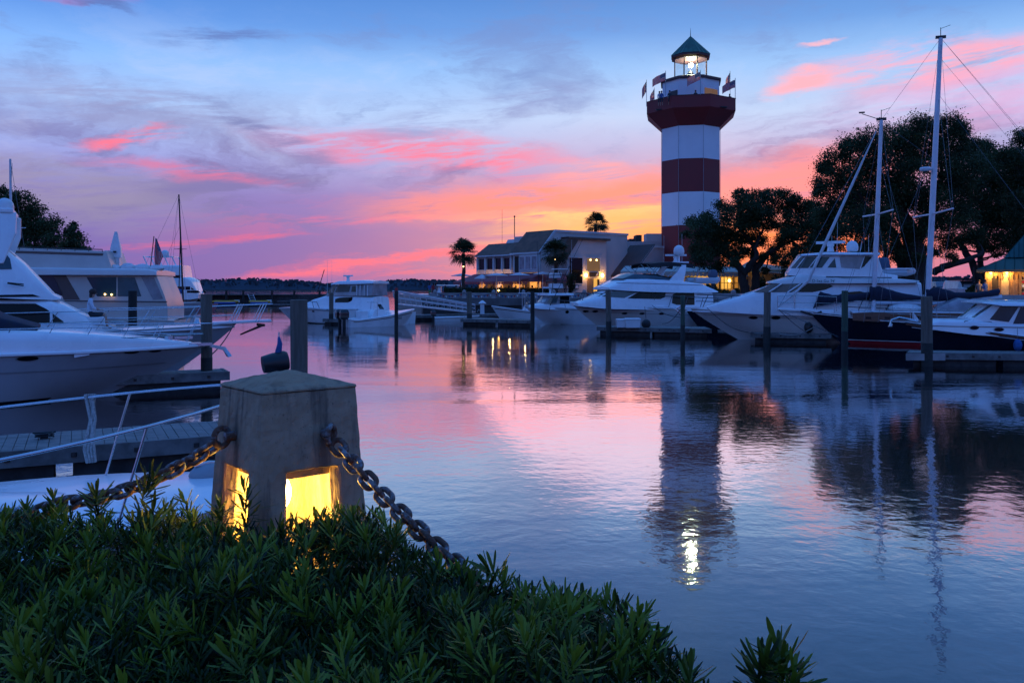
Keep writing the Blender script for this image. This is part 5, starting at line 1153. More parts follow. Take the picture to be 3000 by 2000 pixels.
    for p, q, nm in ((Lp(2565,886), Lp(2712,888), 'fore_boom'), (Lp(2722,890), Lp(2935,868), 'main_boom')): b = MB(); b.tube([p, q], .09, 8); b.build(nm, 'mast_alu', bt.o, smooth=True)
    # life lines, wheel shelter, gear on deck
    for sd in (1,-1):
        pts = [bt.hp(.10+.83*i/12, 1, sd) for i in range(13)]; pts = [Vector((p.x, p.y-sd*.1*min(1,abs(p.y)), p.z)) for p in pts]
        b = MB(); b.tube([p+Vector((0,0,.65)) for p in pts], .011, 5); r = b.build('life_line', 'steel', bt.o); b = MB(); b.tube([p+Vector((0,0,.35)) for p in pts], .009, 4); b.build('lower_line', 'steel', r)
        for p in pts: b = MB(); b.tube([p, p+Vector((0,0,.66))], .014, 5); b.build('stanchion', 'steel', r)
    d1 = A(2745, 900)[0]; House(bt, [(d1-1.9,1.75,2.35,1.2),(d1-.9,1.75,2.5,1.2),(d1,1.75,2.1,1.1),(d1+.3,1.75,1.8,1.0)], 'spray_hood', 'clear_vinyl', tum=.15, r=.3); 
    d2 = A(2880, 890)[0]; House(bt, [(d2-1.3,2.12,2.18,1.2),(d2+1.2,1.98,2.05,1.1)], 'cockpit_awning', 'canvas_white', tum=.3, r=.05, cam=.2)
    b = MB(); 
    for sd in (1,-1):
        for dx in (-1.4, 1.4): b.tube([(d2+dx*.8,sd*1.05,1.3),(d2+dx*.8,sd*1.05,2.05)], .02, 5)
    b.build('awning_frame', 'steel', bt.o)
    b = MB(); b.ball((A(2650,915)[0],.2,1.95), .55, 12, 8, (1.5,.9,.45)); b.build('covered_dinghy', 'canvas_white', bt.o, smooth=True)
boat_l()

def boat_m():
    bt = Boat('picnic_boat', 'navy hulled day boat with white cabin and teak rails at the near right dock', (2652, 943), 36.5, 180-9, 12, 'boat', 'boats at the right docks')
    n = bt.near; A = lambda px, py, y=1.5: bt.loc(px, py, n*y); X = lambda px, y=1.5: A(px, 940, y)[0]
    sh = [(A(px, py, 1.2)[0], A(px, py, 1.2)[1]) for px, py in ((2700,951),(2800,962),(2900,972),(3000,986))]; sh = [(6.0, 1.56)]+sh+[(-6, .85)]
    bt.hull(3.6, sh, m='navy', rake=1.6, fine=2.0); bt.rub('teak', .955, .035); bt.stripe('white_line', 'gelcoat', .89, .91, .02, .99, .016)
    h = House(bt, [(-5,.95,A(3000,952)[1],1.35),(X(2985),1.0,A(2985,948)[1],1.35),(X(2930),1.05,A(2930,946)[1],1.3),(X(2860),1.1,A(2860,939)[1],1.2),(X(2770),1.25,A(2770,939)[1],.95),(X(2742),1.3,A(2742,951)[1],.75)], 'trunk_cabin', tum=.10, r=.14, cam=.05)
    h.pside('teak_trim', 'teak', [(2742,955),(3010,958),(3010,960),(2742,957)], 1.3, out=.02)
    for px, py in ((2858, 960), (2927, 965)):
        x, z = A(px, py, 1.3); pr = None
        for e, m, o in ((1.2, 'plastic_grey', .018), (1.0, 'tinted_glass', .028)):
            vs = [Vector((x+.17*e*math.cos(2*pi*k/16), n*(h.w(x, z)+o), z+.075*e*math.sin(2*pi*k/16))) for k in range(16)]; b = MB(); b.add(vs, [tuple(range(16))]); q = b.build('porthole_rim' if pr is None else 'porthole', m, pr or bt.o); pr = pr or q
    g = House(bt, [(-5,A(3000,952)[1]-.05,A(3000,896)[1],1.25),(X(2972),A(2972,950)[1]-.05,A(2972,897)[1],1.25),(X(2925),A(2925,947)[1]-.05,A(2925,894)[1],1.15),(X(2868),A(2868,938)[1]-.04,A(2868,936)[1],.95)], 'wheelhouse', tum=.08, r=.05)
    for pts in ([(2902,936),(2934,895),(2984,899),(2954,943)], [(2966,948),(2990,900),(3060,900),(3060,948)]): g.pside('side_window', 'teal_glass', pts, 1.2)
    g.top('windscreen', 'teal_glass', X(2925)-.02, X(2872), -.92, .92)
    House(bt, [(-5,A(3000,897)[1],A(3000,887)[1],1.5),(X(2940),A(2940,896)[1],A(2940,886)[1],1.45),(X(2886),A(2886,888)[1],A(2886,886)[1],1.2)], 'hardtop', tum=.5, r=.05, cam=.10)
    b = MB(); a, c = bt.lp(2826, 945, n*1.05), bt.lp(2905, 948, n*1.1); b.tube([a+Vector((0,0,.06)), c+Vector((0,0,.06))], .022, 6)
    for k in range(4): q = a.lerp(c, k/3); b.tube([q-Vector((0,0,.02)), q+Vector((0,0,.06))], .03, 6)
    b.build('grab_rail', 'teak', bt.o)
    b = MB(); q = bt.lp(2960, 879, 0); b.tube([q+Vector((0,-.6,0)), q+Vector((0,.6,.02))], .025, 5); b.tube([q+Vector((0,0,-.35)), q], .02, 5); b.build('roof_light_bar', 'steel', bt.o)
    tp = Vector((6,0,1.6)); b = MB(); b.tube([tp+Vector((-.5,0,.02)), tp+Vector((.25,0,.16)), tp+Vector((.55,0,.05)), tp+Vector((.62,0,-.2))], .045, 8); b.tube([tp+Vector((.62,-.18,-.24)), tp+Vector((.55,0,-.14)), tp+Vector((.62,.18,-.24))], .04, 6); b.build('anchor', 'steel', bt.o, smooth=True)
    p = bt.on(*bt.loc(2988, 1012, n*1.7), n, .16); b = MB(); b.ball(p, .17, 10, 8, (1,1,1.5)); fd = b.build('fender', 'canvas_blue', bt.o, smooth=True); b = MB(); b.tube([p, p+Vector((0,-.05*n,.75))], .012, 4); b.build('fender_line', 'rope', fd)
    b = MB(); q = bt.lp(2638, 930, 0); b.tube([tp+Vector((-.3,0,0)), tp+Vector((-.32,0,.75))], .015, 5); b.add([tp+Vector((-.32,.0,.4)), tp+Vector((-.55,.05,.05)), tp+Vector((-.34,.02,.02))], [(0,1,2)]); b.build('burgee_staff', 'canvas_white', bt.o)
boat_m()

# ------------------------------------------------------------------ docks and pilings
def dock(name, label, corners, z=.5, planks=None, group='floating docks', fascia='dock_fascia', deckm='dock_wood', bolts=True):
    """floating dock: deck planks, timber fascia, dark floats. corners: a,b,c,d (front-left, front-right, back-right, back-left) on the water plane"""
    a, b_, c, d = [Vector((p[0], p[1], 0)) for p in corners]; t = thing(name, label, 'dock', tuple((a+b_+c+d)/4), group=group)
    up = Vector((0, 0, 1)); b = MB(); b.hexa([p+up*(z-.20) for p in (a, b_, c, d)]+[p+up*(z-.045) for p in (a, b_, c, d)]); b.build('frame', fascia, t)
    L = (b_-a).length; n = planks or max(6, min(110, int(L/.16)))
    for i in range(n):
        f0, f1 = (i+.03)/n, (i+.97)/n; h = RD.uniform(-.004, .004)
        q = [a.lerp(b_, f0), a.lerp(b_, f1), d.lerp(c, f1), d.lerp(c, f0)]; b = MB(); b.hexa([p+up*(z-.04+h) for p in q]+[p+up*(z+h) for p in q]); b.build('plank', deckm, t)
    nrm = (a-d).normalized(); e = (b_-a).normalized()
    b = MB(); q = [a+nrm*.09-e*.1, b_+nrm*.09+e*.1, b_+nrm*.0+e*.1, a+nrm*.0-e*.1]; b.hexa([p+up*(z-.24) for p in q]+[p+up*(z+.015) for p in q]); w = b.build('waler', fascia, t)
    for sd in (0, 1):
        p, r = (a, d) if sd == 0 else (b_, c); s = -1 if sd == 0 else 1; q = [p+e*s*.001, p+e*s*.09, r+e*s*.09, r+e*s*.001]; b = MB(); b.hexa([k+up*(z-.23) for k in q]+[k+up*(z+.012) for k in q]); b.build('end_waler', fascia, t)
    if bolts:
        for i in range(int(L/.9)):
            p = a.lerp(b_, (i+.5)/int(L/.9))+nrm*.10; b = MB(); b.box((p.x, p.y, z-.11), (.07,.05,.07)); b.build('bolt', 'black_paint', w)
    nf = max(1, int(L/2.6))
    for i in range(nf):
        f0, f1 = (i+.04)/nf, (i+.96)/nf; q = [a.lerp(b_, f0).lerp(d.lerp(c, f0), .06), a.lerp(b_, f1).lerp(d.lerp(c, f1), .06), a.lerp(b_, f1).lerp(d.lerp(c, f1), .94), a.lerp(b_, f0).lerp(d.lerp(c, f0), .94)]
        b = MB(); b.hexa([p-up*.3 for p in q]+[p+up*(z-.21) for p in q]); b.build('float', 'dock_float', t)
    return t
def cleat(p, label, rz=0):
    b = MB(); b.box((0,0,.05), (.12,.06,.10)); b.tube([(-.17,0,.11),(-.05,0,.10),(.05,0,.10),(.17,0,.11)], [.014,.022,.022,.014], 6); b.tube([(.14*math.cos(i*.7),.10*math.sin(i*.7),.03+.004*i) for i in range(20)], .014, 5); o = b.build('dock_cleat', 'black_paint'); o.location = p; o.rotation_euler = (0,0,rz); return tag(o, label, 'cleat')
e27 = Vector((math.cos(math.radians(TH)), math.sin(math.radians(TH)), 0)); n27 = Vector((-e27.y, e27.x, 0))
p0 = GP(640, 14.5); a = p0-e27*9; dock('finger_dock', 'ridged grey floating dock between the white cruiser and the small boat', [a, p0+e27*1.0, p0+e27*1.0+n27*1.75, a+n27*1.75], .5)
q = P(120, 1262, 14.1); cleat((q.x, q.y+.1, .5), 'black mooring cleat with coiled line on the near left dock', math.radians(TH))
p1 = GP(662, 25.6); dock('finger_dock', 'narrow finger dock end by a piling beyond the white cruiser bow', [p1-e27*7, p1, p1+n27*1.2, p1-e27*7+n27*1.2], .5)
dock('finger_dock', 'short dock with white locker beside the sport cruiser', [GP(948, 71), GP(1036, 70), GP(1034, 73), GP(950, 74)], .45)
dock('finger_dock', 'dock running along the sportfisher below the restaurant wall', [GP(1352, 70), GP(1562, 66.5), GP(1556, 69.5), GP(1362, 75)], .5)
dock('main_dock', 'long back dock under the gangway foot and pale pedestal', [GP(1205, 79.5), GP(1500, 84), GP(1500, 87), GP(1205, 82.5)], .5)
dock('finger_dock', 'dock with two white lockers alongside the flybridge yacht', [GP(1752, 55.5), GP(2080, 52.5), GP(2060, 56), GP(1752, 57.5)], .5)
dock('finger_dock', 'dock finger before the pilothouse yacht bow with a leaning line', [GP(2203, 47.5), GP(2430, 46.6), GP(2425, 48.6), GP(2206, 49.2)], .5)
dock('finger_dock', 'nearest right dock, weathered end board in front of the navy boat', [GP(2664, 33.2), GP(3200, 32.2), GP(3200, 33.9), GP(2672, 34.6)], .5)

def piling(label, px, top, wpx, d, m='piling_wood', tide=.9, red=False):
    p = GP(px, d); r = wpx*d/F/2; zt = ZP(top, d); t = thing('mooring_piling', label, 'piling', (p.x, p.y, -.6), group='wooden mooring pilings'); n = 14
    lean = Vector((RD.uniform(-.012, .012), RD.uniform(-.01, .01), 0))
    def ring(z, k): return [Vector((p.x+lean.x*(z-.5)+r*k*(1+.03*math.sin(3*a+z)+.02*math.sin(7*a))*math.cos(a), p.y+lean.y*(z-.5)+r*k*(1+.03*math.sin(3*a+z))*math.sin(a), z)) for a in [2*pi*i/n for i in range(n)]]
    b = MB(); b.loft([ring(-.6, 1.03), ring(tide, 1.03)]); b.build('wet_foot', 'piling_tide', t, smooth=True)
    zs = [tide+(zt-tide)*i/6 for i in range(7)]; b = MB(); b.loft([ring(z, 1.0) for z in zs]+[ring(zt+.012, .9)]); b.build('shaft', m, t, smooth=True, ang=50)
    if red: b = MB(); b.loft([ring(zt+.02, .8), ring(zt+.22, .75)]); b.build('red_cap', 'red_paint', t)
piling('thick brown piling beside the bow of the seated person’s yacht', 605, 862, 32, 26.0)
piling('stout piling directly behind the concrete bollard', 876, 879, 50, 19.5)
piling('dark piling between the cream trawler and the white yacht', 388, 852, 24, 38, 'piling_dark')
piling('brown piling by the white dock locker next to the sport cruiser', 970, 858, 13, 71)
piling('slim black piling with red top before the gangway', 1161, 852, 11, 61, 'piling_dark', red=True)
piling('grey piling at the gangway foot with a hose', 1375, 855, 15, 71.5)
piling('thin dark piling in front of the sportfisher bow', 1560, 855, 12, 64, 'piling_dark')
piling('weathered piling in front of the flybridge yacht bow', 1783, 850, 16, 54.5)
piling('dark slim piling before the pilothouse yacht bow', 2000, 866, 13, 49, 'piling_green')
piling('grey brown piling at the pilothouse yacht dock end', 2247, 855, 20, 47)
piling('greenish piling in front of the schooner bow', 2475, 852, 18, 42, 'piling_green')
piling('pale weathered piling at the nearest right dock', 2716, 869, 31, 33.0)
# text-free end board
b = MB(); p = GP(2668, 32.95); b.box((p.x+.55, p.y-.05, .36), (1.5,.05,.26)); tag(b.build('end_board', 'sea_concrete', None, origin=None), 'pale weathered board fixed to the end of the right dock', 'board')
# lockers, pedestal, fender, gangway
def locker(label, px, py_top, w, d, h, z=.5, dep=.6, rz=0):
    p = GP(px, d, z); t = thing('dock_locker', label, 'locker', tuple(p), group='white dock lockers'); W = w*d/F
    b = MB(); b.loft([[p+Vector((x*k,y*k,zz)) for x, y in ((-W/2,-dep/2),(W/2,-dep/2),(W/2,dep/2),(-W/2,dep/2))] for zz, k in ((0,.93),(h,1.0))]); b.build('body', 'plastic_white', t, bevel=.03)
    b = MB(); b.loft([[p+Vector((x*k,y*k,zz)) for x, y in ((-W/2,-dep/2),(W/2,-dep/2),(W/2,dep/2),(-W/2,dep/2))] for zz, k in ((h+.004,1.06),(h+.07,1.06),(h+.12,.94))]); b.build('lid', 'plastic_white', t, bevel=.02)
locker('small white dock locker left of the larger one by the flybridge yacht', 1818, 930, 26, 54.6, .45)
locker('larger white dock locker in front of the flybridge yacht', 1853, 928, 44, 54.3, .50)
locker('white locker on the short dock behind the twin outboards', 1013, 905, 66, 71.7, .78, .45, .9)
b = MB(); p = P(1847+0, 945, 54.9); t = None
p = GP(1893, 54.9, .72); t = thing('ball_fender', 'black ball fender hanging between the dock and the flybridge yacht', 'fender', tuple(p)); b = MB(); b.ball(p, .30, 12, 8); b.build('ball', 'rubber', t, smooth=True); b = MB(); b.tube([p+Vector((0,0,.25)), p+Vector((0,.6,1.1))], .015, 5); b.build('lanyard', 'rope_dark', t)
p = GP(1413, 83.8, .5); t = thing('power_pedestal', 'white dock pedestal with pointed cap below the sea wall', 'pedestal', tuple(p)); b = MB(); b.loft([[p+Vector((.20*k*x,.20*k*y,z)) for x, y in ((-1,-1),(1,-1),(1,1),(-1,1))] for z, k in ((0,1),(1.0,.95))]); b.build('post', 'plastic_white', t); b = MB(); b.lathe([(.36,1.0),(.38,1.06),(.22,1.22),(.05,1.34)], p, 8); b.build('cap', 'plastic_white', t); b = MB(); b.tube([p+Vector((-.2,0,.3)), p+Vector((-.35,0,.45)), p+Vector((-.5,0,.2))], .04, 6); b.build('power_cord', 'plastic_grey', t)
def gangway():
    a, c = P(1160, 893, 90), P(1376, 917, 79); ta, tc = P(1150, 852, 90), P(1376, 893, 79)
    t = thing('gangway', 'aluminium truss gangway sloping from the sea wall down to the dock', 'gangway', tuple(c)); w = Vector((.45, 1.2, 0))
    b = MB(); b.hexa([a, c, c+w, a+w]+[q+Vector((0,0,.12)) for q in (a, c, c+w, a+w)]); b.build('walkway', 'aluminium', t)
    for off, nm in ((Vector((0,0,0)), 'near'), (w, 'far')):
        b = MB(); b.tube([ta+off, ta.lerp(tc, .05)+off, tc+off], .05, 6); b.tube([ta.lerp(a, .14)+off, tc.lerp(c, .14)+off], .035, 6); b.tube([a+off+Vector((0,0,.06)), c+off+Vector((0,0,.06))], .07, 6); b.tube([ta.lerp(a, .5)+off, tc.lerp(c, .45)+off], .05, 6); r = b.build('truss_rail', 'aluminium', t)
        n = 13
        for i in range(n+1):
            p, q = a.lerp(c, i/n)+off, ta.lerp(tc, i/n)+off; b = MB(); b.tube([p, q], .025, 5); b.build('upright', 'aluminium', r)
            if i < n:
                p2, q2 = a.lerp(c, i/n)+off, ta.lerp(tc, (i+1)/n).lerp(a.lerp(c, (i+1)/n), .5)+off; b = MB(); b.tube([p2, q2], .022, 5); b.build('brace', 'aluminium', r)
gangway()

# far pier with posts, tubes on a float
def pier():
    d = 150; a, c = GP(545, d), GP(1120, 146); t = thing('timber_pier', 'long dark timber wave screen with posts across the harbour mouth', 'pier', tuple(a.lerp(c, .5)))
    b = MB(); b.box(((a.x+c.x)/2, d-1.2, 1.95), (c.x-a.x, 2.6, .18)); b.build('deck', 'dock_fascia', t)
    n = 46
    for i in range(n): p = a.lerp(c, (i+.5)/n); b = MB(); b.box((p.x, p.y, .75+RD.uniform(-.03,.03)), ((c.x-a.x)/n*.94, .15, 2.3)); b.build('board', 'dock_float', t)
    for px in (663, 713, 797, 862, 936, 1003, 1080):
        p = GP(px, d-2.9); b = MB(); b.tube([(p.x,p.y,-.5),(p.x,p.y,ZP(851,d))], .20, 8); b.build('post', 'piling_dark', t)
    f0 = GP(575, 146); dock('swim_float', 'low dark float carrying the inflatable tubes below the far pier', [GP(590, 146), GP(1000, 144), GP(1000, 146.5), GP(590, 148.5)], .35, 40, bolts=False)
    for px, L, lab in ((662, 76, 'left yellow and blue inflatable tube on the far float'), (762, 62, 'right yellow and blue inflatable tube on the far float')):
        p = GP(px, 146, .62); l = L*146/F; o = thing('inflatable_tube', lab, 'inflatable', tuple(p), group='inflatable tubes on the far float')
        b = MB(); b.tube([p+Vector((l*(k/8-.5),-.3,.05+.12*abs(k/4-1)**2)) for k in range(9)], [.12,.26,.28,.28,.28,.28,.28,.26,.12], 8); b.build('top_tube', 'yellow_tube', o, smooth=True)
        b = MB(); b.tube([p+Vector((l*(k/8-.5)*.8,-.55,-.12)) for k in range(9)], .2, 8); b.build('side_tube', 'blue_tube', o, smooth=True); b = MB(); b.box(p+Vector((l*.42,.1,.2)), (.8,.5,.45)); b.build('end_float', 'plastic_white', o)
    b = MB(); p = GP(738, 145.5, .35)
    for k in (0, .9): b.tube([p+Vector((k,0,0)), p+Vector((k-.9,0.6,1.7))], .05, 5)
    for k in range(5): b.tube([p+Vector((-.18*k,.12*k,.1+.32*k)), p+Vector((.9-.18*k,.12*k,.1+.32*k))], .04, 5)
    o = b.build('boarding_ladder', 'aluminium', None, origin=tuple(p)); tag(o, 'small metal ladder leaning on the far float', 'ladder')
pier()
bt = Boat('rowing_boat', 'tiny blue and red dinghy past the thick left piling', (640, 893), 118, 20, 4.5, 'boat', 'boats across the basin'); bt.hull(1.7, [(-2.25,.55),(2.25,.95)], m='pink_boat', rake=.6, zl=-.15, camber=-.1)
bt = Boat('ferry_boat', 'low beige harbour boat with small wheelhouse beyond the gangway', (1150, 862), 128, 180, 11, 'boat', 'boats across the basin'); bt.hull(3.2, [(-5.5,2.0),(5.5,2.2)], m='gelcoat_cream', rake=1); House(bt, [(-4.5,3.35,3.5,1.3),(-1,3.35,3.5,1.3)], 'canopy', 'gelcoat_cream', tum=.1); House(bt, [(-1.8,2,3.3,1.0),(-.6,2,3.1,.9)], 'wheelhouse', 'gelcoat', tum=.1)
b = MB()
for x in (-4.3,-1.2):
    for y in (-1.1,1.1): b.tube([(x,y,2.0),(x,y,3.4)], .05, 5)
b.build('canopy_post', 'aluminium', bt.o)

# ------------------------------------------------------------------ people
def body_mesh(kind):
    J = {'stand': [(0,0,.92),(0,0,1.12),(0,.0,1.38),(0,.0,1.50),(0,-.01,1.66),
                   (.17,0,1.40),(.23,.02,1.14),(.22,-.06,.90),(.22,-.09,.80),(-.17,0,1.40),(-.23,.02,1.14),(-.22,-.06,.90),(-.22,-.09,.80),
                   (.09,0,.88),(.10,-.01,.48),(.11,.03,.08),(.12,-.13,.04),(-.09,0,.88),(-.11,.03,.48),(-.11,.08,.08),(-.12,-.08,.04)],
         'sit': [(0,0,.10),(0,.06,.32),(0,.02,.56),(0,-.02,.68),(0,-.08,.83),
                 (.17,.02,.58),(.22,-.06,.33),(.12,-.30,.24),(.06,-.38,.25),(-.17,.02,.58),(-.22,-.06,.33),(-.12,-.30,.24),(-.06,-.38,.25),
                 (.09,-.02,.09),(.11,-.44,.12),(.10,-.42,-.32),(.10,-.56,-.36),(-.09,-.02,.09),(-.11,-.42,.10),(-.10,-.50,-.32),(-.10,-.64,-.36)]}[kind]
    E = [(0,1),(1,2),(2,3),(3,4),(2,5),(5,6),(6,7),(7,8),(2,9),(9,10),(10,11),(11,12),(0,13),(13,14),(14,15),(15,16),(0,17),(17,18),(18,19),(19,20)]
    rad = [.14,.125,.15,.055,.095,.07,.048,.036,.04,.07,.048,.036,.04,.095,.062,.04,.035,.095,.062,.04,.035]
    me = bpy.data.meshes.new('body_src'); me.from_pydata(J, E, []); o = bpy.data.objects.new('tmp', me); COL.objects.link(o)
    o.modifiers.new('skin', 'SKIN'); ss = o.modifiers.new('sub', 'SUBSURF'); ss.levels = 1; ss.render_levels = 1
    if not me.skin_vertices: me.attributes.new('skin', 'FLOAT', 'POINT') if False else None
    bpy.context.view_layer.objects.active = o
    for i, sv in enumerate(me.skin_vertices[0].data): sv.radius = (rad[i]*(1.15 if i < 3 else 1), rad[i]*(.8 if i < 3 else 1)); sv.use_root = (i == 0)
    bpy.context.view_layer.update(); out = bpy.data.meshes.new_from_object(o.evaluated_get(bpy.context.evaluated_depsgraph_get())); bpy.data.objects.remove(o)
    for p in out.polygons: p.use_smooth = True
    return out
BODY = {k: body_mesh(k) for k in ('stand', 'sit')}
def person(label, loc, rz, kind='stand', shirt='cloth_blue', legs='cloth_dark', s=1.0, group=None):
    me = BODY[kind].copy(); me.materials.clear()
    for m in ('skin', shirt, legs): me.materials.append(MT[m])
    for p in me.polygons:
        c = p.center
        if kind == 'stand':
            i = 2 if (c.z < .95 and abs(c.x) < .19 and c.z > .42) else 1 if (.92 < c.z < 1.47) and not (c.z < 1.12 and abs(c.x) > .18) else 0
        else:
            i = 2 if c.z < .20 and c.y > -.36 and abs(c.x) < .25 and c.z > -.02 else 1 if (.16 < c.z < .66 and c.y > -.16) else 0
        p.material_index = i
    o = bpy.data.objects.new('person', me); COL.objects.link(o); o.location = loc; o.rotation_euler = (0,0,rz); o.scale = (s,)*3; tag(o, label, 'person', group)
    hz, hy = (1.70, .02) if kind == 'stand' else (.87, -.05)
    b = MB(); b.ball((0,hy,hz), .115, 10, 7, (.95,1.05,1.0)); b.ball((0,hy+.05,hz-.12), .09, 8, 6, (1,.7,1.3)); b.build('hair', 'hair', o, smooth=True)
    b = MB(); b.ball((0,hy-.125,hz-.06), .018, 6, 4); b.build('nose', 'skin', o); return o
sp = BA.lp(262, 937, -.9); wp = BA.o.matrix_basis @ Vector((sp.x+.08, sp.y, sp.z+.02)); wp = BA.C+BA.h*(sp.x+.05)+BA.n*sp.y
person('person in white shirt and dark shorts sitting on the yacht bow looking right', (wp.x, wp.y, sp.z+.08), math.radians(TH+90), 'sit', 'cloth_white', 'cloth_dark', 1.0)
for px, sh, lg, lab, rz in ((1259, 'cloth_blue', 'cloth_green', 'person in blue shirt and green shorts standing at the quay end', 2.6), (1270, 'cloth_red', 'cloth_dark', 'person in red top in the middle of the quay end group', 3.4), (1277, 'cloth_grey', 'cloth_dark', 'person in dark clothes at the right of the quay end group', 2.9)):
    p = GP(px, 101, QUAY_Z); person(lab, p, rz, 'stand', sh, lg, 1.0, 'people on the quay')
for px, dd, sh, lab in ((1304, 100, 'cloth_blue', 'diner in blue at the left end of the terrace'), (1336, 99.5, 'cloth_grey', 'diner in grey left of the clear palm'), (1350, 100, 'cloth_white', 'diner in white just left of the palm trunk'), (1382, 99, 'cloth_red', 'diner in red right of the palm trunk'), (1402, 98, 'cloth_white', 'diner in white under the small open umbrella'), (1420, 98, 'cloth_blue', 'diner in blue right of the small umbrella'), (1440, 97.5, 'cloth_green', 'diner in bright green by the hedge'), (1468, 97.5, 'cloth_white', 'diner in white in the middle of the terrace'), (1490, 98, 'cloth_red', 'diner in red beneath the lit terrace picture'), (1512, 97.5, 'cloth_grey', 'diner in grey right of the terrace middle'), (1535, 98.5, 'cloth_red', 'diner in red near the right terrace umbrella'), (1560, 97.5, 'cloth_white', 'diner in white right of the umbrella pole'), (1590, 97.5, 'cloth_blue', 'diner in blue at the right end of the terrace')):
    p = GP(px, dd, QUAY_Z+.48); person(lab, p, RD.uniform(0, 6), 'sit', sh, 'cloth_dark', 1.0, 'diners on the terrace')
for px, dd, sh, lab in ((1932, 103.0, 'cloth_white', 'visitor in pale shirt at the left of the lighthouse gallery'), (1938, 102.8, 'cloth_blue', 'visitor in blue shirt at the left of the lighthouse gallery'), (1962, 102.6, 'cloth_dark', 'visitor in dark shirt before the lighthouse door'), (2038, 102.5, 'cloth_dark', 'visitor leaning at the middle of the lighthouse gallery'), (2138, 104.4, 'cloth_dark', 'visitor in dark clothes at the right of the lighthouse gallery')):
    person(lab, GP(px, dd, 25.0), 0, 'stand', sh, 'cloth_dark', 1.0, 'visitors on the lighthouse gallery')
person('person in blue shirt standing before the kiosk', GP(2886, 67, QUAY_Z), .3, 'stand', 'cloth_blue', 'cloth_grey', 1.0, 'people on the quay')
person('person in grey standing left of the kiosk', GP(2868, 68, QUAY_Z), -.4, 'stand', 'cloth_grey', 'cloth_dark', 1.0, 'people on the quay')

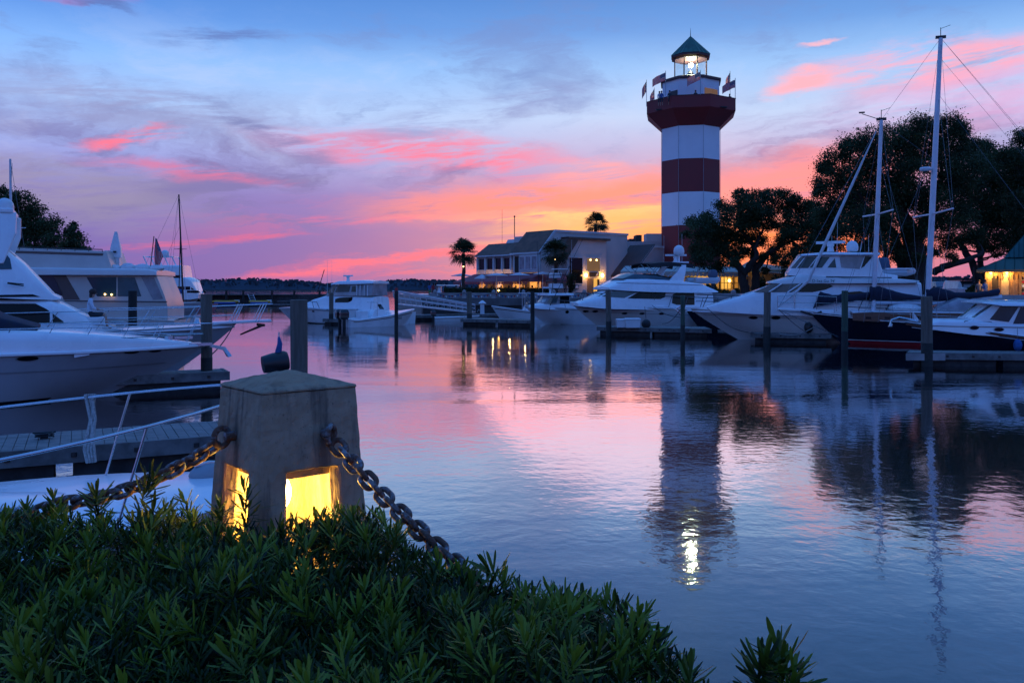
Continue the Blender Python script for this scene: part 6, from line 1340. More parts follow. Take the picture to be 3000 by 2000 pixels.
# ------------------------------------------------------------------ restaurant
def restaurant():
    O = GP(1585, 98, QUAY_Z); ang = math.radians(38.5); U = Vector((math.cos(ang), math.sin(ang), 0)); V = Vector((-U.y, U.x, 0))
    W = lambda u, v, z: Vector((O.x+U.x*u+V.x*v, O.y+U.y*u+V.y*v, z))
    t = thing('restaurant_building', 'pale two storey waterfront restaurant with dark mansard roofs and lit entrance', 'building', tuple(O)); Z0 = QUAY_Z
    def quad(name, m, pts, th=None, par=None, nrm=None):
        b = MB(); b.prism(pts, th) if th is not None else b.add(pts, [tuple(range(len(pts)))]); return b.build(name, m, par or t)
    # main block: right-hand gable wall (v=0 plane), long side along v
    gable = [W(0,0,Z0), W(14.2,0,Z0), W(14.2,0,9.6), W(2.1,0,9.6), W(0,0,7.3)]
    wall = quad('gable_wall', 'stucco', gable, V*5.15)
    quad('rear_block', 'stucco', [W(2.6,5.2,Z0), W(14.1,5.2,Z0), W(14.1,5.2,9.4), W(2.6,5.2,9.4)], V*3)
    quad('main_roof', 'shingle', [W(-.35,-.02,7.1), W(2.15,-.02,9.72), W(2.15,5.2,9.72), W(-.35,5.2,7.1)], Vector((-.06,0,.12)))
    quad('gable_coping', 'trim', [W(-.4,-.12,7.05), W(-.28,-.12,7.35), W(2.05,-.12,9.85), W(14.3,-.12,9.85), W(14.3,-.12,9.6), W(2.2,-.12,9.6)], V*.1)
    quad('eave_gutter', 'trim', [W(-.5,-.05,7.0), W(-.5,5.2,7.0), W(-.5,5.2,7.2), W(-.5,-.05,7.2)], U*.16)
    # left wing
    quad('wing_wall', 'stucco', [W(.6,5,Z0), W(.6,13,Z0), W(.6,13,7.15), W(.6,5,7.15)], U*9)
    quad('wing_roof', 'shingle', [W(.2,5.2,7.05), W(2.4,5.2,8.55), W(2.4,13.1,8.55), W(.2,13.1,7.05)], Vector((-.05,0,.12)))
    quad('wing_parapet', 'stucco', [W(.3,5.22,7.0), W(2.4,5.22,8.8), W(2.6,5.22,8.8), W(2.6,5.22,7.0)], V*.25)
    quad('wing_gutter', 'trim', [W(.06,5.2,6.95), W(.06,13.1,6.95), W(.06,13.1,7.12), W(.06,5.2,7.12)], U*.16)
    quad('roof_block', 'stucco', [W(4,7,8.4), W(9,7,8.4), W(9,7,9.3), W(4.6,7,9.3)], V*5)
    def window(u0, u1, v0, v1, z0, z1, m='tinted_glass', out=.06, frame='trim'):
        n = (Vector((0,0,0))+ (U*-1 if v0 != v1 else V*-1))
        f = 0.09; e = (W(u1,v1,0)-W(u0,v0,0)).normalized()
        p = [W(u0,v0,z0), W(u1,v1,z0), W(u1,v1,z1), W(u0,v0,z1)]
        fr = MB(); a, c = p[0]-e*f-Vector((0,0,f)), p[1]+e*f-Vector((0,0,f)); g_, h_ = p[2]+e*f+Vector((0,0,f)), p[3]-e*f+Vector((0,0,f))
        for q in ([a, c, p[1], p[0]], [c, g_, p[2], p[1]], [g_, h_, p[3], p[2]], [h_, a, p[0], p[3]]): fr.prism([k+n*.01 for k in q], n*out)
        w = fr.build('window', frame, t); b = MB(); b.add([k+n*.02 for k in p], [(0,1,2,3)]); b.build('pane', m, w); return w
    for i in range(4): window(.6, .6, 6.5+1.72*i, 7.6+1.72*i, 5.35, 6.75)
    for i in range(5): quad('wing_pier', 'trim', [W(.58,5.95+1.72*i,4.8), W(.58,6.2+1.72*i,4.8), W(.58,6.2+1.72*i,6.95), W(.58,5.95+1.72*i,6.95)], U*-.22)
    # bay of three windows on the main long side
    quad('bay', 'trim', [W(-.02,.1,4.9), W(-.02,3.6,4.9), W(-.02,3.6,6.95), W(-.02,.1,6.95)], U*-.35)
    for i in range(3): window(-.38, -.38, .25+1.12*i, 1.18+1.12*i, 5.25, 6.7, 'clear_vinyl')
    window(0, 0, 3.9, 4.8, 4.9, 6.8, 'interior_dark')
    # entrance bay on the gable side
    quad('entrance_bay', 'stucco', [W(4.1,-.9,Z0), W(9.6,-.9,Z0), W(9.6,-.9,8.75), W(4.9,-.9,8.75), W(3.2,-.9,6.9), W(3.2,-.9,Z0)], V*.9)
    quad('bay_roof', 'shingle', [W(.9,-1.3,6.6), W(3.0,-1.3,6.6), W(4.8,-1.3,8.85), W(3.2,-1.3,8.95)], V*1.3)
    quad('bay_cap', 'shingle', [W(3.2,-1.35,8.75), W(9.9,-1.35,8.75), W(9.9,-1.35,9.0), W(3.0,-1.35,9.0)], V*1.3)
    window(3.5, 5.6, -.92, -.92, 3.6, 6.6, 'tinted_glass'); window(6.3, 8.5, -.92, -.92, 5.05, 6.6, 'window_dim')
    for u in (6.9, 7.9): b = MB(); b.ball(W(u,-.98,6.4), .10, 8, 6); b.build('ceiling_spot', 'lamp_small', t)
    quad('sign_board', 'interior_dark', [W(6.6,-1.02,4.45), W(8.2,-1.02,4.45), W(8.2,-1.02,4.95), W(6.6,-1.02,4.95)], V*-.08)
    quad('sign_emblem', 'plastic_white', [W(7.6,-1.12,4.52), W(7.85,-1.12,4.52), W(8.1,-1.12,4.9), W(7.95,-1.12,4.9)], V*-.01)
    dr = quad('door', 'window_warm', [W(7.4,-.93,Z0+.05), W(8.3,-.93,Z0+.05), W(8.3,-.93,4.2), W(7.4,-.93,4.2)], V*-.04)
    quad('door_leaf', 'wood_warm', [W(6.4,-.93,Z0+.05), W(7.4,-.93,Z0+.05), W(7.4,-.93,4.2), W(6.4,-.93,4.2)], V*-.06); quad('door_leaf', 'interior_dark', [W(8.0,-.99,Z0+.05), W(8.35,-.99,Z0+.05), W(8.35,-.99,4.1), W(8.0,-.99,4.1)], V*-.04)
    for u in (6.05, 8.75):
        c = W(u,-1.12,4.55); b = MB(); b.lathe([(.05,-.22),(.13,-.15),(.16,.12),(.05,.26)], c, 8); s_ = b.build('wall_lantern', 'lamp_sconce', t); lamp_light(t, c+V*-.35, 40, (1,.5,.12), .15)
    quad('menu_case', 'tinted_glass', [W(3.9,-.95,2.95), W(5.0,-.95,2.95), W(5.0,-.95,3.4), W(3.9,-.95,3.4)], V*-.06); quad('menu_sheet', 'plastic_white', [W(4.35,-1.03,3.0), W(4.9,-1.03,3.0), W(4.9,-1.03,3.35), W(4.35,-1.03,3.35)], V*-.01)
    # right wing with steep dark roof and louvred gable
    quad('side_wing', 'stucco', [W(9.8,1.0,Z0), W(20,1.0,Z0), W(20,1.0,8.15), W(15.2,1.0,8.15), W(11.6,1.0,4.8), W(9.8,1.0,4.8)], V*6)
    sr = quad('side_wing_roof', 'seam_roof', [W(11.3,.6,4.45), W(15.3,.6,8.3), W(15.3,-3.6,8.3), W(11.3,-3.6,4.45)], Vector((0,0,.14)))
    quad('side_wing_gable', 'stucco_pink', [W(11.4,-3.4,Z0), W(20.5,-3.4,Z0), W(20.5,-3.4,8.0), W(15.2,-3.4,8.0), W(11.6,-3.4,4.6), W(11.4,-3.4,4.3)], V*4.3)
    quad('gable_trim', 'trim', [W(11.2,-3.55,4.25), W(11.2,-3.55,4.5), W(15.1,-3.55,8.25), W(20.6,-3.55,8.25), W(20.6,-3.55,8.0), W(15.25,-3.55,8.0)], V*.12)
    for i in range(5): quad('louvre', 'sheet_pile', [W(14.6,-3.5,5.5+.15*i), W(17.2,-3.5,5.5+.15*i), W(17.2,-3.5,5.58+.15*i), W(14.6,-3.5,5.58+.15*i)], V*-.06)
    for i in range(18): 
        f = (i+.5)/18; p, q = W(11.3,.6-4.2*f,4.6), W(15.3,.6-4.2*f,8.45); b = MB(); b.tube([p, q], .04, 4); b.build('roof_seam', 'seam_roof', sr)
    # plant on the low roofs behind
    for px, py, w, h, d, nm in ((1868, 700, 16, 20, 112, 'air_handler'), (1848, 706, 14, 10, 112, 'air_handler'), (1912, 700, 44, 28, 116, 'stair_head')):
        p = P(px, py, d); k = d/F; b = MB(); b.box(p, (w*k, 2.5, h*k)); b.build(nm, 'stucco_pink' if nm == 'stair_head' else 'sheet_pile', t)
    b = MB(); b.box(P(1880, 722, 114), (5.5, 8, .9)); b.build('low_roof', 'stucco_pink', t)
    b = MB(); p = W(3.3, 9, 8.7); b.tube([p, Vector((p.x,p.y,ZP(632,106)))], .05, 6); b.ball((p.x,p.y,ZP(632,106)), .12, 8, 6); b.build('roof_mast', 'black_paint', t); p = W(2.5,10.5,8.5); b = MB(); b.tube([p, Vector((p.x,p.y,ZP(610,106)))], .02, 5); b.build('roof_whip', 'black_paint', t)
    # terrace awning
    quad('terrace_awning', 'awning_red', [W(-.1,-.3,4.75), W(-.1,12.8,4.75), W(-3.0,13.4,3.75), W(-3.0,-1.2,3.75)], Vector((0,0,.06)))
    aw2 = quad('terrace_awning', 'awning_red', [W(-.1,-.3,4.75), W(-3.0,-1.2,3.75), W(3.2,-2.4,3.75), W(3.0,-.9,4.6)], Vector((0,0,.06)))
    n = 30
    for i in range(n): f0, f1 = i/n, (i+.9)/n; a = W(-3.02,-1.2,0).lerp(W(-3.02,13.4,0), f0); c = W(-3.02,-1.2,0).lerp(W(-3.02,13.4,0), f1); b = MB(); b.add([a+Vector((0,0,3.74)), c+Vector((0,0,3.74)), c+Vector((0,0,3.52)), a.lerp(c,.5)+Vector((0,0,3.46)), a+Vector((0,0,3.52))], [(0,1,2,3,4)]); b.build('valance_scallop', 'awning_red', t)
    for v in (-.8, 2.2, 5.2, 8.2, 11.2): b = MB(); p = W(-2.9,v,0); b.tube([(p.x,p.y,Z0),(p.x,p.y,3.8)], .06, 6); b.build('awning_post', 'interior_dark', t)
    # warm dining room behind the terrace
    for i, v in enumerate((.5, 2.0, 3.6, 5.4, 7.0, 8.8, 10.6)): quad('dining_bay', ['wall_warm', 'interior_dark'][i % 2], [W(-.06,v,Z0), W(-.06,v+1.3,Z0), W(-.06,v+1.3,4.3), W(-.06,v,4.3)], U*-.05)
    quad('lit_picture', 'screen_pink', [W(-.2,7.2,3.1), W(-.2,7.8,3.1), W(-.2,7.8,3.8), W(-.2,7.2,3.8)], U*-.04)
    for v in (1.2, 4.2, 7.4, 10.5):
        c = W(-1.3,v,3.7); b = MB(); b.ball(c, .07, 8, 6); b.build('terrace_lamp', 'lamp_small', t); lamp_light(t, c-Vector((0,0,.15)), 110, (1,.52,.18), .1)
restaurant()
# umbrellas, tables and hedge on the terrace
def umbrella(label, px, py, wpx, d, big=True):
    p = P(px, py, d); r = wpx*d/F/2; t = thing('patio_umbrella', label, 'umbrella', (p.x, p.y, QUAY_Z), group='white patio umbrellas'); b = MB(); b.tube([(p.x,p.y,QUAY_Z),(p.x,p.y,p.z+.1)], .035, 6); b.build('pole', 'plastic_white', t)
    b = MB(); b.lathe([(r,-.03),(r*.98,.02),(r*.5,.16 if big else .28),(.04,.27 if big else .48)], p, 8, pi/8); b.build('canopy', 'umbrella_cloth', t); b = MB()
    for k in range(8): a = pi/8+k*pi/4; b.tube([p+Vector((0,0,.2)), p+Vector((r*.97*math.cos(a), r*.97*math.sin(a), 0))], .015, 4)
    b.build('rib', 'plastic_white', t)
for px, py, w, d, big, lab in ((1352, 808, 66, 100, True, 'flat white umbrella behind the clear palm trunk'), (1412, 816, 50, 96.6, False, 'small peaked white umbrella lowest on the terrace'), (1455, 807, 74, 96.2, True, 'flat white umbrella left of the terrace middle'), (1522, 806, 66, 95.9, True, 'flat white umbrella right of the terrace middle'), (1590, 803, 60, 95.9, True, 'rightmost flat white umbrella by the second palm')): umbrella(lab, px, py, w, d, big)
def table(label, px, d):
    p = GP(px, d, QUAY_Z); t = thing('dining_table', label, 'table', tuple(p), group='terrace tables'); b = MB(); b.lathe([(.45,.70),(.45,.74)], p, 10); b.build('tabletop', 'plastic_white', t); b = MB(); b.lathe([(.22,0),(.05,.06),(.05,.7)], p, 8); b.build('pedestal', 'interior_dark', t)
for i, (px, dd, lab) in enumerate(((1320, 99, 'table at the left end of the terrace'), (1393, 97.8, 'table under the small peaked umbrella'), (1452, 97, 'table left of the terrace middle'), (1500, 97, 'table in the terrace middle'), (1548, 96.8, 'table at the right end of the terrace'))): table(lab, px, dd)
def boxhedge():
    a, c = GP(1300, 96.4), GP(1622, 95.9); n = 9000; f = NR.uniform(0, 1, n); ctr = np.stack([a.x+(c.x-a.x)*f, a.y+NR.uniform(-.1, .7, n), NR.uniform(QUAY_Z+.3, QUAY_Z+1.18, n)+.04*np.sin(f*90)], 1)
    ax = NR.normal(0, 1, (n, 3)); ax /= np.linalg.norm(ax, axis=1)[:, None]; bx = np.cross(ax, NR.normal(0, 1, (n, 3))); bx /= np.linalg.norm(bx, axis=1)[:, None]
    V = np.stack([ctr-ax*.07, ctr+bx*.05, ctr+ax*.07, ctr-bx*.05], 1).reshape(-1, 3); t = thing('box_hedge', 'clipped green hedge along the terrace above the sea wall', 'hedge', tuple(a.lerp(c, .5)+Vector((0,0,QUAY_Z))))
    o = bpy.data.objects.new('foliage', mesh_np('foliage', V-np.array(t.location), np.arange(4*n).reshape(n, 4), 'box_hedge', np.repeat(NR.uniform(0, 1, n), 4))); COL.objects.link(o); o.parent = t
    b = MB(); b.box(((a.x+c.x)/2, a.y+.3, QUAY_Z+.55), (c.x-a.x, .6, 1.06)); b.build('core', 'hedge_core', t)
    p = GP(1461, 95.5, ZP(851, 95.5)); o = MB(); o.ball(p, .08, 8, 6); tag(o.build('hedge_lamp', 'lamp_sconce', None, origin=tuple(p)), 'small orange lamp glowing on the terrace hedge', 'lamp')
boxhedge()
# second palm-like shrub by the entrance and dark planting
for px, d, r, lab, sd in ((1672, 93.5, 1.0, 'spiky dark shrub by the restaurant entrance', 5),):
    p = GP(px, d, QUAY_Z); t = thing('yucca_plant', lab, 'plant', tuple(p)); Vs = []; rng = np.random.default_rng(sd)
    for k in range(260):
        el = rng.uniform(-.3, 1.4); az = rng.uniform(0, 2*pi); h = rng.uniform(.5, 2.4); dv = Vector((math.cos(az)*math.cos(el), math.sin(az)*math.cos(el), math.sin(el))); o_ = Vector((rng.normal(0,.25), rng.normal(0,.25), h)); s_ = dv.cross(Vector((0,0,1))).normalized()*.05
        Vs += [o_-s_, o_+s_, o_+dv*.5+s_*.7, o_+dv*.9]
    o = bpy.data.objects.new('foliage', mesh_np('foliage', [tuple(v) for v in Vs], np.arange(len(Vs)).reshape(-1, 4), 'palm_leaf', [.4]*len(Vs))); COL.objects.link(o); o.parent = t; b = MB(); b.tube([p, p+Vector((0,0,2.4))], .12, 6); b.build('stem', 'palm_bark', t)

# ------------------------------------------------------------------ cafe with cream awning under the oaks
def cafe():
    O = GP(1990, 96, QUAY_Z); t = thing('cafe_building', 'low cafe with cream awning and glowing windows below the oak', 'building', tuple(O))
    def bx(nm, m, px0, px1, py0, py1, d, dep=.2, par=None):
        a, c = P(px0, py1, d), P(px1, py0, d); b = MB(); b.box(((a.x+c.x)/2, d+dep/2, (a.z+c.z)/2), (c.x-a.x, dep, c.z-a.z)); return b.build(nm, m, par or t)
    bx('wall', 'wall_warm', 1830, 2330, 790, 885, 98, .3); b = MB(); k = P(1820,790,95); 
    b.hexa([P(1818,797,94.5), P(2192,800,94.5), P(2192,784,98), P(1832,782,98)]+[q+Vector((0,0,.12)) for q in (P(1818,797,94.5), P(2192,800,94.5), P(2192,784,98), P(1832,782,98))]); aw = b.build('awning', 'awning_cream', t)
    b = MB()
    for i in range(34): a, c = P(1818,797,94.48).lerp(P(2192,800,94.48), i/34), P(1818,797,94.48).lerp(P(2192,800,94.48), (i+.96)/34); b = MB(); b.add([a, c, c-Vector((0,0,.34)), a.lerp(c,.5)-Vector((0,0,.42)), a-Vector((0,0,.34))], [(0,1,2,3,4)]); b.build('valance_scallop', 'awning_cream', aw)
    b = MB(); b.hexa([P(2150,795,99), P(2420,812,92), P(2420,800,104), P(2190,770,110)]+[q+Vector((0,0,.15)) for q in (P(2150,795,99), P(2420,812,92), P(2420,800,104), P(2190,770,110))]); b.build('roof', 'seam_roof', t)
    for px0, px1, m in ((2112, 2142, 'window_warm'), (2146, 2152, 'interior_dark'), (2163, 2190, 'window_dim'), (2010, 2040, 'interior_dark'), (1830, 1900, 'interior_dark'), (1940, 2000, 'interior_dark')): bx('window', m, px0, px1, 811, 846, 97.9, .05)
    for px in (2112, 2122, 2132, 2142, 2163, 2176, 2190): bx('mullion', 'interior_dark', px-.8, px+.8, 811, 846, 97.82, .06)
    for py in (811, 828): bx('transom', 'interior_dark', 2112, 2190, py-.7, py+.7, 97.80, .06)
    b = MB(); p = P(2137, 822, 97.6); b.ball(p, .16, 8, 6); b.build('wall_lamp', 'lamp_sconce', t); lamp_light(t, p+Vector((0,-.8,0)), 90, (1,.52,.12), .15)
    p = P(2095, 790, 100); lamp_light(t, P(2060,805,96.5), 90, (1,.7,.25), .3)
    for px in (1900, 2020, 2108, 2190): b = MB(); p = P(px, 800, 94.6); b.tube([(p.x,p.y,QUAY_Z),(p.x,p.y,p.z)], .06, 6); b.build('awning_post', 'interior_dark', t)
cafe()
def shrub(label, px0, px1, py_top, d, seed=1):
    rng = np.random.default_rng(seed); n = 2600; p0 = GP((px0+px1)/2, d, QUAY_Z); w = (px1-px0)*d/F; h = ZP(py_top, d)-QUAY_Z; t = thing('shrub', label, 'shrub', tuple(p0), group='dark shrubs on the promenade')
    q = rng.normal(0, 1, (n, 3)); q /= np.linalg.norm(q, axis=1)[:, None]; q *= rng.uniform(.5, 1, n)[:, None]; q[:, 2] = np.abs(q[:, 2]); ctr = q*np.array([w/2, 1.0, h])*(1+.15*np.sin(q[:, :1]*9)); ctr[:, 2] = np.maximum(ctr[:, 2], .05)
    ax = rng.normal(0, 1, (n, 3)); ax /= np.linalg.norm(ax, axis=1)[:, None]; bx = np.cross(ax, rng.normal(0, 1, (n, 3))); bx /= np.linalg.norm(bx, axis=1)[:, None]
    V = np.stack([ctr-ax*.13, ctr+bx*.08, ctr+ax*.13, ctr-bx*.08], 1).reshape(-1, 3); o = bpy.data.objects.new('foliage', mesh_np('foliage', V, np.arange(4*n).reshape(n, 4), 'oak_leaf', np.repeat(rng.uniform(0, .8, n), 4))); COL.objects.link(o); o.parent = t
    b = MB()
    for k in range(6): dv = Vector(rng.normal(0, 1, 3)); dv.z = abs(dv.z)+.5; dv.normalize(); b.tube([p0, p0+Vector((dv.x*w*.4, dv.y*.6, dv.z*h*.7))], [.05,.02], 5)
    b.build('stem', 'bark', t)
for i, (a, c, y, d, lab) in enumerate(((2060, 2112, 830, 93, 'dark shrub left of the glowing cafe windows'), (2196, 2260, 815, 92, 'tall dark shrub right of the cafe windows'), (2250, 2330, 800, 91, 'broad dark shrub below the middle of the oak'), (2330, 2410, 820, 89, 'dark shrub behind the pilothouse windows'), (2100, 2200, 848, 92.5, 'low dark shrub under the cafe windows'), (2652, 2672, 828, 74, 'small shrub at the foot of the tall oak'), (2836, 2866, 838, 72, 'potted looking shrub left of the kiosk'))): shrub(lab, a, c, y, d, 60+i)

# ------------------------------------------------------------------ kiosk, vehicles, posts at the right
def kiosk():
    d = 66; C = GP(3028, d+3.2, QUAY_Z); t = thing('kiosk', 'warm lit wooden kiosk with two tier green metal roof at the right edge', 'kiosk', tuple(C)); hw = 3.24
    zt = ZP(788, d); A0 = pi/8*0
    def sq(h, z): return [Vector((C.x+x*h, C.y+y*h, z)) for x, y in ((-1,-1),(1,-1),(1,1),(-1,1))]
    b = MB(); b.loft([sq(hw, QUAY_Z), sq(hw, zt)]); wall = b.build('wall', 'wood_warm', t)
    e0, e1, e2 = hw+.65, hw*.60, .05; z1 = ZP(755, d+1.2); z2 = ZP(660, d+3)
    b = MB(); b.loft([sq(e0, zt-.02), sq(e1, z1)], caps=False); r1 = b.build('lower_roof', 'green_metal', t); b = MB(); b.loft([sq(e1+.06, z1+.06), sq(e2, z2)]); r2 = b.build('upper_roof', 'green_metal', t)
    for (h0, za, h1, zb, r) in ((e0, zt, e1, z1+.02, r1), (e1+.06, z1+.08, e2, z2, r2)):
        for s in range(4):
            A, B_, A2, B2 = sq(h0, za)[s], sq(h0, za)[(s+1) % 4], sq(h1, zb)[s], sq(h1, zb)[(s+1) % 4]
            for k in range(13): b = MB(); m0 = A.lerp(B_, k/12); ctr = sq(h0, za)[s].lerp(sq(h0, za)[(s+1) % 4], .5); top = A2.lerp(B2, .5); n = (top-ctr).normalized(); f = abs(k/6-1); q = A2.lerp(B2, k/12) if h1 > .1 else m0+(top-ctr)*(1-f); 
            for k in range(13):
                m0 = A.lerp(B_, k/12); ctr = A.lerp(B_, .5); top = A2.lerp(B2, .5); run = 1-abs(k/6-1); lim = min(1.0, run*(h0)/(h0-h1) if h0 > h1 else 1); q = m0+(top-ctr)*lim
                if lim > .04: b = MB(); b.tube([m0+Vector((0,0,.02)), q+Vector((0,0,.02))], .03, 4); b.build('seam', 'green_metal', r)
    b = MB(); b.loft([sq(e0+.02, zt-.22), sq(e0+.02, zt-.02)]); b.build('fascia', 'wood_warm', t)
    # counters and panels on the front and left side
    yf = C.y-hw
    for i, (f0, f1, z0, z1_, m) in enumerate(((.06,.13,2.6,4.0,'interior_dark'), (.16,.24,2.5,4.1,'wall_warm'), (.27,.34,2.4,4.1,'wood_warm'), (.37,.46,2.0,4.3,'wall_warm'), (.49,1.0,1.95,4.3,'shop_glow'))): 
        x0, x1 = C.x-hw+2*hw*f0, C.x-hw+2*hw*f1; b = MB(); b.box(((x0+x1)/2, yf-.03, (z0+z1_)/2), (x1-x0, .06, z1_-z0)); b.build('shop_panel', m, wall)
    for i in range(6): b = MB(); b.box((C.x-hw+2*hw*.415, yf-.10, 2.3+.3*i), (2*hw*.08, .08, .16)); b.build('notice', ['plastic_white', 'red_paint', 'interior_dark'][i % 3], wall)
    b = MB(); b.box((C.x-hw+2*hw*.60, yf-.1, 3.95), (.9,.05,.4)); b.build('lit_poster', 'orange_paint', wall); b = MB(); b.box((C.x-hw+2*hw*.66, yf-.12, 2.9), (.8,.05,1.2)); b.build('goods', 'yellow_tube', wall)
    for f in (.0, .36, .47): x = C.x-hw+2*hw*f; b = MB(); b.box((x, yf-.12, (QUAY_Z+zt)/2), (.16,.16,zt-QUAY_Z)); b.build('post', 'wood_warm', t)
    for i in range(24): x = C.x-hw+2*hw*(i+.5)/24; b = MB(); b.box((x, yf-.16, zt-.5), (.05,.04,.4)); b.build('baluster', 'wood_warm', t)
    for f in (.05, .22, .52, .8): c = Vector((C.x-hw+2*hw*f, yf-.4, zt-.28)); b = MB(); b.lathe([(.10,.05),(.07,-.03),(.01,-.05)], c, 8); b.build('eave_lamp', 'lamp_small', t); lamp_light(t, c-Vector((0,0,.14)), 85, (1,.55,.14), .08)
    lamp_light(t, (C.x+.4, yf-.6, 3.4), 50, (1,.7,.15), .2)
    t.rotation_euler = (0, 0, math.radians(-31))
kiosk()
def pickup():
    d = 92; p = GP(2788, d, QUAY_Z); t = thing('pickup_truck', 'pickup truck parked facing the water between the mast and the oak', 'truck', tuple(p), math.radians(0)); k = d/F
    B_ = lambda x, y, z: p+Vector((x, y, z))
    b = MB(); b.loft([[B_(x*w,y,z) for x, z in ((-1,.55),(1,.55),(1.0,1.12),(-1.0,1.12))] for y, w in ((0,.93),(.3,1.0),(5.2,1.0),(5.4,.96))]); b.build('body', 'car_paint', t, bevel=.06)
    b = MB(); b.loft([[B_(x*w,y,z) for x, y in ((-1,y0),(1,y0),(1,y1),(-1,y1))] for z, w, y0, y1 in ((1.12,.94,1.3,3.7),(1.85,.74,1.9,3.4))]); b.build('cab', 'car_paint', t, bevel=.08)
    b = MB(); b.add([B_(-.84,1.36,1.2), B_(.84,1.36,1.2), B_(.68,1.86,1.78), B_(-.68,1.86,1.78)], [(0,1,2,3)]); b.build('windscreen', 'pale_glass', t)
    b = MB(); b.box(B_(0,-.03,.88), (1.5,.08,.26)); b.build('grille', 'black_paint', t); b = MB(); b.box(B_(0,-.08,.55), (1.9,.2,.22)); b.build('bumper', 'steel', t, bevel=.03)
    for s in (-1, 1):
        b = MB(); b.box(B_(s*.82,-.02,.90), (.26,.1,.2)); b.build('headlight', 'plastic_white', t); b = MB(); b.box(B_(s*1.1,1.6,1.28), (.22,.1,.18)); b.build('mirror', 'black_paint', t)
        for y in (.95, 4.3):
            b = MB(); b.lathe([(.38,-.12),(.40,-.06),(.40,.06),(.38,.12)], (0,0,0), 16); b.v = [tuple(B_(s*.88+v[2], y+v[0], .40+v[1])) for v in b.v]; w = b.build('wheel', 'rubber', t); b = MB(); b.lathe([(.2,-.13),(.2,.13)], (0,0,0), 10); b.v = [tuple(B_(s*.88+v[2], y+v[0], .40+v[1])) for v in b.v]; b.build('rim', 'steel', w)
pickup()
def van():
    d = 86; p = GP(2858, d, QUAY_Z); t = thing('parked_van', 'white van half hidden behind the leaning oak trunk', 'van', tuple(p)); B_ = lambda x, y, z: p+Vector((x, y, z))
    b = MB(); b.loft([[B_(x*w,y,z) for x, z in ((-.95,.4),(.95,.4),(.95,1.1),(.75,h),(-.75,h),(-.95,1.1))] for y, w, h in ((0,.92,1.15),(.9,1,1.25),(1.7,1,1.9),(4.6,1,1.95),(4.8,.96,1.8))]); b.build('body', 'car_white', t, bevel=.05)
    b = MB(); b.add([B_(-.8,.93,1.27), B_(.8,.93,1.27), B_(.68,1.62,1.84), B_(-.68,1.62,1.84)], [(0,1,2,3)]); o = b.build('windscreen', 'pale_glass', t)
    for s in (-1, 1):
        b = MB(); b.box(B_(s*.7,-.02,.85), (.3,.1,.18)); b.build('headlight', 'plastic_white', t)
        for y in (.9, 3.9): b = MB(); b.lathe([(.33,-.1),(.35,-.05),(.35,.05),(.33,.1)], (0,0,0), 14); b.v = [tuple(B_(s*.84+v[2], y+v[0], .35+v[1])) for v in b.v]; b.build('wheel', 'rubber', t)
    b = MB(); b.box(B_(0,-.03,.5), (1.7,.15,.2)); b.build('bumper', 'plastic_grey', t)
van()
p = GP(2852, 80, QUAY_Z); t = thing('lamp_post', 'slender dark post with small cross arm beside the leaning oak', 'post', tuple(p)); b = MB(); b.tube([p, Vector((p.x,p.y,ZP(782,80)))], .07, 6); b.build('pole', 'black_paint', t); b = MB(); zz = ZP(787,80); b.tube([(p.x-.3,p.y,zz),(p.x+.1,p.y,zz)], .03, 5); b.build('cross_arm', 'black_paint', t)
t = thing('pergola', 'small flat roofed shelter on posts left of the kiosk', 'shelter', tuple(GP(2855, 88, QUAY_Z))); a, c = P(2819, 817, 87), P(2895, 817, 87); b = MB(); b.box(((a.x+c.x)/2, 88.5, a.z), (c.x-a.x, 3.2, .16)); b.build('roof', 'interior_dark', t)
for px in (2821, 2893):
    for dd in (87, 90): q = GP(px, dd); b = MB(); b.tube([(q.x,q.y,QUAY_Z),(q.x,q.y,a.z)], .07, 6); b.build('post', 'interior_dark', t)
# mooring lines
pa = lambda bt, x, y, z: bt.C+bt.h*x+bt.n*y+Vector((0,0,z))
rope('mooring_line', 'dark line sagging from the pilothouse yacht bow to the dock', [P(2072, 902, 50), P(2210, 976, 47.2)], .02, .35)
rope('mooring_line', 'dark line from the flybridge yacht rail to the slim piling', [P(1910, 894, 57.5), P(1998, 930, 49.2)], .02, .2)
rope('mooring_line', 'line dropping from the flybridge yacht to its dock end', [P(1940, 948, 54), P(1994, 905, 49.4)], .018, .25)
rope('mooring_line', 'pale line looping along the dock before the schooner', [P(2280, 976, 47), P(2385, 958, 46.5)], .018, .25, 'rope')
rope('mooring_line', 'line from the schooner bowsprit down to the water dock', [P(2282, 907, 45), P(2380, 985, 46)], .016, .1)
rope('mooring_line', 'line falling from the yacht bow to the thick left piling', [P(683, 955, 31), P(618, 1040, 26.2)], .02, .1)

# ------------------------------------------------------------------ foreground: bank, bollard, chains, hedge
EDGE = [(-4.2,3.75),(-3.0,3.52),(-2.0,3.34),(-1.2,3.16),(-.75,3.05),(-.38,2.97),(-.11,2.82),(.09,2.60),(.25,2.40),(.41,2.15),(.58,1.95),(.80,1.78),(1.2,1.45),(1.8,1.0),(3.0,.3)]
def edge_y(x): return interp(EDGE, x)
def bank():
    top = [(x, y+.62) for x, y in EDGE]; poly = [(x, y, 1.68) for x, y in top]+[(5,-2,1.68),(5,-6,1.68),(-6,-6,1.68),(-6,3.9,1.68)]
    b = MB(); b.prism(poly, (0,0,-2.6)); struct(b.build('quay_ground', 'sea_concrete_dark'))
bank()
BC = Vector((-.925, 3.52, 1.69)); BROT = math.radians(40.5)
TEX = bpy.data.textures.new('chips', 'CLOUDS'); TEX.noise_scale = .035; TEX.noise_depth = 4
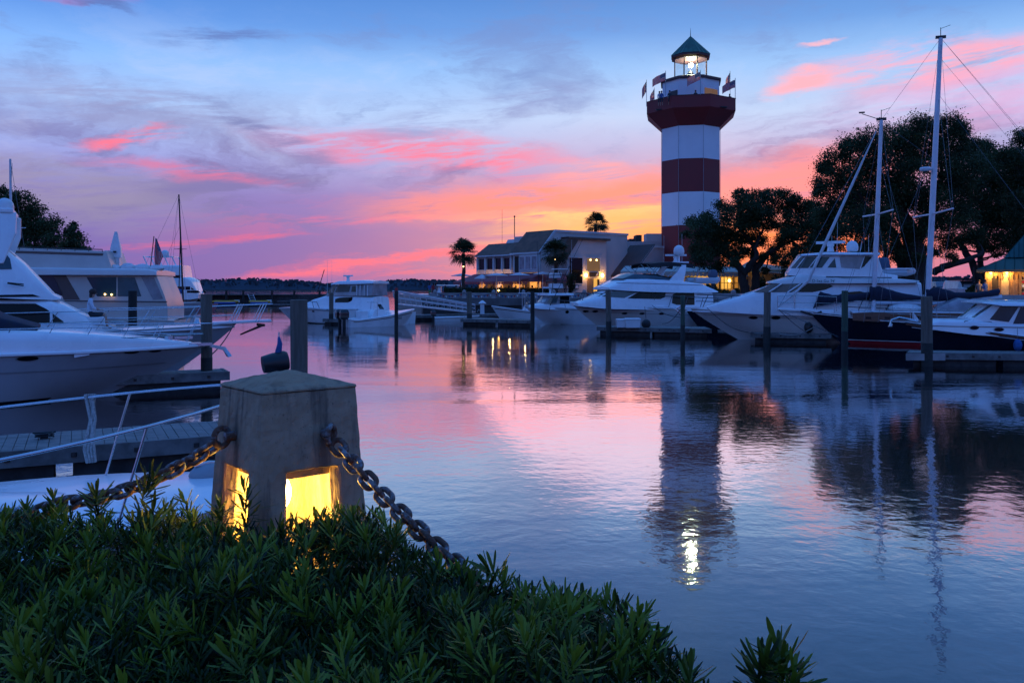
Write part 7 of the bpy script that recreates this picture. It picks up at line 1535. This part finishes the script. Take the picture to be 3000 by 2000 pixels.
def rough_up(o):       # chipped, slightly uneven cast concrete
    m = o.modifiers.new('bevel', 'BEVEL'); m.width = .010; m.segments = 2; m.limit_method = 'ANGLE'
    m = o.modifiers.new('cut', 'SUBSURF'); m.subdivision_type = 'SIMPLE'; m.levels = 4; m.render_levels = 4
    m = o.modifiers.new('chip', 'DISPLACE'); m.texture = TEX; m.texture_coords = 'LOCAL'; m.strength = .011; m.mid_level = .55
def bollard():
    t = thing('chain_bollard', 'tapered concrete bollard with pyramid cap and glowing lamp openings in the foreground', 'bollard', tuple(BC), BROT, world=False)
    Z = [0, .12, .60, .905]; hw = lambda z: .258-.054*z/.905
    # four thick walls, near two open, back two closed to catch the lamp glow; outer and inner skins, reveals
    fo0, fo1, zo0, zo1, th = .24, .77, .12, .60, .055
    b = MB()
    def pt(s, f, z, k):        # side s, fraction f along the face, height z, k=0 outer 1 inner
        h = hw(z)-(th if k else 0); a = -h+2*h*f
        p = [(a,-h),(h,a),(-a,h),(-h,-a)][s]; return Vector((p[0], p[1], z))
    fs = [0, fo0, fo1, 1]
    for s in range(4):
        for k in (0, 1):
            for i in range(3):
                for j in range(3):
                    if i == 1 and j == 1 and s in (0, 3): continue
                    sub = 1; b.add([pt(s, fs[i], Z[j], k), pt(s, fs[i+1], Z[j], k), pt(s, fs[i+1], Z[j+1], k), pt(s, fs[i], Z[j+1], k)], [(0,1,2,3) if k == 0 else (3,2,1,0)])
        c = [(fo0,zo0),(fo1,zo0),(fo1,zo1),(fo0,zo1)]
        for q in range(4 if s in (0, 3) else 0):
            (fa, za), (fb, zb) = c[q], c[(q+1) % 4]; b.add([pt(s, fa, za, 0), pt(s, fb, zb, 0), pt(s, fb, zb, 1), pt(s, fa, za, 1)], [(0,1,2,3)])
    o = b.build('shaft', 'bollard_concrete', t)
    bm = bmesh.new(); bm.from_mesh(o.data); bmesh.ops.remove_doubles(bm, verts=bm.verts, dist=1e-4); bmesh.ops.recalc_face_normals(bm, faces=bm.faces); bm.to_mesh(o.data); bm.free()
    rough_up(o)
    b = MB(); h = hw(.905)+.0015; sq = lambda r, z: [Vector((x*r, y*r, z)) for x, y in ((-1,-1),(1,-1),(1,1),(-1,1))]
    b.loft([sq(h, .9055), sq(h, .917), sq(h*.9, .925), sq(.012, .975)]); rough_up(b.build('pyramid_cap', 'bollard_concrete', t))
    b = MB(); b.loft([sq(.155, .56), sq(.155, .60)]); b.build('lamp_housing', 'bollard_concrete', t)
    b = MB(); b.ball((-.03,.02,.47), .050, 16, 10, (1,1,1.5)); b.build('lamp', 'lamp_bollard', t, smooth=True); lamp_light(t, (-.03,.02,.40), 34, (1,.60,.09), .05)
    b = MB(); b.tube([(-.03,.02,.535),(-.03,.02,.57)], .03, 10); b.build('lamp_socket', 'plastic_grey', t)
    # ring bolts on the two faces towards us
    def ringbolt(s, f, z, tilt):
        p = pt(s, f, z, 0); nrm = [Vector((0,-1,0)), Vector((1,0,0)), Vector((0,1,0)), Vector((-1,0,0))][s]
        b = MB(); b.tube([p-nrm*.02, p+nrm*.035], .017, 8); b.lathe([(.032,0),(.032,.012)], (0,0,0), 10); 
        b2 = MB(); c = p+nrm*.055; R = .036; side = Vector((0,0,1)); e1 = nrm; e2 = Vector((0,0,1))
        e1 = (nrm*math.cos(tilt)+nrm.cross(Vector((0,0,1)))*math.sin(tilt)).normalized()
        ringp = [c+e1*R*math.cos(a)+e2*R*math.sin(a) for a in [2*pi*k/20 for k in range(21)]]; b2.tube(ringp, .0125, 8, False); b2.tube([p-nrm*.01, p+nrm*.04], .02, 8)
        o = b2.build('ring_bolt', 'chain_iron', t, smooth=True, ang=80); return t.matrix_basis @ Matrix.Identity(4), c
    M = Matrix.Translation(BC) @ Matrix.Rotation(BROT, 4, 'Z')
    _, c1 = ringbolt(0, .62, .735, .9); _, c2 = ringbolt(3, .45, .725, -.3)
    return M @ c1, M @ c2
ringR, ringL = bollard()
def chain(label, pts, pitch, wire, half_l, half_w):
    """links strung along a polyline, alternately turned"""
    pts = [Vector(p) for p in pts]; seg = [(pts[i+1]-pts[i]).length for i in range(len(pts)-1)]; tot = sum(seg)
    def at(s):
        for i, L in enumerate(seg):
            if s <= L or i == len(seg)-1: return pts[i].lerp(pts[i+1], s/L), (pts[i+1]-pts[i]).normalized()
            s -= L
    t = thing('iron_chain', label, 'chain', tuple(pts[0]), group='bollard chains', world=False)
    b = MB(); ring = []; a = half_l-half_w
    for k in range(28):
        an = 2*pi*k/28; x, y = half_w*math.cos(an), half_w*math.sin(an); ring.append(Vector((x, y+(a if y >= 0 else -a), 0)))
    ring.append(ring[0]); b.tube(ring, wire, 9, False); me = None
    n = int(tot/pitch)
    for i in range(n):
        p, d = at((i+.5)*pitch)
        up = Vector((0,0,1)); sx = d.cross(up).normalized(); sz = sx.cross(d).normalized()
        ang = math.radians(48 if i % 2 else -42)+RD.uniform(-.12,.12); x = (sx*math.cos(ang)+sz*math.sin(ang)); z = x.cross(d)
        R = Matrix((x, d, z)).transposed().to_4x4()
        if me is None: o = b.build('link', 'chain_iron', t, smooth=True, ang=180); me = o.data
        else: o = child(me, 'link', t)
        o.matrix_local = Matrix.Translation(p-pts[0]) @ R
    return t
def catenary(a, c, sag, n=40): return [a.lerp(c, i/n)-Vector((0,0,sag*4*(i/n)*(1-i/n))) for i in range(n+1)]
# right-hand chain falls away into the hedge, left-hand one sags to the left
Rend = P(1370, 1700, 3.05); Lend = P(60, 1500, 3.55)
chain('rusty iron chain dropping from the bollard to the lower right into the hedge', catenary(ringR+Vector((.02,-.01,-.03)), P(1325, 1640, 2.90), .018)+[P(1420, 1745, 2.72), P(1500, 1860, 2.55)], .0520, .0108, .0370, .0240)
chain('rusty iron chain sagging from the bollard to the lower left behind the shrubs', catenary(ringL+Vector((-.02,-.01,-.03)), P(170, 1475, 3.30), .045)+[P(-60, 1570, 3.2)], .0520, .0108, .0370, .0240)

# podocarpus hedge: rosettes of narrow leaves
def leaf_verts(base, dirv, nrm, L, w, curl):
    """strip of three quads along a narrow leaf with a rounded tip"""
    side = np.cross(dirv, nrm); side /= np.linalg.norm(side)+1e-9
    prof = [(0, .25), (.35, .85), (.75, 1.0), (.94, .62), (1.0, .12)]; out = []
    for s, k in prof:
        c = base+dirv*L*s+nrm*curl*L*s*s; out.append(c-side*w*k/2); out.append(c+side*w*k/2)
    return out
def shoot(rng, h, nl, L, spread):
    V, T = [], []
    ga = rng.uniform(0, 6.28); lean = rng.normal(0, .12, 2)
    for i in range(nl):
        f = (i+.5)/nl; ga += 2.399; el = math.radians(78-(1-f)*spread-rng.uniform(0, 30)) if f < .86 else math.radians(rng.uniform(42, 86))
        dv = np.array([math.cos(ga)*math.cos(el), math.sin(ga)*math.cos(el), math.sin(el)]); up = np.array([-math.cos(ga)*math.sin(el), -math.sin(ga)*math.sin(el), math.cos(el)])
        z = h*(f**.8-1); base = np.array([lean[0]*f*h*.6, lean[1]*f*h*.6, z]); l = L*rng.uniform(.72, 1.1)*(.75+.35*math.sin(pi*min(f, .9)))
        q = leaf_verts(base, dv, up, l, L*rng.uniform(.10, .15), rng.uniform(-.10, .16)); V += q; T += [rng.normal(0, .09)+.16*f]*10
    return np.array(V), np.array(T)
def hedge():
    rng = np.random.default_rng(77); t = thing('podocarpus_hedge', 'dense dark green hedge of narrow leaved shoots filling the near foreground', 'hedge', (-.9, 2.3, 1.68))
    loc = np.array(t.location); variants = []
    for k in range(16):
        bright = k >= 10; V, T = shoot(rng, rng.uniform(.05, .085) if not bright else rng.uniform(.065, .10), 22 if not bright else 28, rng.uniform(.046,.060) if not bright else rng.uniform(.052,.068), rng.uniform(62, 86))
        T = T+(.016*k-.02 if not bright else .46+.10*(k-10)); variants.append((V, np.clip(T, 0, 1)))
    Q1 = np.concatenate([np.array([[0,1,3,2],[2,3,5,4],[4,5,7,6],[6,7,9,8]])+10*i for i in range(40)])
    pts = []
    tries = 0; grid = {}
    def try_add(x, y, z, s, var, mind):
        c = (int(x//.05), int(y//.05))
        for a in range(-2, 3):
            for d in range(-2, 3):
                for q in grid.get((c[0]+a, c[1]+d), ()):
                    if (q[0]-x)**2+(q[1]-y)**2 < mind*mind: return False
        grid.setdefault(c, []).append((x, y)); pts.append((x, y, z, s, var)); return True
    hz = lambda x, y: 2.095+.035*max(0, min(1, (y-2.6)/.4))+.035*math.sin(2.3*x+1.1*y)+.03*math.sin(5.1*x-3.2*y+1)+.02*math.sin(11*x+7*y)
    for _ in range(70000):
        x = rng.uniform(-3.0, 1.75); y = rng.uniform(1.05, 3.75)
        e = edge_y(x)+.05*math.sin(9*x)+.03*math.sin(23*x)
        if y > e or abs(x) > y*.62+.25: continue
        if abs(x-BC.x) < .33 and abs(y-BC.y) < .33: continue
        de = e-y; z = hz(x, y)-max(0, .07-de)*1.1
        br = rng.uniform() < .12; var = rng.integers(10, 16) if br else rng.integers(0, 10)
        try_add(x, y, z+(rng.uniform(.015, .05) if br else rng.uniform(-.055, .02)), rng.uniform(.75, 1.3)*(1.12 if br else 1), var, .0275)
    # named tall shoots seen against the water and the lamp
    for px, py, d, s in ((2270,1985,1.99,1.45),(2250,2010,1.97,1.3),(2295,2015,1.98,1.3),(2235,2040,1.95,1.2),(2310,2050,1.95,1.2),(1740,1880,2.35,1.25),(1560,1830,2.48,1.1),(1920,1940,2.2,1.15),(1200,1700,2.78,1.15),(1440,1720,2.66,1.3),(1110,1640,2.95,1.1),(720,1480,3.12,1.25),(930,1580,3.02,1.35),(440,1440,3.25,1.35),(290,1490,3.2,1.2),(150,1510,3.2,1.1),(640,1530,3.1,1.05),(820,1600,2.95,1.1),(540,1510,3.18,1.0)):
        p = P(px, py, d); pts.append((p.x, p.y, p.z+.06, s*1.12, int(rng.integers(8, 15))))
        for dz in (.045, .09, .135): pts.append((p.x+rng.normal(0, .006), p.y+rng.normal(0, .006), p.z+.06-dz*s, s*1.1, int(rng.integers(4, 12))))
    order = sorted(range(len(pts)), key=lambda i: (0 if (abs(pts[i][0]) < pts[i][1]*.6 and (H-pts[i][2])/pts[i][1] < .46) else 1, pts[i][1]/pts[i][3]-(3 if i >= len(pts)-76 else 0)))
    keep = set(order[:300]); meshes = {}; Vs, Qs, Ts = [], [], []; off = 0
    for i, (x, y, z, s, var) in enumerate(pts):
        V, T = variants[var]; nl = len(V)//10; rz = rng.uniform(0, 6.28)
        if i in keep:
            if var not in meshes: meshes[var] = mesh_np('shoot', V, Q1[:4*nl], 'podocarpus', T)
            child(meshes[var], 'shoot', t, (x-loc[0], y-loc[1], z-loc[2]), (rng.normal(0, .30), rng.normal(0, .30), rz), s)
        else:
            c, sn = math.cos(rz), math.sin(rz); tx, ty = rng.normal(0, .30, 2); W = V*s; X = W[:, 0]*c-W[:, 1]*sn+tx*W[:, 2]; Y = W[:, 0]*sn+W[:, 1]*c+ty*W[:, 2]
            Vs.append(np.stack([X+x-loc[0], Y+y-loc[1], W[:, 2]+z-loc[2]], 1)); Qs.append(Q1[:4*nl]+off); Ts.append(np.clip(T+rng.normal(0, .06), 0, 1)); off += len(V)
    o = bpy.data.objects.new('foliage', mesh_np('foliage', np.concatenate(Vs), np.concatenate(Qs), 'podocarpus', np.concatenate(Ts))); COL.objects.link(o); o.parent = t; o['kind'] = 'stuff'
    # twiggy dark inside
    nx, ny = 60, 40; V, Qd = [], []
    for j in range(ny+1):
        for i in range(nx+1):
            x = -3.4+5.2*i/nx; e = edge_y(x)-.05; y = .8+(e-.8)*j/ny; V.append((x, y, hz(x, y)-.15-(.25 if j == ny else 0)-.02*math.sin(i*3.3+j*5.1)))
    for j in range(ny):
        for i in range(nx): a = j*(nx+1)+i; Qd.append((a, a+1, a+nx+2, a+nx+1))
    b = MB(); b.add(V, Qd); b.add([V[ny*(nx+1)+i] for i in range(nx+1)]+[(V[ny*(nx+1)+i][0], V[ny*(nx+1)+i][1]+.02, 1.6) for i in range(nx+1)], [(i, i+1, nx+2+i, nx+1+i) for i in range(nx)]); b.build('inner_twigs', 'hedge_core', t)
    print('shoots', len(pts), 'tris', sum(len(q) for q in Qs)*2)
hedge()
